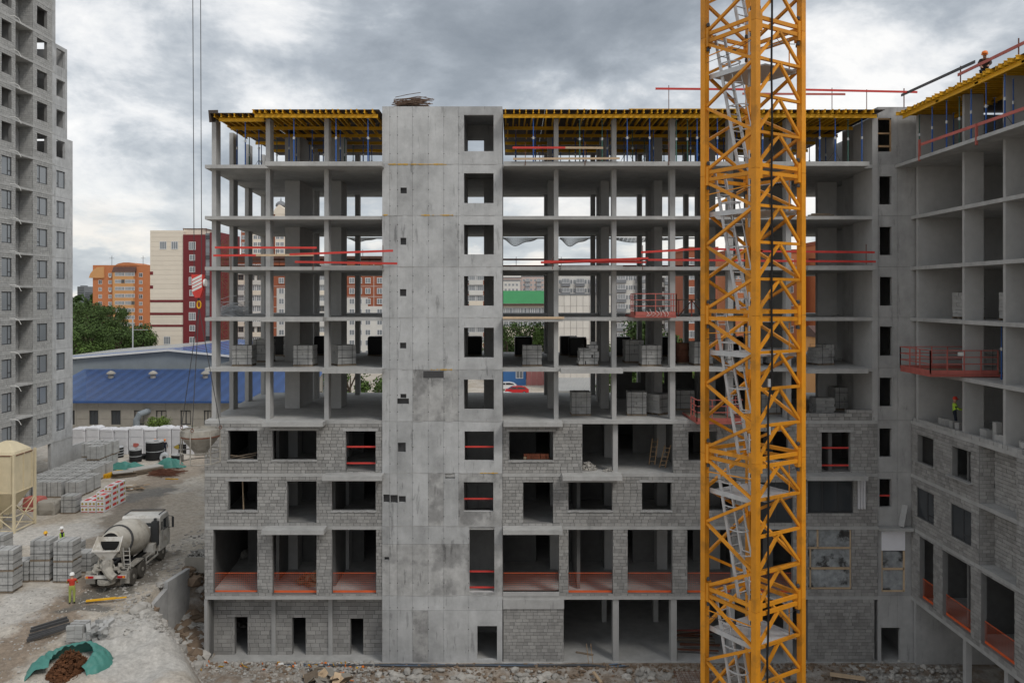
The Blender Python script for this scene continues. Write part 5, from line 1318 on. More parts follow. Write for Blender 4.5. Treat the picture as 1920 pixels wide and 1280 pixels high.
ring_stack(215, 859, .62, 1.15, 'stack of four black rings with pale rims', 4, False); ring_stack(249, 867, .62, 1.3, 'narrow black well ring pair with a pale lid', 2); ring_stack(283, 864, .9, 1.95, 'largest black well ring with a pale lid and manhole', 2)
ring_stack(341, 852, .88, 1.2, 'wide black well ring half behind the hanging bucket', 2); ring_stack(328, 867, .62, .7, 'low black well ring beside the lying drum', 1); ring_stack(264, 861, .55, .45, 'flat black ring behind the narrow pair', 1, False)
g = gnd(308, 864); t = thing('lying_drum', 'grey drum lying on its side between the black rings', 'drum', g); m = MB(); m.lathe([(.42, -.5), (.45, -.45), (.45, .45), (.42, .5)], (0, 0, .45), (.4, -1, 0), 18); m.build('barrel', 'galv', t, True); m = MB(); m.lathe([(.2, .5), (.2, .52)], (0, 0, .45), (.4, -1, 0), 12); m.build('bung', 'steel_dark', t, True)
# stacks of shuttering sheets, beams, rebar, boards
def sheet_stack(px, py, n, rz, mm, label, sx=2.4, sy=1.3, th=.07, mess=.06):
    g = gnd(px, py); t = thing('shutter_stack', label, 'shuttering', g, None, rz); rr = random.Random(px)
    for i in range(n): m = MB(); m.cbox((rr.gauss(0, mess), rr.gauss(0, mess), th / 2 + i * (th + .012)), (sx + rr.gauss(0, .05), sy, th), Matrix.Rotation(rr.gauss(0, .03), 3, 'Z')); m.build('sheet', mm if i < n - 1 else 'rock', t, True)
sheet_stack(272, 886, 7, .9, 'dirt_wood', 'neat stack of shuttering sheets with a pale top sheet', 3.0, 1.4); sheet_stack(234, 893, 8, .5, 'dirt_wood', 'untidy stack of warped shuttering boards beside the yellow beams', 1.9, 1.2, .06, .15)
g = gnd(208, 893); t = thing('beam_stack', 'stack of short yellow formwork beams beside the pallet field', 'beams', g)
for i in range(8): m = MB(); m.bar((-.3 + (i % 4) * .16, -.9, .1 + (i // 4) * .2), (.1 + (i % 4) * .16, 1.2, .1 + (i // 4) * .2), .08, .19); m.build('beam', 'beam_yellow', t, True)
g = gnd(300, 892); wires('rebar_heap', (g.x - .5, g.y + .5, 3.95), 2.6, 110, 'rust', 'sprawling heap of rusty rebar offcuts before the green sheets', 'rebar heap', .5, .35, .02, 1, 4)
g = gnd(232, 917); t = thing('broken_boards', 'scatter of broken pale boards beside the insulation packs', 'boards', g); rr = random.Random(21)
for i in range(16): m = MB(); p = Vector((rr.uniform(-1, 1.6), rr.uniform(-.7, .7), .04 + rr.random() * .15)); a = rr.gauss(.1, .5); m.bar(p, p + Vector((math.cos(a), math.sin(a), rr.uniform(-.02, .1))) * rr.uniform(.6, 1.5), .18, .03); m.build('board', rr.choice(('pale_wood', 'wood', 'dirt_wood', 'white_paint')), t, True)
g = gnd(322, 898); m = MB(); m.bar(g + Vector((-.6, 0, .05)), g + Vector((.7, -.2, .05)), .12, .08); tag(m.build('yellow_beam', 'beam_yellow'), 'single short yellow beam lying before the rebar heap', 'beam')
g = gnd(195, 1128); m = MB(); m.bar(g + Vector((-.95, -.15, .12)), g + Vector((.55, .25, .14)), .16, .08); m.bar(g + Vector((.5, .24, .13)), g + Vector((1.1, .4, .13)), .12, .05); tag(m.build('yellow_beam', 'beam_yellow'), 'long yellow beam lying on wet ground behind the truck', 'beam')
def cloth(name, c, rx, ry, h, label, seed, mm='teal', hole=None, a0=0, a1=6.283, r0=0.0):
    m = MB(); na, nr = 64, 14; vs = []
    for j in range(nr + 1):
        rr_ = r0 + (1 - r0) * j / nr
        for i in range(na + 1):
            a = a0 + (a1 - a0) * i / na; w_ = 1 + .12 * noise.noise(Vector((math.cos(a) * 2, math.sin(a) * 2, seed)))
            x, y = math.cos(a) * rx * rr_ * w_, math.sin(a) * ry * rr_ * w_
            z = h * (1 - rr_ ** 2) + .22 * h * noise.noise(Vector((x * 1.9, y * 1.9, seed * 3.1))) + .10 * abs(noise.noise(Vector((a * 5, rr_ * 3, seed)))) * (rr_ + .2) + .05 * math.sin(a * 17 + seed) * rr_
            vs.append((c[0] + x, c[1] + y, c[2] + max(.03, z)))
    fs = [(j * (na + 1) + i, j * (na + 1) + i + 1, (j + 1) * (na + 1) + i + 1, (j + 1) * (na + 1) + i) for j in range(nr) for i in range(na)]
    m.add(vs, fs); return tag(m.build(name, mm, smooth=True), label, 'tarpaulin')
g = gnd(238, 879); cloth('tarpaulin', (g.x, g.y, 3.9), 2.3, .8, .7, 'crumpled green sheet behind the shuttering stacks', 3); g = gnd(318, 876); cloth('tarpaulin', (g.x, g.y, 3.9), 1.7, .7, .95, 'heaped green sheet below the hanging bucket', 5)
# foreground corner: rails, tumbled blocks, brown heap under a teal tarpaulin
def gz(x, y): return ground_z(x, y)
t = thing('steel_rails', 'bundle of dark steel rails lying on the broken ground', 'rails', gnd(95, 1200)); rr = random.Random(2)
for i in range(5):
    p = gnd(50 + i * 2, 1203 - i * 4); q = gnd(138 - i * 3, 1187 - i * 4); m = MB(); m.bar(Vector((p.x, p.y, gz(p.x, p.y) + .14 + (i // 3) * .1)), Vector((q.x, q.y, gz(q.x, q.y) + .14 + (i // 3) * .1)), .13, .13); m.build('rail', 'steel_dark', t)
g = gnd(170, 1212); t = thing('tumbled_blocks', 'tumbled half-collapsed pallet of grey blocks beside the teal tarpaulin', 'block heap', Vector((g.x, g.y, gz(g.x, g.y)))); rr = random.Random(8)
bm_ = block_mesh('block', .39, .19, .19, 'pale_block')
for i in range(60):
    o = bpy.data.objects.new('block', bm_); COL.objects.link(o); o.parent = t; l = i // 15; j = i % 15
    if j % 5 < 2 + (l < 2): o.location = (-.75 + (j % 5) * .4, -.4 + (j // 5) * .3 + rr.gauss(0, .02), .1 + l * .2); o.rotation_euler = (0, 0, rr.gauss(0, .06))
    else: o.location = (.1 + (j % 5 - 2) * .35 + rr.gauss(0, .1), -.45 + (j // 5) * .4 + rr.gauss(0, .1), .1 + l * .17 + rr.random() * .05); o.rotation_euler = (rr.gauss(0, .3), rr.gauss(0, .3), rr.random() * 3)
hc = gnd(128, 1268); hz_ = gz(hc.x, hc.y) - .1
bh_ = heap('brown_heap', (hc.x + .0, hc.y + .15, hz_), .95, .9, 1.1, 1500, 'brown_heap', 'heap of brown fibrous scrap under the teal tarpaulin', 'heap', .04, .17, .25, 31)
m = MB()
na, nr, seed = 90, 22, 4.0; vs = []
for j in range(nr + 1):
    s_ = j / nr
    for i in range(na + 1):
        a = R(-38) + R(250) * i / na
        rad = .86 + s_ * (.72 + .22 * math.sin(a * 2 + 1)) ; x, y = math.cos(a) * rad * 1.08, math.sin(a) * rad
        prof = .95 * math.sin(math.pi * min(1, .38 + s_ * .62)) ** .8
        z = prof * (.75 + .35 * math.sin(a)) + .20 * noise.noise(Vector((x * 1.6, y * 1.6, seed))) + .17 * abs(noise.noise(Vector((a * 3.2 + s_, s_ * 2.2, 7)))) + .05 * noise.noise(Vector((x * 6, y * 6, 2)))
        vs.append((hc.x + x, hc.y + .25 + y, hz_ + max(.04, z)))
m.add(vs, [(j * (na + 1) + i, j * (na + 1) + i + 1, (j + 1) * (na + 1) + i + 1, (j + 1) * (na + 1) + i) for j in range(nr) for i in range(na)])
tag(m.build('tarpaulin', 'teal', smooth=True), 'large teal tarpaulin pulled back in a crescent round the brown heap', 'tarpaulin')
g = gnd(366, 1068); bz = gz(g.x, g.y); t = thing('scrap_bin', 'weathered concrete bin of scrap beside the corner of the building', 'bin', (g.x, g.y + .5, bz))
for (a, b_, c_, d) in ((-.65, .65, -.5, -.42), (-.65, .65, .42, .5), (-.65, -.57, -.42, .42), (.57, .65, -.42, .42)): m = MB(); m.box(a, b_, c_, d, 0, 1.0); m.build('side', 'old_wall', t, True)
m = MB(); m.box(-.6, .6, -.45, .45, 0, .1); m.build('floor', 'old_wall', t, True)
rr = random.Random(12); m = MB()
for i in range(40): m.cbox((rr.uniform(-.45, .45), rr.uniform(-.3, .3), .75 + rr.random() * .45), (rr.uniform(.1, .5), rr.uniform(.05, .3), rr.uniform(.03, .1)), Matrix.Rotation(rr.random() * 3, 3, (rr.random(), rr.random(), 1)), rr.random())
m.build('scrap', 'rock', t, True, kind='stuff')
# retaining wall stub at the yard edge
t = thing('retaining_wall', 'bare grey retaining wall at the broken edge of the yard', 'wall', (-21, 48.8, .3))
for (a, b_, zt) in (((-21.35, 46.7), (-21.1, 48.4), 3.75), ((-21.1, 48.42), (-20.75, 50.9), 4.15)):
    m = MB(); d = Vector((b_[0] - a[0], b_[1] - a[1], 0)).normalized(); n_ = Vector((d.y, -d.x, 0)); P = [Vector((*a, 0)), Vector((*b_, 0)), Vector((*b_, 0)) + n_ * .28, Vector((*a, 0)) + n_ * .28]
    m.add([(p.x, p.y, -.2) for p in P] + [(p.x, p.y, zt - (.5 if k in (0, 3) and a[1] < 47 else 0)) for k, p in enumerate(P)], MB.BF); m.build('panel', 'concrete', t)

# rubble: loose stones too many to count
def rocks(name, sampler, n, smin, smax, mm, seed, flat=(.45, .9)):
    rr = random.Random(seed); m = MB()
    ico = [(0, 0, 1), (.89, 0, .45), (.28, .85, .45), (-.72, .53, .45), (-.72, -.53, .45), (.28, -.85, .45), (.72, .53, -.45), (-.28, .85, -.45), (-.89, 0, -.45), (-.28, -.85, -.45), (.72, -.53, -.45), (0, 0, -1)]
    F_ = [(0, 1, 2), (0, 2, 3), (0, 3, 4), (0, 4, 5), (0, 5, 1), (1, 6, 2), (2, 7, 3), (3, 8, 4), (4, 9, 5), (5, 10, 1), (6, 7, 2), (7, 8, 3), (8, 9, 4), (9, 10, 5), (10, 6, 1), (11, 7, 6), (11, 8, 7), (11, 9, 8), (11, 10, 9), (11, 6, 10)]
    for i in range(n):
        x, y = sampler(rr); s_ = smin + (smax - smin) * rr.random() ** 3; z = gz(x, y)
        sx, sy, sz = s_ * rr.uniform(.7, 1.5), s_ * rr.uniform(.7, 1.3), s_ * rr.uniform(*flat); a = rr.random() * 6.28; ca, sa = math.cos(a), math.sin(a)
        P = []
        for (p, q, r_) in ico:
            j = rr.uniform(.75, 1.2); X, Y, Z_ = p * sx * j, q * sy * j, r_ * sz * j; P.append((x + X * ca - Y * sa, y + X * sa + Y * ca, z + Z_ + sz * .2))
        m.add(P, F_, rr.random())
    return m.build(name, mm, kind='stuff')
rocks('rubble', lambda r: (r.uniform(-20.6, -18.0) + r.gauss(0, .3), r.uniform(44.0, 55)), 2200, .04, .42, 'rock', 1)
rocks('rubble', lambda r: (r.uniform(-20.9, -18.3), r.uniform(45.5, 56)), 1500, .05, .5, 'rock_brown', 2)
rocks('rubble', lambda r: (r.uniform(-18.5, -8.0), 46.9 - abs(r.gauss(0, 1.1))), 2600, .02, .15, 'rock', 3)
rocks('rubble', lambda r: (r.uniform(-18, 22), 46.6 - abs(r.gauss(0, .9))), 2200, .015, .15, 'rock_brown', 4)
rocks('rubble', lambda r: (r.choice((-7.0, -5.4, 1.0, 1.8, 7.6, -2.4)) + r.gauss(0, .8), 45.3 + r.gauss(0, .3)), 260, .06, .30, 'rock', 5)
rocks('rubble', lambda r: ((lambda y: (-21.2 + max(0, 45.6 - y) * .71 + r.gauss(.9, 1.3), y))(r.uniform(40, 47.3))), 1700, .015, .13, 'rock', 6)
rocks('rubble', lambda r: (r.uniform(-33, -20), r.uniform(35.5, 48)), 2600, .012, .08, 'rock', 7)
rocks('rubble', lambda r: (r.uniform(-24.0, -20.4), r.uniform(47.5, 60)), 600, .02, .14, 'rock', 8)
rocks('rubble', lambda r: (r.uniform(19, 26), r.gauss(45.3, .7)), 600, .02, .2, 'rock', 9)
# litter between the stones
m = MB(); rr = random.Random(77); cols = ('beam_yellow', 'helmet_orange', 'white_paint')
for mm in cols:
    m = MB()
    for i in range(26): x, y = rr.uniform(-17.5, -8.5), 46.6 - abs(rr.gauss(0, .9)); m.cbox((x, y, gz(x, y) + .1), (rr.uniform(.08, .3), rr.uniform(.05, .16), .03), Matrix.Rotation(rr.random() * 6, 3, (rr.random(), rr.random(), 1)))
    m.build('litter', mm, kind='stuff')
t = thing('broken_sheets', 'pile of broken brown fibreboard sheets before the left facade', 'boards', (xf(640), 45.0, 0)); rr = random.Random(14)
for i in range(16):
    x, y = xf(rr.uniform(600, 670)), rr.uniform(44.2, 45.4); p = Vector((x, y, gz(x, y) + .15 + rr.random() * .25)); m = MB(); m.cbox(p, (rr.uniform(.5, 1.3), rr.uniform(.3, .8), .025), Matrix.Rotation(rr.gauss(0, .35), 3, 'X') @ Matrix.Rotation(rr.gauss(0, .3), 3, 'Y') @ Matrix.Rotation(rr.random() * 3, 3, 'Z')); m.build('sheet', rr.choice(('pale_wood', 'old_wall', 'dirt_wood')), t)
# strip foundation, blue pipes, floor slab of the garage
m = MB(); m.box(xf(470), xf(1640), D - .75, D - .1, -.4, -.03); tag(m.build('foundation_edge', 'slab'), '', '', kind='structure')
m = MB(); m.box(-18.2, 38, D - .09, YB - .3, -.3, .03); m.build('garage_floor', 'slab', kind='structure')
t = thing('blue_hose', 'bundle of flat blue hoses lying along the foot of the facade', 'hose', (xf(800), D - .4, 0))
for i in range(4):
    pts = [(xf(530 + k * 33) + i * .2, D - .35 - i * .09 + .05 * math.sin(k * 1.1 + i), .03 + .03 * i % .05 + (.12 if k > 17 else 0) * math.sin(k)) for k in range(20)]; m = MB(); m.tube(pts, .04, 6); m.build('hose', 'pipe_blue' if i % 2 == 0 else 'steel_dark', t)
for (cx_, w_, lab, sd_) in ((-6.2, 2.6, 0, 1), (1.0, 2.2, 0, 2), (15, 2.2, 0, 3)):
    m = MB(); rr = random.Random(sd_); pts = [(cx_ + w_ * math.cos(a) * rr.uniform(.8, 1.1), 44.2 + .75 * math.sin(a) * rr.uniform(.8, 1.1)) for a in [k * .3142 for k in range(20)]]; n = len(pts)
    m.add([(p[0], p[1], -.20) for p in pts], (tuple(range(n)),)); m.build('puddle', 'puddle', kind='structure')
m = MB(); m.bar((xf(1118), 44.3, .05), (xf(1108), 45.4, .12), .16, .1); tag(m.build('loose_beam', 'pale_wood'), 'pale beam lying in the mud before the open garage', 'beam')
m = MB(); m.bar((xf(1535), 45.2, .1), (xf(1590), 44.6, .12), .4, .06); tag(m.build('loose_board', 'pale_wood'), 'wide pale board lying before the block wall by the mast', 'board')
t = thing('rebar_mesh', 'rusty welded rebar mesh leaning at the garage edge', 'rebar mesh', (xf(1285), 45.2, 0))
m = MB()
for i in range(12): m.tube([(xf(1255) + i * .2, 45.5, .12), (xf(1258) + i * .2, 44.1, -.1)], .012, 4)
for i in range(9): m.tube([(xf(1253), 45.5 - i * .17, .12 - i * .026), (xf(1328), 45.5 - i * .17, .12 - i * .026)], .012, 4)
m.build('bars', 'rust', t)
rr = random.Random(31); t = thing('garage_boards', 'brown boards stacked on supports in the open garage', 'boards', (xf(1295), D + 2.0, 0))
for i in range(9): m = MB(); x = xf(1278) + rr.uniform(0, .4); y = D + 1.2 + i * .3; m.bar((x, y, .2 + rr.random() * .35), (x + 2.4, y + rr.gauss(0, .2), .2 + rr.random() * .3), .2, .04); m.build('board', rr.choice(('rust', 'dirt_wood', 'dirt_wood', 'faded_red')), t)
for (a, b_, lab) in ((1100, 1114, 'first thin stake leaning in the open garage mouth'), (1108, 1118, 'second thin stake leaning in the open garage mouth')):
    m = MB(); m.tube([(xf(a + 3), D - .2, .02), (xf(a), D + .1, 1.05)], .018, 5); tag(m.build('stake', 'wood'), lab, 'stake')
m = MB(); m.bar((xf(1083), D + 1.2, .07), (xf(1115), D + .8, .07), .14, .06); tag(m.build('floor_board', 'dirt_wood'), 'dark board lying on the garage floor', 'board')

# ---------------------------------------------------------------- concrete mixer truck (drives along +Y)
def wheel(par, x, y, r, wd, dual=False):
    w_ = MB(); s_ = 1 if x > 0 else -1; w_.lathe([(r * .62, -wd / 2), (r * .95, -wd / 2), (r, -wd / 2 + .05), (r, wd / 2 - .05), (r * .95, wd / 2), (r * .62, wd / 2)], (x, y, r), (s_, 0, 0), 24); ob = w_.build('wheel', 'dusty_tyre', par, True)
    w_ = MB(); w_.lathe([(r * .62, -.02), (r * .6, .06), (r * .3, .02), (r * .22, .1), (r * .05, .1)], (x + s_ * (wd / 2 - .06), y, r), (s_, 0, 0), 18); q = w_.build('rim', 'truck_dirty', ob, True)
tk = thing('mixer_truck', 'dirty white concrete mixer truck standing with its chute end to the building site slope', 'truck', (-24.3, 50.85, 3.93), None, .05)
def part(name, mm, f, par=tk, smooth=False): m = MB(); f(m); return m.build(name, mm, par, True, smooth)
part('chassis', 'steel_dark', lambda m: (m.box(-.5, -.3, -3.3, 3.3, .75, 1.0), m.box(.3, .5, -3.3, 3.3, .75, 1.0), m.box(-.9, .9, -.4, .0, .55, .95)))
for y in (-2.35, -1.05, 2.35):
    for x in (-1.02, 1.02): wheel(tk, x, y, .52, .42 if y < 0 else .32)
part('cab', 'truck_white', lambda m: m.prism([(1.75, .75), (3.45, .75), (3.52, 1.3), (3.42, 2.25), (3.15, 2.92), (3.0, 3.02), (1.85, 3.02), (1.75, 2.9)], -1.22, 1.22, 'x'))
cabp = [o for o in tk.children if o.name.startswith('cab')][0]
part('rear_window', 'glass', lambda m: m.box(-.75, .75, 1.735, 1.748, 2.0, 2.6), cabp); part('windscreen', 'glass', lambda m: m.add([(-1.05, 3.44, 2.0), (1.05, 3.44, 2.0), (1.0, 3.2, 2.83), (-1.0, 3.2, 2.83)], ((0, 1, 2, 3),)), cabp)
for s_ in (-1, 1):
    part('side_window', 'glass', lambda m: m.prism([(2.3, 1.95), (3.3, 1.95), (3.05, 2.7), (2.3, 2.7)], s_ * 1.222, s_ * 1.232, 'x'), cabp)
    part('small_window', 'glass', lambda m: m.box(min(s_ * 1.222, s_ * 1.232), max(s_ * 1.222, s_ * 1.232), 1.9, 2.18, 2.05, 2.6), cabp)
    part('door_seam', 'frame_dark', lambda m: m.box(min(s_ * 1.222, s_ * 1.227), max(s_ * 1.222, s_ * 1.227), 2.22, 2.24, 1.0, 2.75), cabp)
    part('mirror', 'frame_dark', lambda m: (m.box(s_ * 1.5 - .06, s_ * 1.5 + .06, 3.2, 3.3, 1.9, 2.6), m.bar((s_ * 1.2, 3.2, 2.7), (s_ * 1.5, 3.25, 2.62), .03), m.bar((s_ * 1.2, 3.2, 1.9), (s_ * 1.5, 3.25, 1.92), .03)))
    part('mudguard', 'truck_dirty', lambda m: m.tube([(s_ * 1.02, -2.35 + math.cos(a) * .66 * 1.0 if a > 1.57 else -1.05 + math.cos(a) * .66, .52 + math.sin(a) * .62) for a in [i * math.pi / 12 for i in range(13)]], .06, 6))
    part('mudguard', 'truck_dirty', lambda m: m.box(s_ * 1.02 - .24, s_ * 1.02 + .24, -2.5, -.9, 1.13, 1.17))
    part('rear_flap', 'truck_dirty', lambda m: m.box(s_ * 1.0 - .27, s_ * 1.0 + .27, -3.08, -3.04, .35, 1.1))
    part('rear_light', 'lamp_red', lambda m: m.box(s_ * .92 - .22, s_ * .92 + .22, -3.40, -3.35, .78, .9))
    part('indicator', 'lamp_orange', lambda m: m.box(s_ * 1.06 - .06, s_ * 1.06 + .06, -3.412, -3.401, .79, .89))
    part('headlight', 'frame_white', lambda m: m.box(s_ * .85 - .2, s_ * .85 + .2, 3.46, 3.53, .95, 1.15), cabp)
    part('side_guard', 'truck_white', lambda m: (m.bar((s_ * 1.15, -.35, .62), (s_ * 1.15, 1.6, .62), .03, .12), m.bar((s_ * 1.15, -.35, .98), (s_ * 1.15, 1.6, .98), .03, .08), m.bar((s_ * 1.15, -.3, .6), (s_ * 1.15, -.3, 1.0), .04), m.bar((s_ * 1.15, 1.5, .6), (s_ * 1.15, 1.5, 1.0), .04)))
part('rear_bumper', 'truck_white', lambda m: m.box(-1.2, 1.2, -3.36, -3.26, .74, .93)); part('roof_rail', 'frame_dark', lambda m: m.tube([(-1.1, 1.9, 3.12), (-1.1, 3.0, 3.14), (1.1, 3.0, 3.14), (1.1, 1.9, 3.12)], .035, 6))
part('air_intake', 'frame_dark', lambda m: (m.box(.78, 1.18, 1.42, 1.72, 1.2, 2.75), m.tube([(.98, 1.57, 2.75), (.98, 1.57, 2.95)], .1, 8))); part('water_tank', 'truck_white', lambda m: m.lathe([(.3, -.7), (.32, -.66), (.32, .66), (.3, .7)], (0, 1.5, 2.1), (1, 0, 0), 14))
part('tool_box', 'truck_white', lambda m: m.box(.55, 1.15, .75, 1.3, 1.0, 1.45)); part('grille', 'frame_dark', lambda m: m.box(-.8, .8, 3.50, 3.53, 1.2, 1.55), cabp)
ax0 = Vector((0, 1.35, 1.95)); ax1 = Vector((0, -2.75, 2.72)); ad = (ax1 - ax0).normalized(); LN = (ax1 - ax0).length
dr = part('drum', 'drum', lambda m: m.lathe([(.25, -.05), (.62, .0), (.9, .35), (1.1, .9), (1.16, 1.5), (1.13, 2.0), (.98, 2.7), (.78, 3.4), (.62, LN - .1), (.60, LN)], ax0, ad, 32), smooth=True)
part('drum_ring', 'steel_dark', lambda m: m.lathe([(.885, 3.02), (.93, 3.03), (.93, 3.16), (.85, 3.17)], ax0, ad, 32), dr); part('drum_mouth_shade', 'hole', lambda m: m.lathe([(.54, LN - .02), (.54, LN + .01)], ax0, ad, 24), dr)  # black disc closes the mouth in place of the shade inside
part('drum_stand', 'truck_dirty', lambda m: (m.bar((-.7, -2.4, 1.0), (-.5, -2.5, 2.3), .12), m.bar((.7, -2.4, 1.0), (.5, -2.5, 2.3), .12), m.box(-.7, .7, -2.55, -2.4, 1.75, 1.95)))
part('drum_pedestal', 'truck_dirty', lambda m: m.box(-.6, .6, 1.2, 1.6, 1.0, 1.7))
part('charge_hopper', 'truck_white', lambda m: m.add([(-.75, -3.35, 2.35), (.75, -3.35, 2.35), (.7, -2.75, 3.05), (-.7, -2.75, 3.05), (-.2, -3.15, 1.72), (.2, -3.15, 1.72), (.25, -2.75, 1.95), (-.25, -2.75, 1.95)], ((0, 1, 5, 4), (1, 2, 6, 5), (2, 3, 7, 6), (3, 0, 4, 7))))
part('hopper_rim', 'truck_white', lambda m: (m.bar((-.8, -3.36, 2.37), (.8, -3.36, 2.37), .08, .08), m.bar((-.78, -3.36, 2.37), (-.72, -2.7, 3.07), .06), m.bar((.78, -3.36, 2.37), (.72, -2.7, 3.07), .06)))
part('discharge_chute', 'truck_dirty', lambda m: m.tube([(0, -3.1, 1.65), (.1, -3.35, 1.3), (.35, -3.5, .98), (.62, -3.55, .82)], [.34, .3, .26, .24], 10)); part('chute_arm', 'truck_dirty', lambda m: (m.bar((-.35, -3.0, 1.2), (.3, -3.5, .9), .08), m.bar((.3, -3.0, 1.0), (-.5, -3.45, 1.35), .07), m.bar((-.5, -3.3, .95), (-.55, -3.0, 1.9), .06)))
part('folded_chute', 'truck_dirty', lambda m: m.tube([(-.65, -3.15, 1.0), (-.6, -3.05, 1.5)], .2, 8)); part('counter_bumper', 'truck_dirty', lambda m: m.lathe([(.5, -.12), (.52, .0), (.5, .12)], (0, -3.2, .56), (0, 0, 1), 18))
part('service_ladder', 'truck_white', lambda m: [m.bar((x, -2.55 + .1, .95), (x, -2.65, 2.35), .04) for x in (.72, 1.08)] + [m.bar((.72, -2.5, 1.05 + i * .26), (1.08, -2.5, 1.05 + i * .26), .035) for i in range(5)])
part('splash_crust', 'truck_dirty', lambda m: [m.cbox((random.uniform(-.8, .8), random.uniform(-3.3, -2.6), 1.0 + random.random() * .5), (random.uniform(.1, .35), random.uniform(.1, .3), random.uniform(.05, .15)), Matrix.Rotation(random.random() * 3, 3, (random.random(), random.random(), 1))) for i in range(30)])['kind'] = 'stuff'

# ---------------------------------------------------------------- people
def person(loc, rz, label, top='hivis', legs='cloth_navy', helmet='helmet_white', pose='stand', band=None, Hs=1.0, vest=None):
    J = {'pel': (0, 0, .96), 'wst': (0, .01, 1.10), 'chs': (0, .0, 1.32), 'nck': (0, .0, 1.50), 'hd0': (0, -.02, 1.60), 'hd1': (0, -.02, 1.70),
         'hpL': (.10, 0, .92), 'knL': (.11, -.03, .51), 'anL': (.11, .02, .10), 'toL': (.13, -.15, .045), 'hpR': (-.10, 0, .92), 'knR': (-.11, -.03, .51), 'anR': (-.11, .02, .10), 'toR': (-.13, -.15, .045),
         'shL': (.19, .01, 1.43), 'elL': (.25, .02, 1.14), 'wrL': (.25, -.10, .91), 'shR': (-.19, .01, 1.43), 'elR': (-.25, .02, 1.14), 'wrR': (-.25, -.10, .91)}
    if pose == 'signal': J.update(elL=(.27, -.12, 1.2), wrL=(.12, -.3, 1.36), elR=(-.26, -.1, 1.18), wrR=(-.1, -.3, 1.32))
    if pose == 'reach': J.update(elL=(.26, -.16, 1.16), wrL=(.2, -.42, 1.1), elR=(-.25, -.14, 1.16), wrR=(-.16, -.42, 1.12), knL=(.12, -.1, .52), anL=(.12, -.06, .1), toL=(.13, -.23, .045))
    if pose == 'crouch':
        J.update(pel=(0, .12, .55), wst=(0, .06, .68), chs=(0, -.10, .88), nck=(0, -.2, 1.02), hd0=(0, -.27, 1.1), hd1=(0, -.29, 1.2), hpL=(.1, .1, .52), hpR=(-.1, .1, .52), knL=(.15, -.26, .52), knR=(-.15, -.26, .50), anL=(.13, .0, .1), anR=(-.13, .0, .1), toL=(.15, -.17, .045), toR=(-.15, -.17, .045),
                 shL=(.18, -.14, .96), shR=(-.18, -.14, .96), elL=(.24, -.3, .74), elR=(-.24, -.3, .74), wrL=(.14, -.48, .62), wrR=(-.14, -.48, .62))
    rad = {'pel': (.15, .12), 'wst': (.145, .105), 'chs': (.165, .12), 'nck': (.055, .055), 'hd0': (.085, .10), 'hd1': (.08, .095), 'hpL': (.095, .1), 'knL': (.062, .066), 'anL': (.045, .05), 'toL': (.04, .035), 'shL': (.07, .07), 'elL': (.05, .05), 'wrL': (.034, .036)}
    E = [('pel', 'wst'), ('wst', 'chs'), ('chs', 'nck'), ('nck', 'hd0'), ('hd0', 'hd1')] + [e for s_ in 'LR' for e in (('pel', 'hp' + s_), ('hp' + s_, 'kn' + s_), ('kn' + s_, 'an' + s_), ('an' + s_, 'to' + s_), ('chs', 'sh' + s_), ('sh' + s_, 'el' + s_), ('el' + s_, 'wr' + s_))]
    names = list(J); me = bpy.data.meshes.new('body_skeleton'); me.from_pydata([J[n] for n in names], [(names.index(a), names.index(b_)) for a, b_ in E], [])
    ob = bpy.data.objects.new('body_skeleton', me); COL.objects.link(ob)
    md = ob.modifiers.new('skin', 'SKIN'); md.use_smooth_shade = True
    for i, n in enumerate(names):
        r = rad.get(n) or rad[n[:2] + 'L']; sv = me.skin_vertices[0].data[i]; sv.radius = r; sv.use_root = (n == 'pel')
    ss = ob.modifiers.new('sub', 'SUBSURF'); ss.levels = 1
    dg = bpy.context.evaluated_depsgraph_get(); ev = ob.evaluated_get(dg); bm = bmesh.new(); bm.from_mesh(ev.to_mesh()); ev.to_mesh_clear()
    bpy.data.objects.remove(ob)
    Jv = {k: Vector(p) for k, p in J.items()}
    def add_tube(pts, rs, mi):
        t = MB(); t.tube(pts, rs, 6); vv = [bm.verts.new(p) for p in t.v]
        for f in t.f:
            try: ff = bm.faces.new([vv[i] for i in f]); ff.material_index = mi
            except ValueError: pass
    mats = [top, legs, 'skin', 'black_rubber', band or top]
    # nearest bone decides the garment
    for f in bm.faces:
        c = f.calc_center_median(); best = None
        for a, b_ in E:
            p, q = Jv[a], Jv[b_]; d = q - p; tt = max(0, min(1, (c - p).dot(d) / d.length_squared)); ds = (c - (p + d * tt)).length
            if best is None or ds < best[0]: best = (ds, a, b_, tt)
        a, b_, tt = best[1:]
        if b_[:2] in ('hd',) or (b_ == 'nck' and tt > .8): mi = 2
        elif b_[:2] == 'to' or (b_[:2] == 'an' and tt > .86): mi = 3
        elif b_[:2] in ('hp', 'kn', 'an'): mi = 4 if (b_[:2] == 'an' and .3 < tt < .45) else 1
        elif (a, b_) == ('pel', 'wst') and tt < .35: mi = 1
        elif b_ == 'wst': mi = 4 if band and tt > .7 else 0
        elif b_[:2] == 'wr' and tt > .92: mi = 2
        else: mi = 4 if (band and b_[:2] == 'el' and .45 < tt < .75) else 0
        f.material_index = mi; f.smooth = True
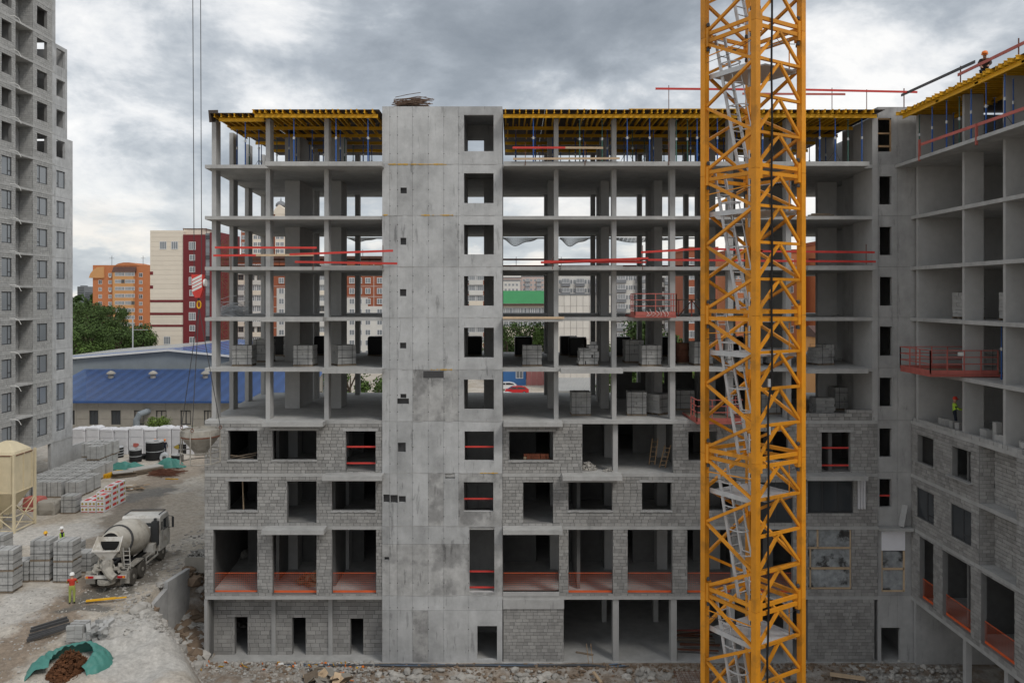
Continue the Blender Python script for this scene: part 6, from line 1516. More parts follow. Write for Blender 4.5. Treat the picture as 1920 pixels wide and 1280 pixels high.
    # hands with separate fingers, nose, ears
    for s_, sg in (('L', 1), ('R', -1)):
        w_, e_ = Jv['wr' + s_], Jv['el' + s_]; d = (w_ - e_).normalized(); side = Vector((sg, 0, 0)); nrm = d.cross(side).normalized(); side = nrm.cross(d).normalized()
        add_tube([w_ - d * .02, w_ + d * .04, w_ + d * .085], [.03, .036, .03], 2)
        for k, ln in enumerate((.062, .074, .07, .056)):
            b0 = w_ + d * .075 + side * (.026 - k * .0175); add_tube([b0, b0 + d * ln * .55 + nrm * .006, b0 + d * ln + nrm * .028], [.0095, .009, .0075], 2)
        b0 = w_ + d * .03 + side * .032; add_tube([b0, b0 + side * .03 + d * .03, b0 + side * .036 + d * .06 + nrm * .01], [.012, .011, .009], 2)
    hc_ = (Jv['hd0'] + Jv['hd1']) / 2; fw = Vector((0, -1, 0))
    add_tube([hc_ + fw * .085 + Vector((0, 0, .03)), hc_ + fw * .115 + Vector((0, 0, -.01))], [.012, .018], 2)
    for sg in (-1, 1): add_tube([hc_ + Vector((sg * .085, .01, .02)), hc_ + Vector((sg * .098, .02, -.02))], [.016, .014], 2)
    for sg in (-1, 1): add_tube([hc_ + Vector((sg * .033, -.094, .024)), hc_ + Vector((sg * .033, -.102, .024))], [.011, .008], 3)
    add_tube([hc_ + Vector((-.028, -.094, -.048)), hc_ + Vector((.028, -.094, -.048))], [.008, .008], 3)
    bm2 = bpy.data.meshes.new('body'); bm.normal_update(); bm.to_mesh(bm2); bm.free()
    for n in mats: bm2.materials.append(MATS[n])
    t = thing('person', label, 'person', loc, None, rz); t.scale = (Hs, Hs, Hs)
    o = bpy.data.objects.new('body', bm2); COL.objects.link(o); o.parent = t
    top_ = Jv['hd1']; fwd = (Jv['hd1'] - Jv['nck']).normalized()
    m = MB(); pr = [(.135, -.035), (.14, -.015), (.128, .0), (.122, .05), (.10, .095), (.06, .122), (.02, .13)]; m.lathe(pr, top_ - Vector((0, 0, .0)), fwd if pose == 'crouch' else (0, 0, 1), 18); m.box(top_.x - .09, top_.x + .09, top_.y - .19, top_.y - .08, top_.z - .03, top_.z - .012)
    m.build('helmet', helmet, t, True, True)
    if vest:
        m = MB(); c0, c1 = Jv['wst'], Jv['chs']; m.lathe([(.17, -.12), (.175, .0), (.19, .14), (.185, .26), (.12, .31)], c0, (c1 - c0), 16); 
        ob = m.build('vest', vest, t, True, True); ob.scale = (1, .78, 1)
    return t
g = gnd(135, 1131); person((g.x, g.y, gz(g.x, g.y)), R(200), 'worker in red jacket, yellow trousers and white helmet behind the truck', 'cloth_red', 'hivis_dull', 'helmet_white', 'signal', 'hivis_dull')
person((-30.6, 54.4, 3.92), R(-60), 'worker in yellow vest and white helmet behind the double block stack', 'cloth_navy', 'cloth_navy', 'helmet_white', 'stand', None, 1.03, 'hivis')
person((-31.3, 53.7, 3.92), R(10), 'worker in yellow helmet almost hidden behind the double block stack', 'cloth_brown', 'cloth_navy', 'helmet_yellow', 'stand', None, .97)
g = gnd(322, 842); person((g.x, 91.5 - 4, 3.9), R(20), 'worker in yellow vest, dark trousers and orange helmet by the white stacks', 'hivis', 'cloth_navy', 'helmet_orange', 'stand', None, 1.08)
person((g.x + .75, 88.2, 3.9), R(200), 'worker in dark clothes and orange helmet turned to the white stacks', 'cloth_navy', 'cloth_navy', 'helmet_orange', 'stand', None, 1.0)
person((24.1, 43.55, S[3]), R(70), 'worker in yellow jacket and red helmet among loose blocks on the right wing', 'hivis', 'cloth_navy', 'helmet_red', 'reach', 'cloth_navy', 1.0)
person((XW + .35, 40.2, ZP + .43), R(-30), 'worker in dark clothes and orange helmet bending on the right wing roof deck', 'cloth_brown', 'cloth_navy', 'helmet_orange', 'crouch', None, 1.15)
person((XW + 1.2, 43.4, ZP + .0), R(-60), 'worker in brown helmet half hidden by the right wing roof edge', 'cloth_brown', 'cloth_navy', 'helmet_red', 'crouch', None, .85)
# loose upright blocks around the right wing bricklayer
rr = random.Random(6); ub = block_mesh('block', .3, .3, .5, 'pale_block')
for (yy, dx, dz, rz, lab) in ((44.6, .35, .25, .1, 'pair block nearest the corner wall'), (44.2, .32, .25, -.2, 'second block of the pair by the corner wall'), (43.5, .35, .25, .1, 'upright block standing alone by the bricklayer'), (42.85, .3, .25, .2, 'upright block at the feet of the bricklayer'), (40.9, .5, .25, .1, 'upright block in the cluster past the bricklayer'), (40.5, .45, .25, -.1, 'dark-faced upright block in the cluster'), (39.8, .5, .75, .0, 'topmost block of the tall cluster'), (39.8, .5, .25, .1, 'bottom block of the tall cluster'), (39.3, .3, .2, .3, 'leaning block before the pylon'), (38.95, .3, .25, .1, 'upright block against the pylon'), (37.4, .3, .25, 0, 'upright block beside the bucket')):
    o = bpy.data.objects.new('upright_block', ub); COL.objects.link(o); o.location = (XW + dx + .25, yy, S[3] + dz + .01); o.rotation_euler = (0, 0, rz); tag(o, lab + ' on the right wing floor', 'block', 'upright blocks on the right wing floor')
t = thing('mortar_bucket', 'grey mortar bucket standing among the blocks on the right wing', 'bucket', (XW + .35, 37.15, S[3] + .22)); m = MB(); m.lathe([(.12, 0), (.17, .28), (.16, .29), (.11, .03)], (0, 0, 0), (0, 0, 1), 14); m.build('pail', 'concrete', t, True); m = MB(); m.tube([(-.17, 0, .28), (0, -.05, .42), (.17, 0, .28)], .008, 4); m.build('handle', 'steel_dark', t, True)
# ---------------------------------------------------------------- trees
def tree_parts(seed, h, cr_, leafm, n=2600):
    rr = random.Random(seed); tm = MB(); lm = MB(); limbs = []
    th = h * .42; tm.tube([(0, 0, -.3), (rr.gauss(0, .1), rr.gauss(0, .1), th * .5), (rr.gauss(0, .2), rr.gauss(0, .2), th), (rr.gauss(0, .3), rr.gauss(0, .3), h * .8)], [h * .03, h * .024, h * .018, h * .006], 7)
    lobes = []
    for i in range(15):
        a = rr.random() * 6.283; zz_ = rr.uniform(.34, .93) * h; rr_ = cr_ * rr.uniform(.25, .72) * (1.15 - abs(zz_ / h - .55))
        c = Vector((math.cos(a) * rr_, math.sin(a) * rr_, zz_)); lobes.append((c, cr_ * rr.uniform(.26, .46)))
        tm.tube([(0, 0, min(zz_ * .75, th * 1.5)), c * .6 + Vector((0, 0, zz_ * .35)), c], [h * .012, h * .008, h * .003], 5)
    for i in range(n):
        c, r = rr.choice(lobes); d = Vector((rr.gauss(0, 1), rr.gauss(0, 1), rr.gauss(0, 1))).normalized(); p = c + d * r * (rr.random() ** .45) * Vector((1, 1, .8)).length / 1.62
        s_ = rr.uniform(.10, .24) * (h / 9) ** .5; nrm = (d + Vector((rr.gauss(0, .5), rr.gauss(0, .5), rr.gauss(0, .5) + .3))).normalized(); e1 = nrm.orthogonal().normalized(); e1.rotate(Matrix.Rotation(rr.random() * 6, 3, nrm)); e2 = nrm.cross(e1)
        lm.add([p + e1 * s_, p + e2 * s_ * .62, p - e1 * s_, p - e2 * s_ * .62], ((0, 1, 2, 3),), rr.random())
    t_ = tm.mesh('trunk'); t_.materials.append(MATS['bark'])
    l_ = bpy.data.meshes.new('crown'); l_.from_pydata(lm.v, [], lm.f); at = l_.attributes.new('tint', 'FLOAT', 'FACE'); at.data.foreach_set('value', lm.t); l_.materials.append(MATS[leafm]); l_.update()
    return t_, l_
TP = [tree_parts(1, 9, 3.6, 'leaf'), tree_parts(2, 10, 3.8, 'leaf_dark'), tree_parts(3, 8, 3.4, 'leaf_bright'), tree_parts(4, 9.5, 3.0, 'leaf'), tree_parts(5, 4, 2.2, 'leaf_bright', 1500)]
def tree(X, Y, k, s_, label, group, Z=3.9, name='tree'):
    t = thing(name, label, 'tree' if k != 4 else 'shrub', (X, Y, Z), group, random.random() * 6); t.scale = (s_, s_, s_ * random.uniform(.92, 1.1))
    for n, me in (('trunk', TP[k][0]), ('crown', TP[k][1])): o = bpy.data.objects.new(n, me); COL.objects.link(o); o.parent = t
rr = random.Random(44)
# the green belt behind the warehouse
for i in range(26):
    px = 142 + i * 5.6 + rr.uniform(-3, 3); Y = rr.uniform(150, 200); tree(PP(px, Y), Y, rr.choice((0, 1, 1, 3)), rr.uniform(.95, 1.25) * (1.12 if px < 200 else .9), 'leafy green tree in the belt behind the blue-roofed warehouse', 'trees behind the warehouse')
for i in range(8):
    px = 140 + i * 12; Y = rr.uniform(260, 300); tree(PP(px, Y), Y, 1, rr.uniform(1.2, 1.6), 'distant dark tree before the orange apartment house', 'trees before the orange house')
# trees seen through the open floors
for (px, Y, k, s_) in ((430, 80, 4, 1.3), (452, 150, 0, .9), (520, 140, 1, 1.0), (600, 72, 4, 1.8), (628, 78, 0, .85), (655, 95, 3, 1.0), (690, 76, 2, .8), (705, 90, 0, 1.05), (716, 74, 4, 1.7), (740, 82, 0, 1.0), (585, 120, 0, 1.0)):
    tree(PP(px, Y), Y, k, s_, 'leafy tree behind the open bays left of the lift tower', 'trees behind the left bays')
for (px, Y, k, s_) in ((950, 168, 1, 1.15), (966, 175, 0, 1.3), (985, 170, 1, 1.3), (1004, 166, 0, 1.3), (1020, 172, 2, 1.2), (938, 178, 0, 1.2)):
    tree(PP(px, Y), Y, k, s_, 'leafy tree behind the bay next to the lift tower, beyond the parked cars', 'trees beyond the parked cars')
for (px, Y, k, s_) in ((1135, 84, 2, .85), (1160, 110, 0, 1.4), (1180, 105, 1, 1.45), (1205, 98, 0, 1.3), (1190, 78, 4, 1.9), (1232, 104, 3, 1.35), (1252, 90, 2, 1.0), (1285, 100, 2, 1.2), (1300, 84, 4, 1.8), (1330, 96, 0, 1.1), (1372, 88, 2, .95), (1465, 84, 0, .9), (1575, 78, 2, .85), (1215, 70, 4, 1.6), (1430, 110, 2, 1.1)):
    tree(PP(px, Y), Y, k, s_, 'leafy tree close behind the right-hand open bays', 'trees behind the right bays')
for (px, Y) in ((290, 92), (298, 92.5), (360, 95)): tree(PP(px, Y), Y, 4, .9 if px < 300 else .5, 'small green shrub against the warehouse wall', 'shrubs at the warehouse', name='shrub')

# ---------------------------------------------------------------- buildings
def win_proto(wm, hm, glass='window_glass', fm='frame_white', mull=(.5,), f=.09):
    """shared window meshes: frame and pane in local coordinates, facing -Y"""
    a = MB(); a.box(-wm / 2, wm / 2, -.02, -.005, -hm / 2, hm / 2); p = a.mesh('pane'); p.materials.append(MATS[glass]); a = MB()
    for (x0, x1, z0, z1) in [(-wm / 2 - .02, wm / 2 + .02, -hm / 2 - .02, -hm / 2 + f), (-wm / 2 - .02, wm / 2 + .02, hm / 2 - f, hm / 2 + .02), (-wm / 2 - .02, -wm / 2 + f, -hm / 2 + f, hm / 2 - f), (wm / 2 - f, wm / 2 + .02, -hm / 2 + f, hm / 2 - f)] + [(-wm / 2 + wm * t - f / 2, -wm / 2 + wm * t + f / 2, -hm / 2 + f, hm / 2 - f) for t in mull]: a.box(x0, x1, -.06, -.02, z0, z1)
    q = a.mesh('window'); q.materials.append(MATS[fm]); return q, p
def put_win(par, pr, X, Y, Z, rz=0.0):
    o = bpy.data.objects.new('window', pr[0]); COL.objects.link(o); o.parent = par; o.location = Vector((X, Y, Z)) - Vector(par.location); o.rotation_euler = (0, 0, rz)
    p = bpy.data.objects.new('pane', pr[1]); COL.objects.link(p); p.parent = o
W1 = win_proto(1.4, 1.5); W2 = win_proto(2.0, 1.6, mull=(.25, .5, .75)); W3 = win_proto(1.7, 2.0, mull=(.33, .66)); WD = win_proto(2.6, 1.5, 'window_glass', 'frame_white', (.2, .4, .6, .8)); W4 = win_proto(1.5, 1.7, 'glass'); WDK = win_proto(1.4, 1.5, 'glass', 'dirt_wood')
def pbox(par, name, mm, x0, x1, y0, y1, z0, z1): m = MB(); m.box(x0, x1, y0, y1, z0, z1); return m.build(name, mm, par)
# warehouse with blue roof, grey gabled hall behind
Yw = 100.0; zl = lambda py, Y: H - (py - HY) * Y / F
wh = thing('warehouse', 'long old warehouse with a bright blue ribbed metal roof and pale block wall', 'warehouse', (-42, Yw, 3.9))
x0, x1 = PP(60, Yw), PP(560, Yw); ze = zl(750, Yw); zr = zl(692, 113)
ops = [(PP(a, Yw), PP(b_, Yw), zl(796, Yw), zl(769, Yw)) for a, b_ in ((135, 140), (167, 184), (208, 226), (251, 270), (292, 312), (338, 358), (382, 396))]
for k, (a, b_) in enumerate([(x0 + i * (x1 - x0) / 12, x0 + (i + 1) * (x1 - x0) / 12) for i in range(12)]):
    for j in range(2):
        za, zb_ = 3.8 + j * (ze - 3.8) / 2, 3.8 + (j + 1) * (ze - 3.8) / 2; m = MB()
        for r in cut([(a + .01, b_ - .01, za + .01, zb_ - .01)], ops): m.box(r[0], r[1], Yw, Yw + .3, r[2], r[3])
        if m.f: m.build('wall_panel', 'old_wall', wh)
for i, o_ in enumerate(ops):
    pr = win_proto(o_[1] - o_[0], o_[3] - o_[2], 'glass' if i in (1, 2) else 'old_wall', 'frame_dark', (.5,), .12); put_win(wh, pr, (o_[0] + o_[1]) / 2, Yw + .2, (o_[2] + o_[3]) / 2)
rm = MB(); n = 150
for i in range(n):       # ribbed sheet: raised ribs in the mesh
    a, b_ = x0 - .4 + (x1 - x0 + .8) * i / n, x0 - .4 + (x1 - x0 + .8) * (i + 1) / n; c_ = a + (b_ - a) * .7
    for (p, q, dz) in ((a, c_, 0), (c_, b_, .07)): rm.add([(p, Yw - .6, ze + dz - .1), (q, Yw - .6, ze + dz - .1), (q, 113, zr + dz), (p, 113, zr + dz)], ((0, 1, 2, 3),), 0.001 + .2 * (i % 7) / 7)
rm.build('roof', 'blue_roof', wh); pbox(wh, 'eave', 'blue_roof', x0 - .4, x1 + .4, Yw - .66, Yw - .6, ze - .28, ze - .02)
m = MB(); m.prism([(Yw, ze - .3), (113, ze - .3), (113, zr - .05), (Yw, ze - .05)], x1 - .3, x1, 'x'); m.build('gable', 'old_wall', wh); pbox(wh, 'rear_wall', 'old_wall', x0, x1, 112.7, 113, 3.8, zr - .05)
for (px, py) in ((208, 706), (287, 704), (385, 704)):
    Yv = 109; X = PP(px, Yv); z = ze + (zr - ze) * (Yv - Yw) / 13; m = MB(); m.lathe([(.35, -.2), (.35, .5), (.6, .55), (.55, .7), (.3, .9), (.05, 1.0)], (X, Yv, z), (0, 0, 1), 12); m.build('roof_vent', 'old_wall', wh)
m = MB(); X = PP(256, 98.8); m.tube([(X, 98.8, 3.9), (X, 98.8, 6.2), (X + .35, 98.9, 6.9), (X + .9, 99.4, 7.1), (X + .9, 100.2, 7.1)], .38, 12); m.build('vent_duct', 'grey_clad', wh)
hl = thing('gabled_hall', 'grey clad hall with a low blue gable roof behind the warehouse', 'warehouse', (-48, 113.5, 3.9))
Yg = 114; apx = (PP(318, Yg), zl(657, Yg)); gl = (PP(40, Yg), zl(680, Yg)); gr_ = (PP(560, Yg), zl(681, Yg))
m = MB(); m.prism([(gl[0], 3.8), (gr_[0], 3.8), gr_, apx, gl], Yg, Yg + .3, 'y'); m.build('gable_wall', 'grey_clad', hl)
for (a, b_, mm) in ((gl, apx, 'grey_roof'), (apx, gr_, 'blue_roof')):
    n = 40
    for seg, (ya, yb) in enumerate(((Yg - .5, 121), (121, 142))):
        m = MB(); mm2 = 'blue_roof' if seg == 0 else mm
        for i in range(n):
            p, q = (a[0] + (b_[0] - a[0]) * i / n, a[1] + (b_[1] - a[1]) * i / n), (a[0] + (b_[0] - a[0]) * (i + 1) / n, a[1] + (b_[1] - a[1]) * (i + 1) / n); dz = .06 * (i % 2)
            m.add([(p[0], ya, p[1] + .12 + dz), (q[0], ya, q[1] + .12 + dz), (q[0], yb, q[1] + .12 + dz), (p[0], yb, p[1] + .12 + dz)], ((0, 1, 2, 3),), .001 + .1 * (i % 5))
        m.build('roof_slope', mm2, hl)
    m = MB(); m.bar((a[0], Yg - .5, a[1] + .1), (b_[0], Yg - .5, b_[1] + .1), .06, .3, up=(0, 0, 1)); m.build('verge', 'white_paint', hl)
m = MB(); m.box(gl[0], gr_[0], 141.5, 142, 3.8, gl[1]); m.build('rear_wall', 'grey_clad', hl)
# lamp post behind
m = MB(); p = PX(249, 640, 148); m.tube([(p.x, 148, 3.9), (p.x, 148, zl(597, 148))], .12, 8); m.bar((p.x, 148, zl(618, 148)), (p.x + 2.8, 148, zl(618, 148)), .08); tag(m.build('lamp_post', 'galv'), 'tall grey lamp post between the trees and the beige building', 'lamp post')
# orange apartment house
Yo = 330.0; ob_ = thing('apartment_house', 'orange brick apartment house with white balconies and a curved roof line', 'building', (PP(228, Yo), Yo, 3.9))
zt = zl(497, Yo); pbox(ob_, 'wall', 'orange_brick', PP(174, Yo), PP(281, Yo), Yo, Yo + 16, 2, zt)
m = MB(); pts = [(PP(px, Yo), zl(py, Yo)) for px, py in ((215, 498), (222, 494), (232, 492), (242, 492), (255, 495), (262, 498))]; m.prism(pts, Yo - .2, Yo + 14, 'y'); m.build('roof_arch', 'orange_brick', ob_)
m = MB(); pts = [(PP(px, Yo), zl(py, Yo)) for px, py in ((168, 521), (170, 514), (176, 506), (184, 501), (196, 500), (196, 521))]; m.prism(pts, Yo - .6, Yo + 10, 'y'); m.build('roof_gable', 'orange_pale', ob_)
pbox(ob_, 'balcony_bay', 'orange_pale', PP(214, Yo), PP(253, Yo), Yo - 1.3, Yo, 4, zl(510, Yo)); m = MB(); m.prism([(Yo - 1.6, zl(510, Yo)), (Yo, zl(510, Yo)), (Yo, zl(500, Yo))], PP(213, Yo), PP(256, Yo), 'x'); m.build('bay_roof', 'roof_brown', ob_)
for i in range(9):
    py = 515.5 + i * 13.4
    for px in (188, 206.5, 264): put_win(ob_, W1 if (i + px) % 3 else W4, PP(px, Yo), Yo, zl(py, Yo)); 
    for px in (223.5, 242.5): put_win(ob_, WD, PP(px - 2, Yo - 1.3), Yo - 1.3, zl(py, Yo) + .3); put_win(ob_, WDK if (i * 7 + int(px)) % 5 == 0 else W1, PP(px + 7, Yo - 1.3), Yo - 1.3, zl(py, Yo) + .3)
    if i % 2 == 0: pbox(ob_, 'air_conditioner', 'white_paint', PP(206, Yo), PP(209.5, Yo), Yo - .6, Yo - .05, zl(py + 5, Yo), zl(py + 3, Yo))
for px in (203, 262): m = MB(); m.bar((PP(px, Yo), Yo + 3, zt), (PP(px, Yo), Yo + 3, zt + 4), .12); m.bar((PP(px, Yo) - 1, Yo + 3, zt + 3), (PP(px, Yo) + 1, Yo + 3, zt + 3), .1); m.build('antenna', 'steel_dark', ob_)
# beige and maroon clad block
Yc = 205.0; bb = thing('clad_building', 'tall beige and maroon clad building with narrow white windows', 'building', (PP(345, Yc), Yc, 3.9))
X = lambda px: PP(px, Yc); Z = lambda py: zl(py, Yc)
# cladding boards as real courses
z = 3.0; i = 0
stripes = [(562, 566.5), (586, 590.5), (608.5, 612.5)]
while z < Z(432):
    z2 = min(z + 1.2, Z(432)); py = HY + (H - (z + z2) / 2) * F / Yc; pbox(bb, 'cladding_course', 'cream', X(281.5), X(344), Yc + random.random() * .02, Yc + .4, z + .02, z2 - .01); z = z2
for a, b_ in stripes: pbox(bb, 'stripe', 'maroon', X(281.2), X(344), Yc - .06, Yc, Z(b_), Z(a))
for py in (509, 535): pbox(bb, 'stripe', 'maroon', X(281.2), X(287), Yc - .06, Yc, Z(py + 6), Z(py))
m = MB(); m.prism([(X(281.5), Z(432) - .01), (X(344), Z(432) - .01), (X(344), Z(436)), (X(330), Z(434)), (X(281.5), Z(430))], Yc, Yc + 14, 'y'); 
pbox(bb, 'core', 'cream', X(281.5), X(344), Yc + .41, Yc + 16, 3, Z(432.5)); pbox(bb, 'maroon_wing', 'maroon', X(344.2), X(385.5), Yc - .3, Yc + 16, 3, Z(440)); pbox(bb, 'glass_strip', 'panel_grey', X(385.6), X(394), Yc - .1, Yc + 15, 3, Z(437)); pbox(bb, 'maroon_wing', 'maroon', X(394.1), X(415), Yc - .3, Yc + 14, 3, Z(436)); pbox(bb, 'roof_house', 'cream', X(338), X(378), Yc + 2, Yc + 9, Z(440), Z(428)); pbox(bb, 'roof_cap', 'roof_brown', X(337), X(380), Yc + 1.8, Yc + 9.2, Z(428), Z(427))
for px in (306, 327.5): put_win(bb, W3, X(px), Yc - .02, Z(460))
put_win(bb, W3, X(313.5), Yc - .02, Z(638))
for i in range(9): put_win(bb, W1 if i % 3 else W3, X(361.5), Yc - .32, Z(461 + i * 22)); 
for i in range(16): m = MB(); m.box(X(386.2), X(393.5), Yc - .14, Yc - .1, Z(441 + i * 12.6 + 8), Z(441 + i * 12.6)); m.build('glazing', 'window_glass' if i % 3 else 'glass', bb)
for px in (341, 376, 384): m = MB(); m.bar((X(px), Yc + 1, Z(440)), (X(px), Yc + 1, Z(427)), .1); m.build('roof_rail_post', 'rust', bb)
m = MB(); m.bar((X(374), Yc + 1, Z(428)), (X(386), Yc + 1, Z(428.5)), .1); m.bar((X(374), Yc + 1, Z(433)), (X(386), Yc + 1, Z(433)), .1); m.build('roof_rail', 'rust', bb)
# rust-red hoist tower beside it
Yh = 150; ht = thing('hoist_tower', 'rust-red lattice hoist tower beside the maroon building', 'hoist', (PP(420, Yh), Yh, 3.9)); xa, xb = PP(411.5, Yh), PP(428, Yh)
for x in (xa, xb):
    for y in (Yh, Yh + 1.6): m = MB(); m.bar((x, y, 3.9), (x, y, zl(450, Yh)), .14); m.build('leg', 'rust', ht)
zz_ = 3.9; i = 0
while zz_ < zl(455, Yh):
    for y in (Yh, Yh + 1.6): m = MB(); m.bar((xa, y, zz_), (xb, y, zz_), .1); m.build('rung', 'rust', ht); m = MB(); m.bar((xa if i % 2 else xb, y, zz_), (xb if i % 2 else xa, y, zz_ + 1.6), .09); m.build('brace', 'rust', ht)
    zz_ += 1.6; i += 1
# long nine-storey panel block seen through the left bays
Yp = 215.0; pb = thing('panel_block', 'long red brick and white panel apartment block seen through the left bays', 'building', (PP(650, Yp), Yp, 3.9)); X = lambda px: PP(px, Yp); Z = lambda py: zl(py, Yp)
pbox(pb, 'wall', 'brick_red', X(436), X(912), Yp, Yp + 14, 3, Z(492)); pbox(pb, 'parapet', 'roof_brown', X(435), X(913), Yp - .15, Yp + 14.2, Z(492), Z(480))
for (a, b_, top) in ((519, 556, 540), (556, 585, 552), (640, 690, 558), (690, 717, 574), (800, 850, 556)): pbox(pb, 'white_base', 'panel_white', X(a), X(b_), Yp - .12, Yp - .01, 3, Z(top))
bays = (447, 482, 598, 760, 893)
for px in bays:
    for i in range(9):
        py = 497 + i * 19.4
        if py > 700: break
        pbox(pb, 'balcony', 'panel_white' if (i + px) % 4 else 'cream', X(px - 13), X(px + 13), Yp - 1.3, Yp - .13, Z(py + 17), Z(py + 9)); pbox(pb, 'balcony_slab', 'slab', X(px - 13.5), X(px + 13.5), Yp - 1.4, Yp - .02, Z(py + 18), Z(py + 17.1))
        for dx in (-6.5, 6.5): put_win(pb, WD if (i * 3 + px) % 5 else WDK, X(px + dx * 1.15), Yp - 1.1, Z(py + 4))
        pbox(pb, 'balcony_back', 'panel_white', X(px - 12.8), X(px + 12.8), Yp - 1.05, Yp - .14, Z(py + 9), Z(py - 1.2))
for px in (528, 545, 570, 627, 660, 674, 690, 712, 735, 790, 815, 838, 860, 875):
    for i in range(9):
        py = 524 - 19.4 + i * 19.4; put_win(pb, W1, X(px), Yp - .13, Z(py + 2))
for i in range(10): m = MB(); m.box(X(436), X(912), Yp - .03, Yp - .001, Z(517.5 + i * 19.4), Z(516.8 + i * 19.4)); m.build('panel_seam', 'panel_white', pb)
for px in (556, 666, 701): m = MB(); m.box(X(px - .4), X(px + .4), Yp - .03, Yp - .001, Z(640), Z(493)); m.build('panel_seam', 'panel_white', pb)
for i in range(5): m = MB(); x = X(455 + i * 55); m.bar((x, Yp + 4, Z(480)), (x, Yp + 4, Z(466)), .12); m.bar((x - 1, Yp + 4, Z(469)), (x + 1, Yp + 4, Z(469)), .08); m.build('antenna', 'steel_dark', pb)
# cream and red tower block behind it
Yt = 300.0; X = lambda px: PP(px, Yt); Z = lambda py: zl(py, Yt); tb = thing('tower_house', 'cream and red tower house with a dark dome, far behind the left bays', 'building', (X(505), Yt, 3.9))
pbox(tb, 'wall', 'brick_red', X(452), X(540), Yt, Yt + 18, 3, Z(424)); pbox(tb, 'cream_bay', 'cream', X(474), X(494), Yt - .8, Yt, 3, Z(420)); pbox(tb, 'cream_bay', 'cream', X(517), X(535), Yt - .8, Yt, 3, Z(402)); pbox(tb, 'upper_wall', 'brick_red', X(495), X(540), Yt + .2, Yt + 17, Z(424), Z(402))
m = MB(); m.prism([(X(513), Z(402)), (X(539), Z(402)), (X(535), Z(392)), (X(524), Z(384)), (X(516), Z(393))], Yt - .9, Yt + 8, 'y'); m.build('gable', 'cream', tb)
m = MB(); m.lathe([(X(526) - X(516), 0), (1.9, .9), (1.2, 1.7), (.3, 2.1), (.1, 3.4)], (X(521), Yt + 4, Z(385)), (0, 0, 1), 16); m.build('dome', 'panel_grey', tb, smooth=True)
for i in range(14):
    for px in (457, 466, 480, 488, 500, 508, 522, 530): put_win(tb, W1, X(px), Yt - (.82 if px in (480, 488, 522, 530) else .02), Z(432 + i * 13))
# right: far town, green-roofed house, white end wall, grey-white flats, red brick flats
def flats(px0, px1, top, Y, wall, label, wpx, fl, win=W1, first=6, bal=None, name='apartment_block', roof='panel_grey', dep=14, parapet=None):
    X = lambda p: PP(p, Y); t = thing(name, label, 'building', (X((px0 + px1) / 2), Y, 3.9)); zt = zl(top, Y)
    pbox(t, 'wall', wall, X(px0), X(px1), Y, Y + dep, 3, zt); pbox(t, 'parapet', parapet or roof, X(px0) - .2, X(px1) + .2, Y - .15, Y + dep + .2, zt, zt + .8)
    p = px0 + wpx * .6; c = 0
    while p < px1 - wpx * .4:
        i = 0; z = zt - 2.2
        while z > 5 and i < 12:
            if bal and c % bal == 1: pbox(t, 'balcony', 'panel_grey', X(p) - 1.5, X(p) + 1.5, Y - 1.1, Y - .02, z - 1.6, z - .5); put_win(t, WD, X(p), Y - .9, z + .3)
            else: put_win(t, win, X(p), Y - .01, z)
            z -= fl; i += 1
        p += wpx; c += 1
    return t
flats(930, 975, 527, 480, 'panel_white', 'far white-based housing block above the green roof', 7, 3, W1); flats(938, 990, 521, 560, 'far_pink', 'far pink housing block on the hill above the green roof', 6, 3, W1); flats(978, 1035, 519, 520, 'far_pink', 'second far pinkish block with boxed balconies above the green roof', 7, 3, W1, bal=3)
gh = thing('green_roofed_house', 'low cream house with a wide bright green roof', 'house', (PP(985, 190), 190, 3.9)); Yq = 190; X = lambda p: PP(p, Yq)
pbox(gh, 'wall', 'cream', X(915), X(1046), Yq, Yq + 12, 3, zl(571, Yq)); m = MB(); m.add([(X(913), Yq - .6, zl(569, Yq)), (X(1048), Yq - .6, zl(569, Yq)), (X(1046), Yq + 8, zl(545, Yq + 8)), (X(915), Yq + 8, zl(545, Yq + 8))], ((0, 1, 2, 3),)); m.build('roof', 'green_roof', gh); pbox(gh, 'cornice', 'roof_brown', X(913), X(1048), Yq - .62, Yq - .1, zl(572.5, Yq), zl(569.2, Yq))
for i in range(14): put_win(gh, WD if i % 3 == 1 else W1, X(922 + i * 9), Yq - .01, zl(583, Yq)); put_win(gh, W1, X(922 + i * 9), Yq - .01, zl(606, Yq))
ew = thing('blank_wall_building', 'white tiled building end without windows behind the second right bay', 'building', (PP(1090, 150), 150, 3.9)); Yq = 150; X = lambda p: PP(p, Yq)
pbox(ew, 'core', 'panel_white', X(1046), X(1152), Yq + .2, Yq + 18, 3, zl(553, Yq)); pbox(ew, 'coping', 'panel_grey', X(1045), X(1153), Yq - .1, Yq + 18.2, zl(553, Yq), zl(550.5, Yq))
for r in range(9):
    for c in range(9): a = X(1046) + c * (X(1152) - X(1046)) / 9; b_ = a + (X(1152) - X(1046)) / 9; z0 = 3 + r * (zl(553, Yq) - 3) / 9; pbox(ew, 'wall_panel', 'white_tile', a + .03, b_ - .03, Yq, Yq + .2, z0 + .03, z0 + (zl(553, Yq) - 3) / 9 - .03)
flats(1046, 1175, 516, 270, 'panel_white', 'white flats with grey balcony columns above the blank wall', 9, 3, W1, bal=3); flats(1150, 1240, 508, 250, 'panel_white', 'taller white flats with grey stripes behind the trees', 9, 3, W1, bal=4); flats(1240, 1330, 512, 260, 'panel_white', 'white and dark grey flats left of the red brick flats', 9, 3, W4, bal=2)
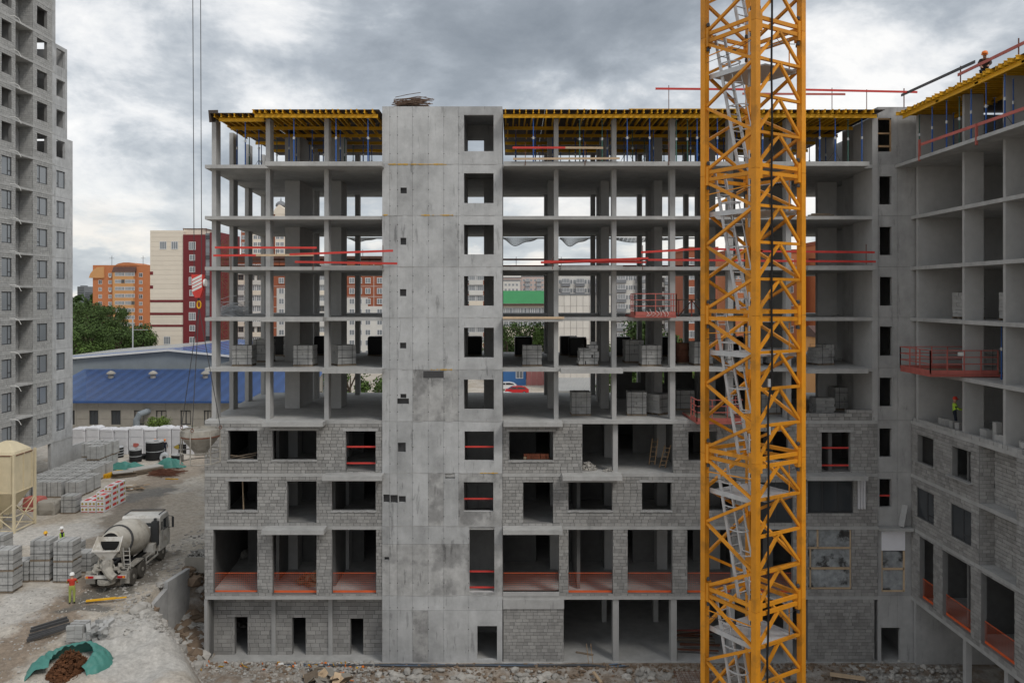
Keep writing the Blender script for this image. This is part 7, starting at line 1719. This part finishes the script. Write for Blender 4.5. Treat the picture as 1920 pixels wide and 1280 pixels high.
flats(1286, 1345, 470, 165, 'brick_red', 'red brick flats with arched white windows behind the crane mast', 12, 3, W1, parapet='brick_red'); flats(1370, 1500, 474, 180, 'orange_brick', 'orange brick flats seen through the crane mast', 13, 3, W1, parapet='brick_red'); flats(1555, 1600, 455, 170, 'orange_brick', 'orange and red brick flats seen past the end wall', 16, 2.9, W1, parapet='brick_red'); flats(1905, 2030, 480, 120, 'orange_brick', 'orange brick flats with cream bands seen behind the right wing', 14, 3, W2, bal=2)
hs = thing('small_house', 'low house with a brown roof past the end wall', 'house', (PP(1580, 110), 110, 3.9)); X = lambda p: PP(p, 110); pbox(hs, 'wall', 'orange_pale', X(1540), X(1620), 110, 118, 3, zl(632, 110)); m = MB(); m.prism([(109.5, zl(633, 110)), (118.5, zl(633, 110)), (114, zl(612, 110))], X(1535), X(1625), 'x'); m.build('roof', 'roof_brown', hs); m = MB(); m.prism([(X(1556), zl(622, 110)), (X(1576), zl(622, 110)), (X(1566), zl(610, 110))], 109.2, 109.6, 'y'); m.build('dormer', 'frame_white', hs); put_win(hs, W1, X(1572), 109.99, zl(640, 110))
m = MB(); 
for (px0, px1, top, Y, lab) in ((145, 158, 537, 900, 'far grey high-rise on the wooded hill'), (159, 185, 547, 800, 'far low grey block on the wooded hill')):
    X = lambda p: PP(p, Y); t = thing('far_high_rise', lab, 'building', (X((px0 + px1) / 2), Y, 3.9)); pbox(t, 'wall', 'panel_grey', X(px0), X(px1), Y, Y + 20, 3, zl(top, Y)); pbox(t, 'roof_house', 'panel_grey', X(px0 + 2), X(px1 - 4), Y + 4, Y + 12, zl(top, Y), zl(top - 2, Y))
    for i in range(6): pbox(t, 'window_band', 'glass', X(px0 + .6), X(px1 - .6), Y - .1, Y, zl(top + 2 + i * 3.2 + 1.3, Y), zl(top + 2 + i * 3.2, Y))
# wooded hill on the horizon
hm = MB(); n = 60; ys = (650, 760, 900)
for j, y in enumerate(ys):
    for i in range(n + 1): x = -900 + i * 30; hm.v.append((x, y, 3 + (0, 16, 22)[j] * (.6 + .4 * noise.noise(Vector((x * .006, y * .01, 2)))) * sm(100, -250, x)))
hm.f = [(j * (n + 1) + i, j * (n + 1) + i + 1, (j + 1) * (n + 1) + i + 1, (j + 1) * (n + 1) + i) for j in range(2) for i in range(n)]; hm.t = [0] * len(hm.f)
hm.build('hills', 'leaf_dark', kind='structure', smooth=True)
rr = random.Random(71); fw_ = MB()
for i in range(1500):
    x, y = rr.uniform(-520, 60), rr.uniform(560, 800); s_ = rr.uniform(3, 7); z = 4 + s_ * .5 + (12 * sm(600, 760, y)) * sm(100, -250, x)
    d = [Vector((rr.gauss(0, 1), rr.gauss(0, 1), rr.gauss(0, 1))).normalized() * s_ * rr.uniform(.6, 1) for _ in range(9)]
    fw_.add([Vector((x, y, z)) + q for q in d], ((0, 1, 2), (3, 4, 5), (6, 7, 8), (0, 3, 6), (1, 4, 7)), rr.random())
fw_.build('woodland', 'leaf_dark', kind='stuff')
# parked cars, blue cabin, pink fence, ribbed fence behind the building
def car(loc, rz, paint, label):
    t = thing('parked_car', label, 'car', loc, 'cars parked behind the building', rz); s_ = MB()
    prof = [(-2.1, .35), (-2.12, .75), (-1.95, .92), (-1.55, 1.0), (-.75, 1.42), (.75, 1.47), (1.55, 1.28), (2.0, .95), (2.1, .8), (2.1, .35)]
    s_.prism(prof, -.86, .86, 'y'); s_.build('body', paint, t, True)
    m = MB(); m.prism([(-1.35, 1.02), (-.72, 1.36), (.72, 1.41), (1.4, 1.24), (1.65, 1.0)], -.872, .872, 'y'); m.build('side_glass', 'glass', t, True)
    m = MB(); m.prism([(-1.58, 1.0), (-1.5, .98), (-.7, 1.38), (-.78, 1.44)], -.75, .75, 'y'); m.build('windscreen', 'glass', t, True)
    m = MB(); m.box(-.05, .03, -.875, .875, 1.0, 1.4); m.build('pillar', paint, t, True)
    for x in (-1.35, 1.3):
        for y in (-.78, .78):
            m = MB(); sg = 1 if y > 0 else -1; m.lathe([(.2, -.1), (.31, -.1), (.32, .08), (.2, .1)], (x, y, .32), (0, sg, 0), 18); w_ = m.build('wheel', 'black_rubber', t, True); m = MB(); m.lathe([(.2, .1), (.19, .11), (.05, .09)], (x, y, .32), (0, sg, 0), 12); m.build('rim', 'galv', w_, True)
    for y in (-.6, .6): m = MB(); m.box(-2.14, -2.05, y - .2, y + .2, .65, .8); m.build('headlight', 'frame_white', t, True); m = MB(); m.box(2.03, 2.12, y - .2, y + .2, .75, .92); m.build('tail_light', 'lamp_red', t, True)
car((PP(969, 143), 143, 3.95), 0.03, 'car_red', 'red hatchback parked before the blue cabin'); car((PP(948, 150), 150, 3.95), .02, 'car_white', 'white car parked behind the red hatchback'); car((PP(944, 134), 134, 3.95), .05, 'car_white', 'white car parked in front of the red hatchback')
Yk = 158; X = lambda p: PP(p, Yk); kb = thing('cabin', 'blue site cabin with a white window behind the red car', 'cabin', (X(962), Yk, 3.9)); pbox(kb, 'wall', 'kiosk_blue', X(925), X(986), Yk, Yk + 3, 3.9, zl(690, Yk)); pbox(kb, 'roof', 'galv', X(924), X(987), Yk - .1, Yk + 3.1, zl(690, Yk), zl(688.5, Yk)); put_win(kb, W1, X(974), Yk - .01, zl(702, Yk))
pf = thing('metal_fence', 'faded pink metal fence beside the blue cabin', 'fence', (X(1020), Yk, 3.9))
for i in range(12): a = X(987) + i * 1.05; pbox(pf, 'panel', 'pink_fence', a, a + 1.02, Yk + .2 + .03 * (i % 2), Yk + .26 + .03 * (i % 2), 3.9, zl(694, Yk))
Yr = 128; X = lambda p: PP(p, Yr); rf = thing('shed', 'low shed with a pale grey ribbed roof behind the second right bay', 'shed', (X(1090), Yr, 3.9)); m = MB(); n = 34
for i in range(n): a, b_ = X(1046) + i * (X(1140) - X(1046)) / n, X(1046) + (i + .6) * (X(1140) - X(1046)) / n; c_ = X(1046) + (i + 1) * (X(1140) - X(1046)) / n; m.add([(a, Yr, zl(733, Yr)), (b_, Yr, zl(733, Yr)), (b_, Yr + 6, zl(708, Yr + 6)), (a, Yr + 6, zl(708, Yr + 6))], ((0, 1, 2, 3),)); m.add([(b_, Yr, zl(733, Yr) + .07), (c_, Yr, zl(733, Yr) + .07), (c_, Yr + 6, zl(708, Yr + 6) + .07), (b_, Yr + 6, zl(708, Yr + 6) + .07)], ((0, 1, 2, 3),), .3)
m.build('roof', 'grey_roof', rf); pbox(rf, 'wall', 'panel_white', X(1047), X(1139), Yr + .2, Yr + 5.8, 3.9, zl(735, Yr))
# every labelled object without another kind is a thing
for o in COL.objects:
    if o.get('label') and not o.get('kind'): o['kind'] = 'thing'
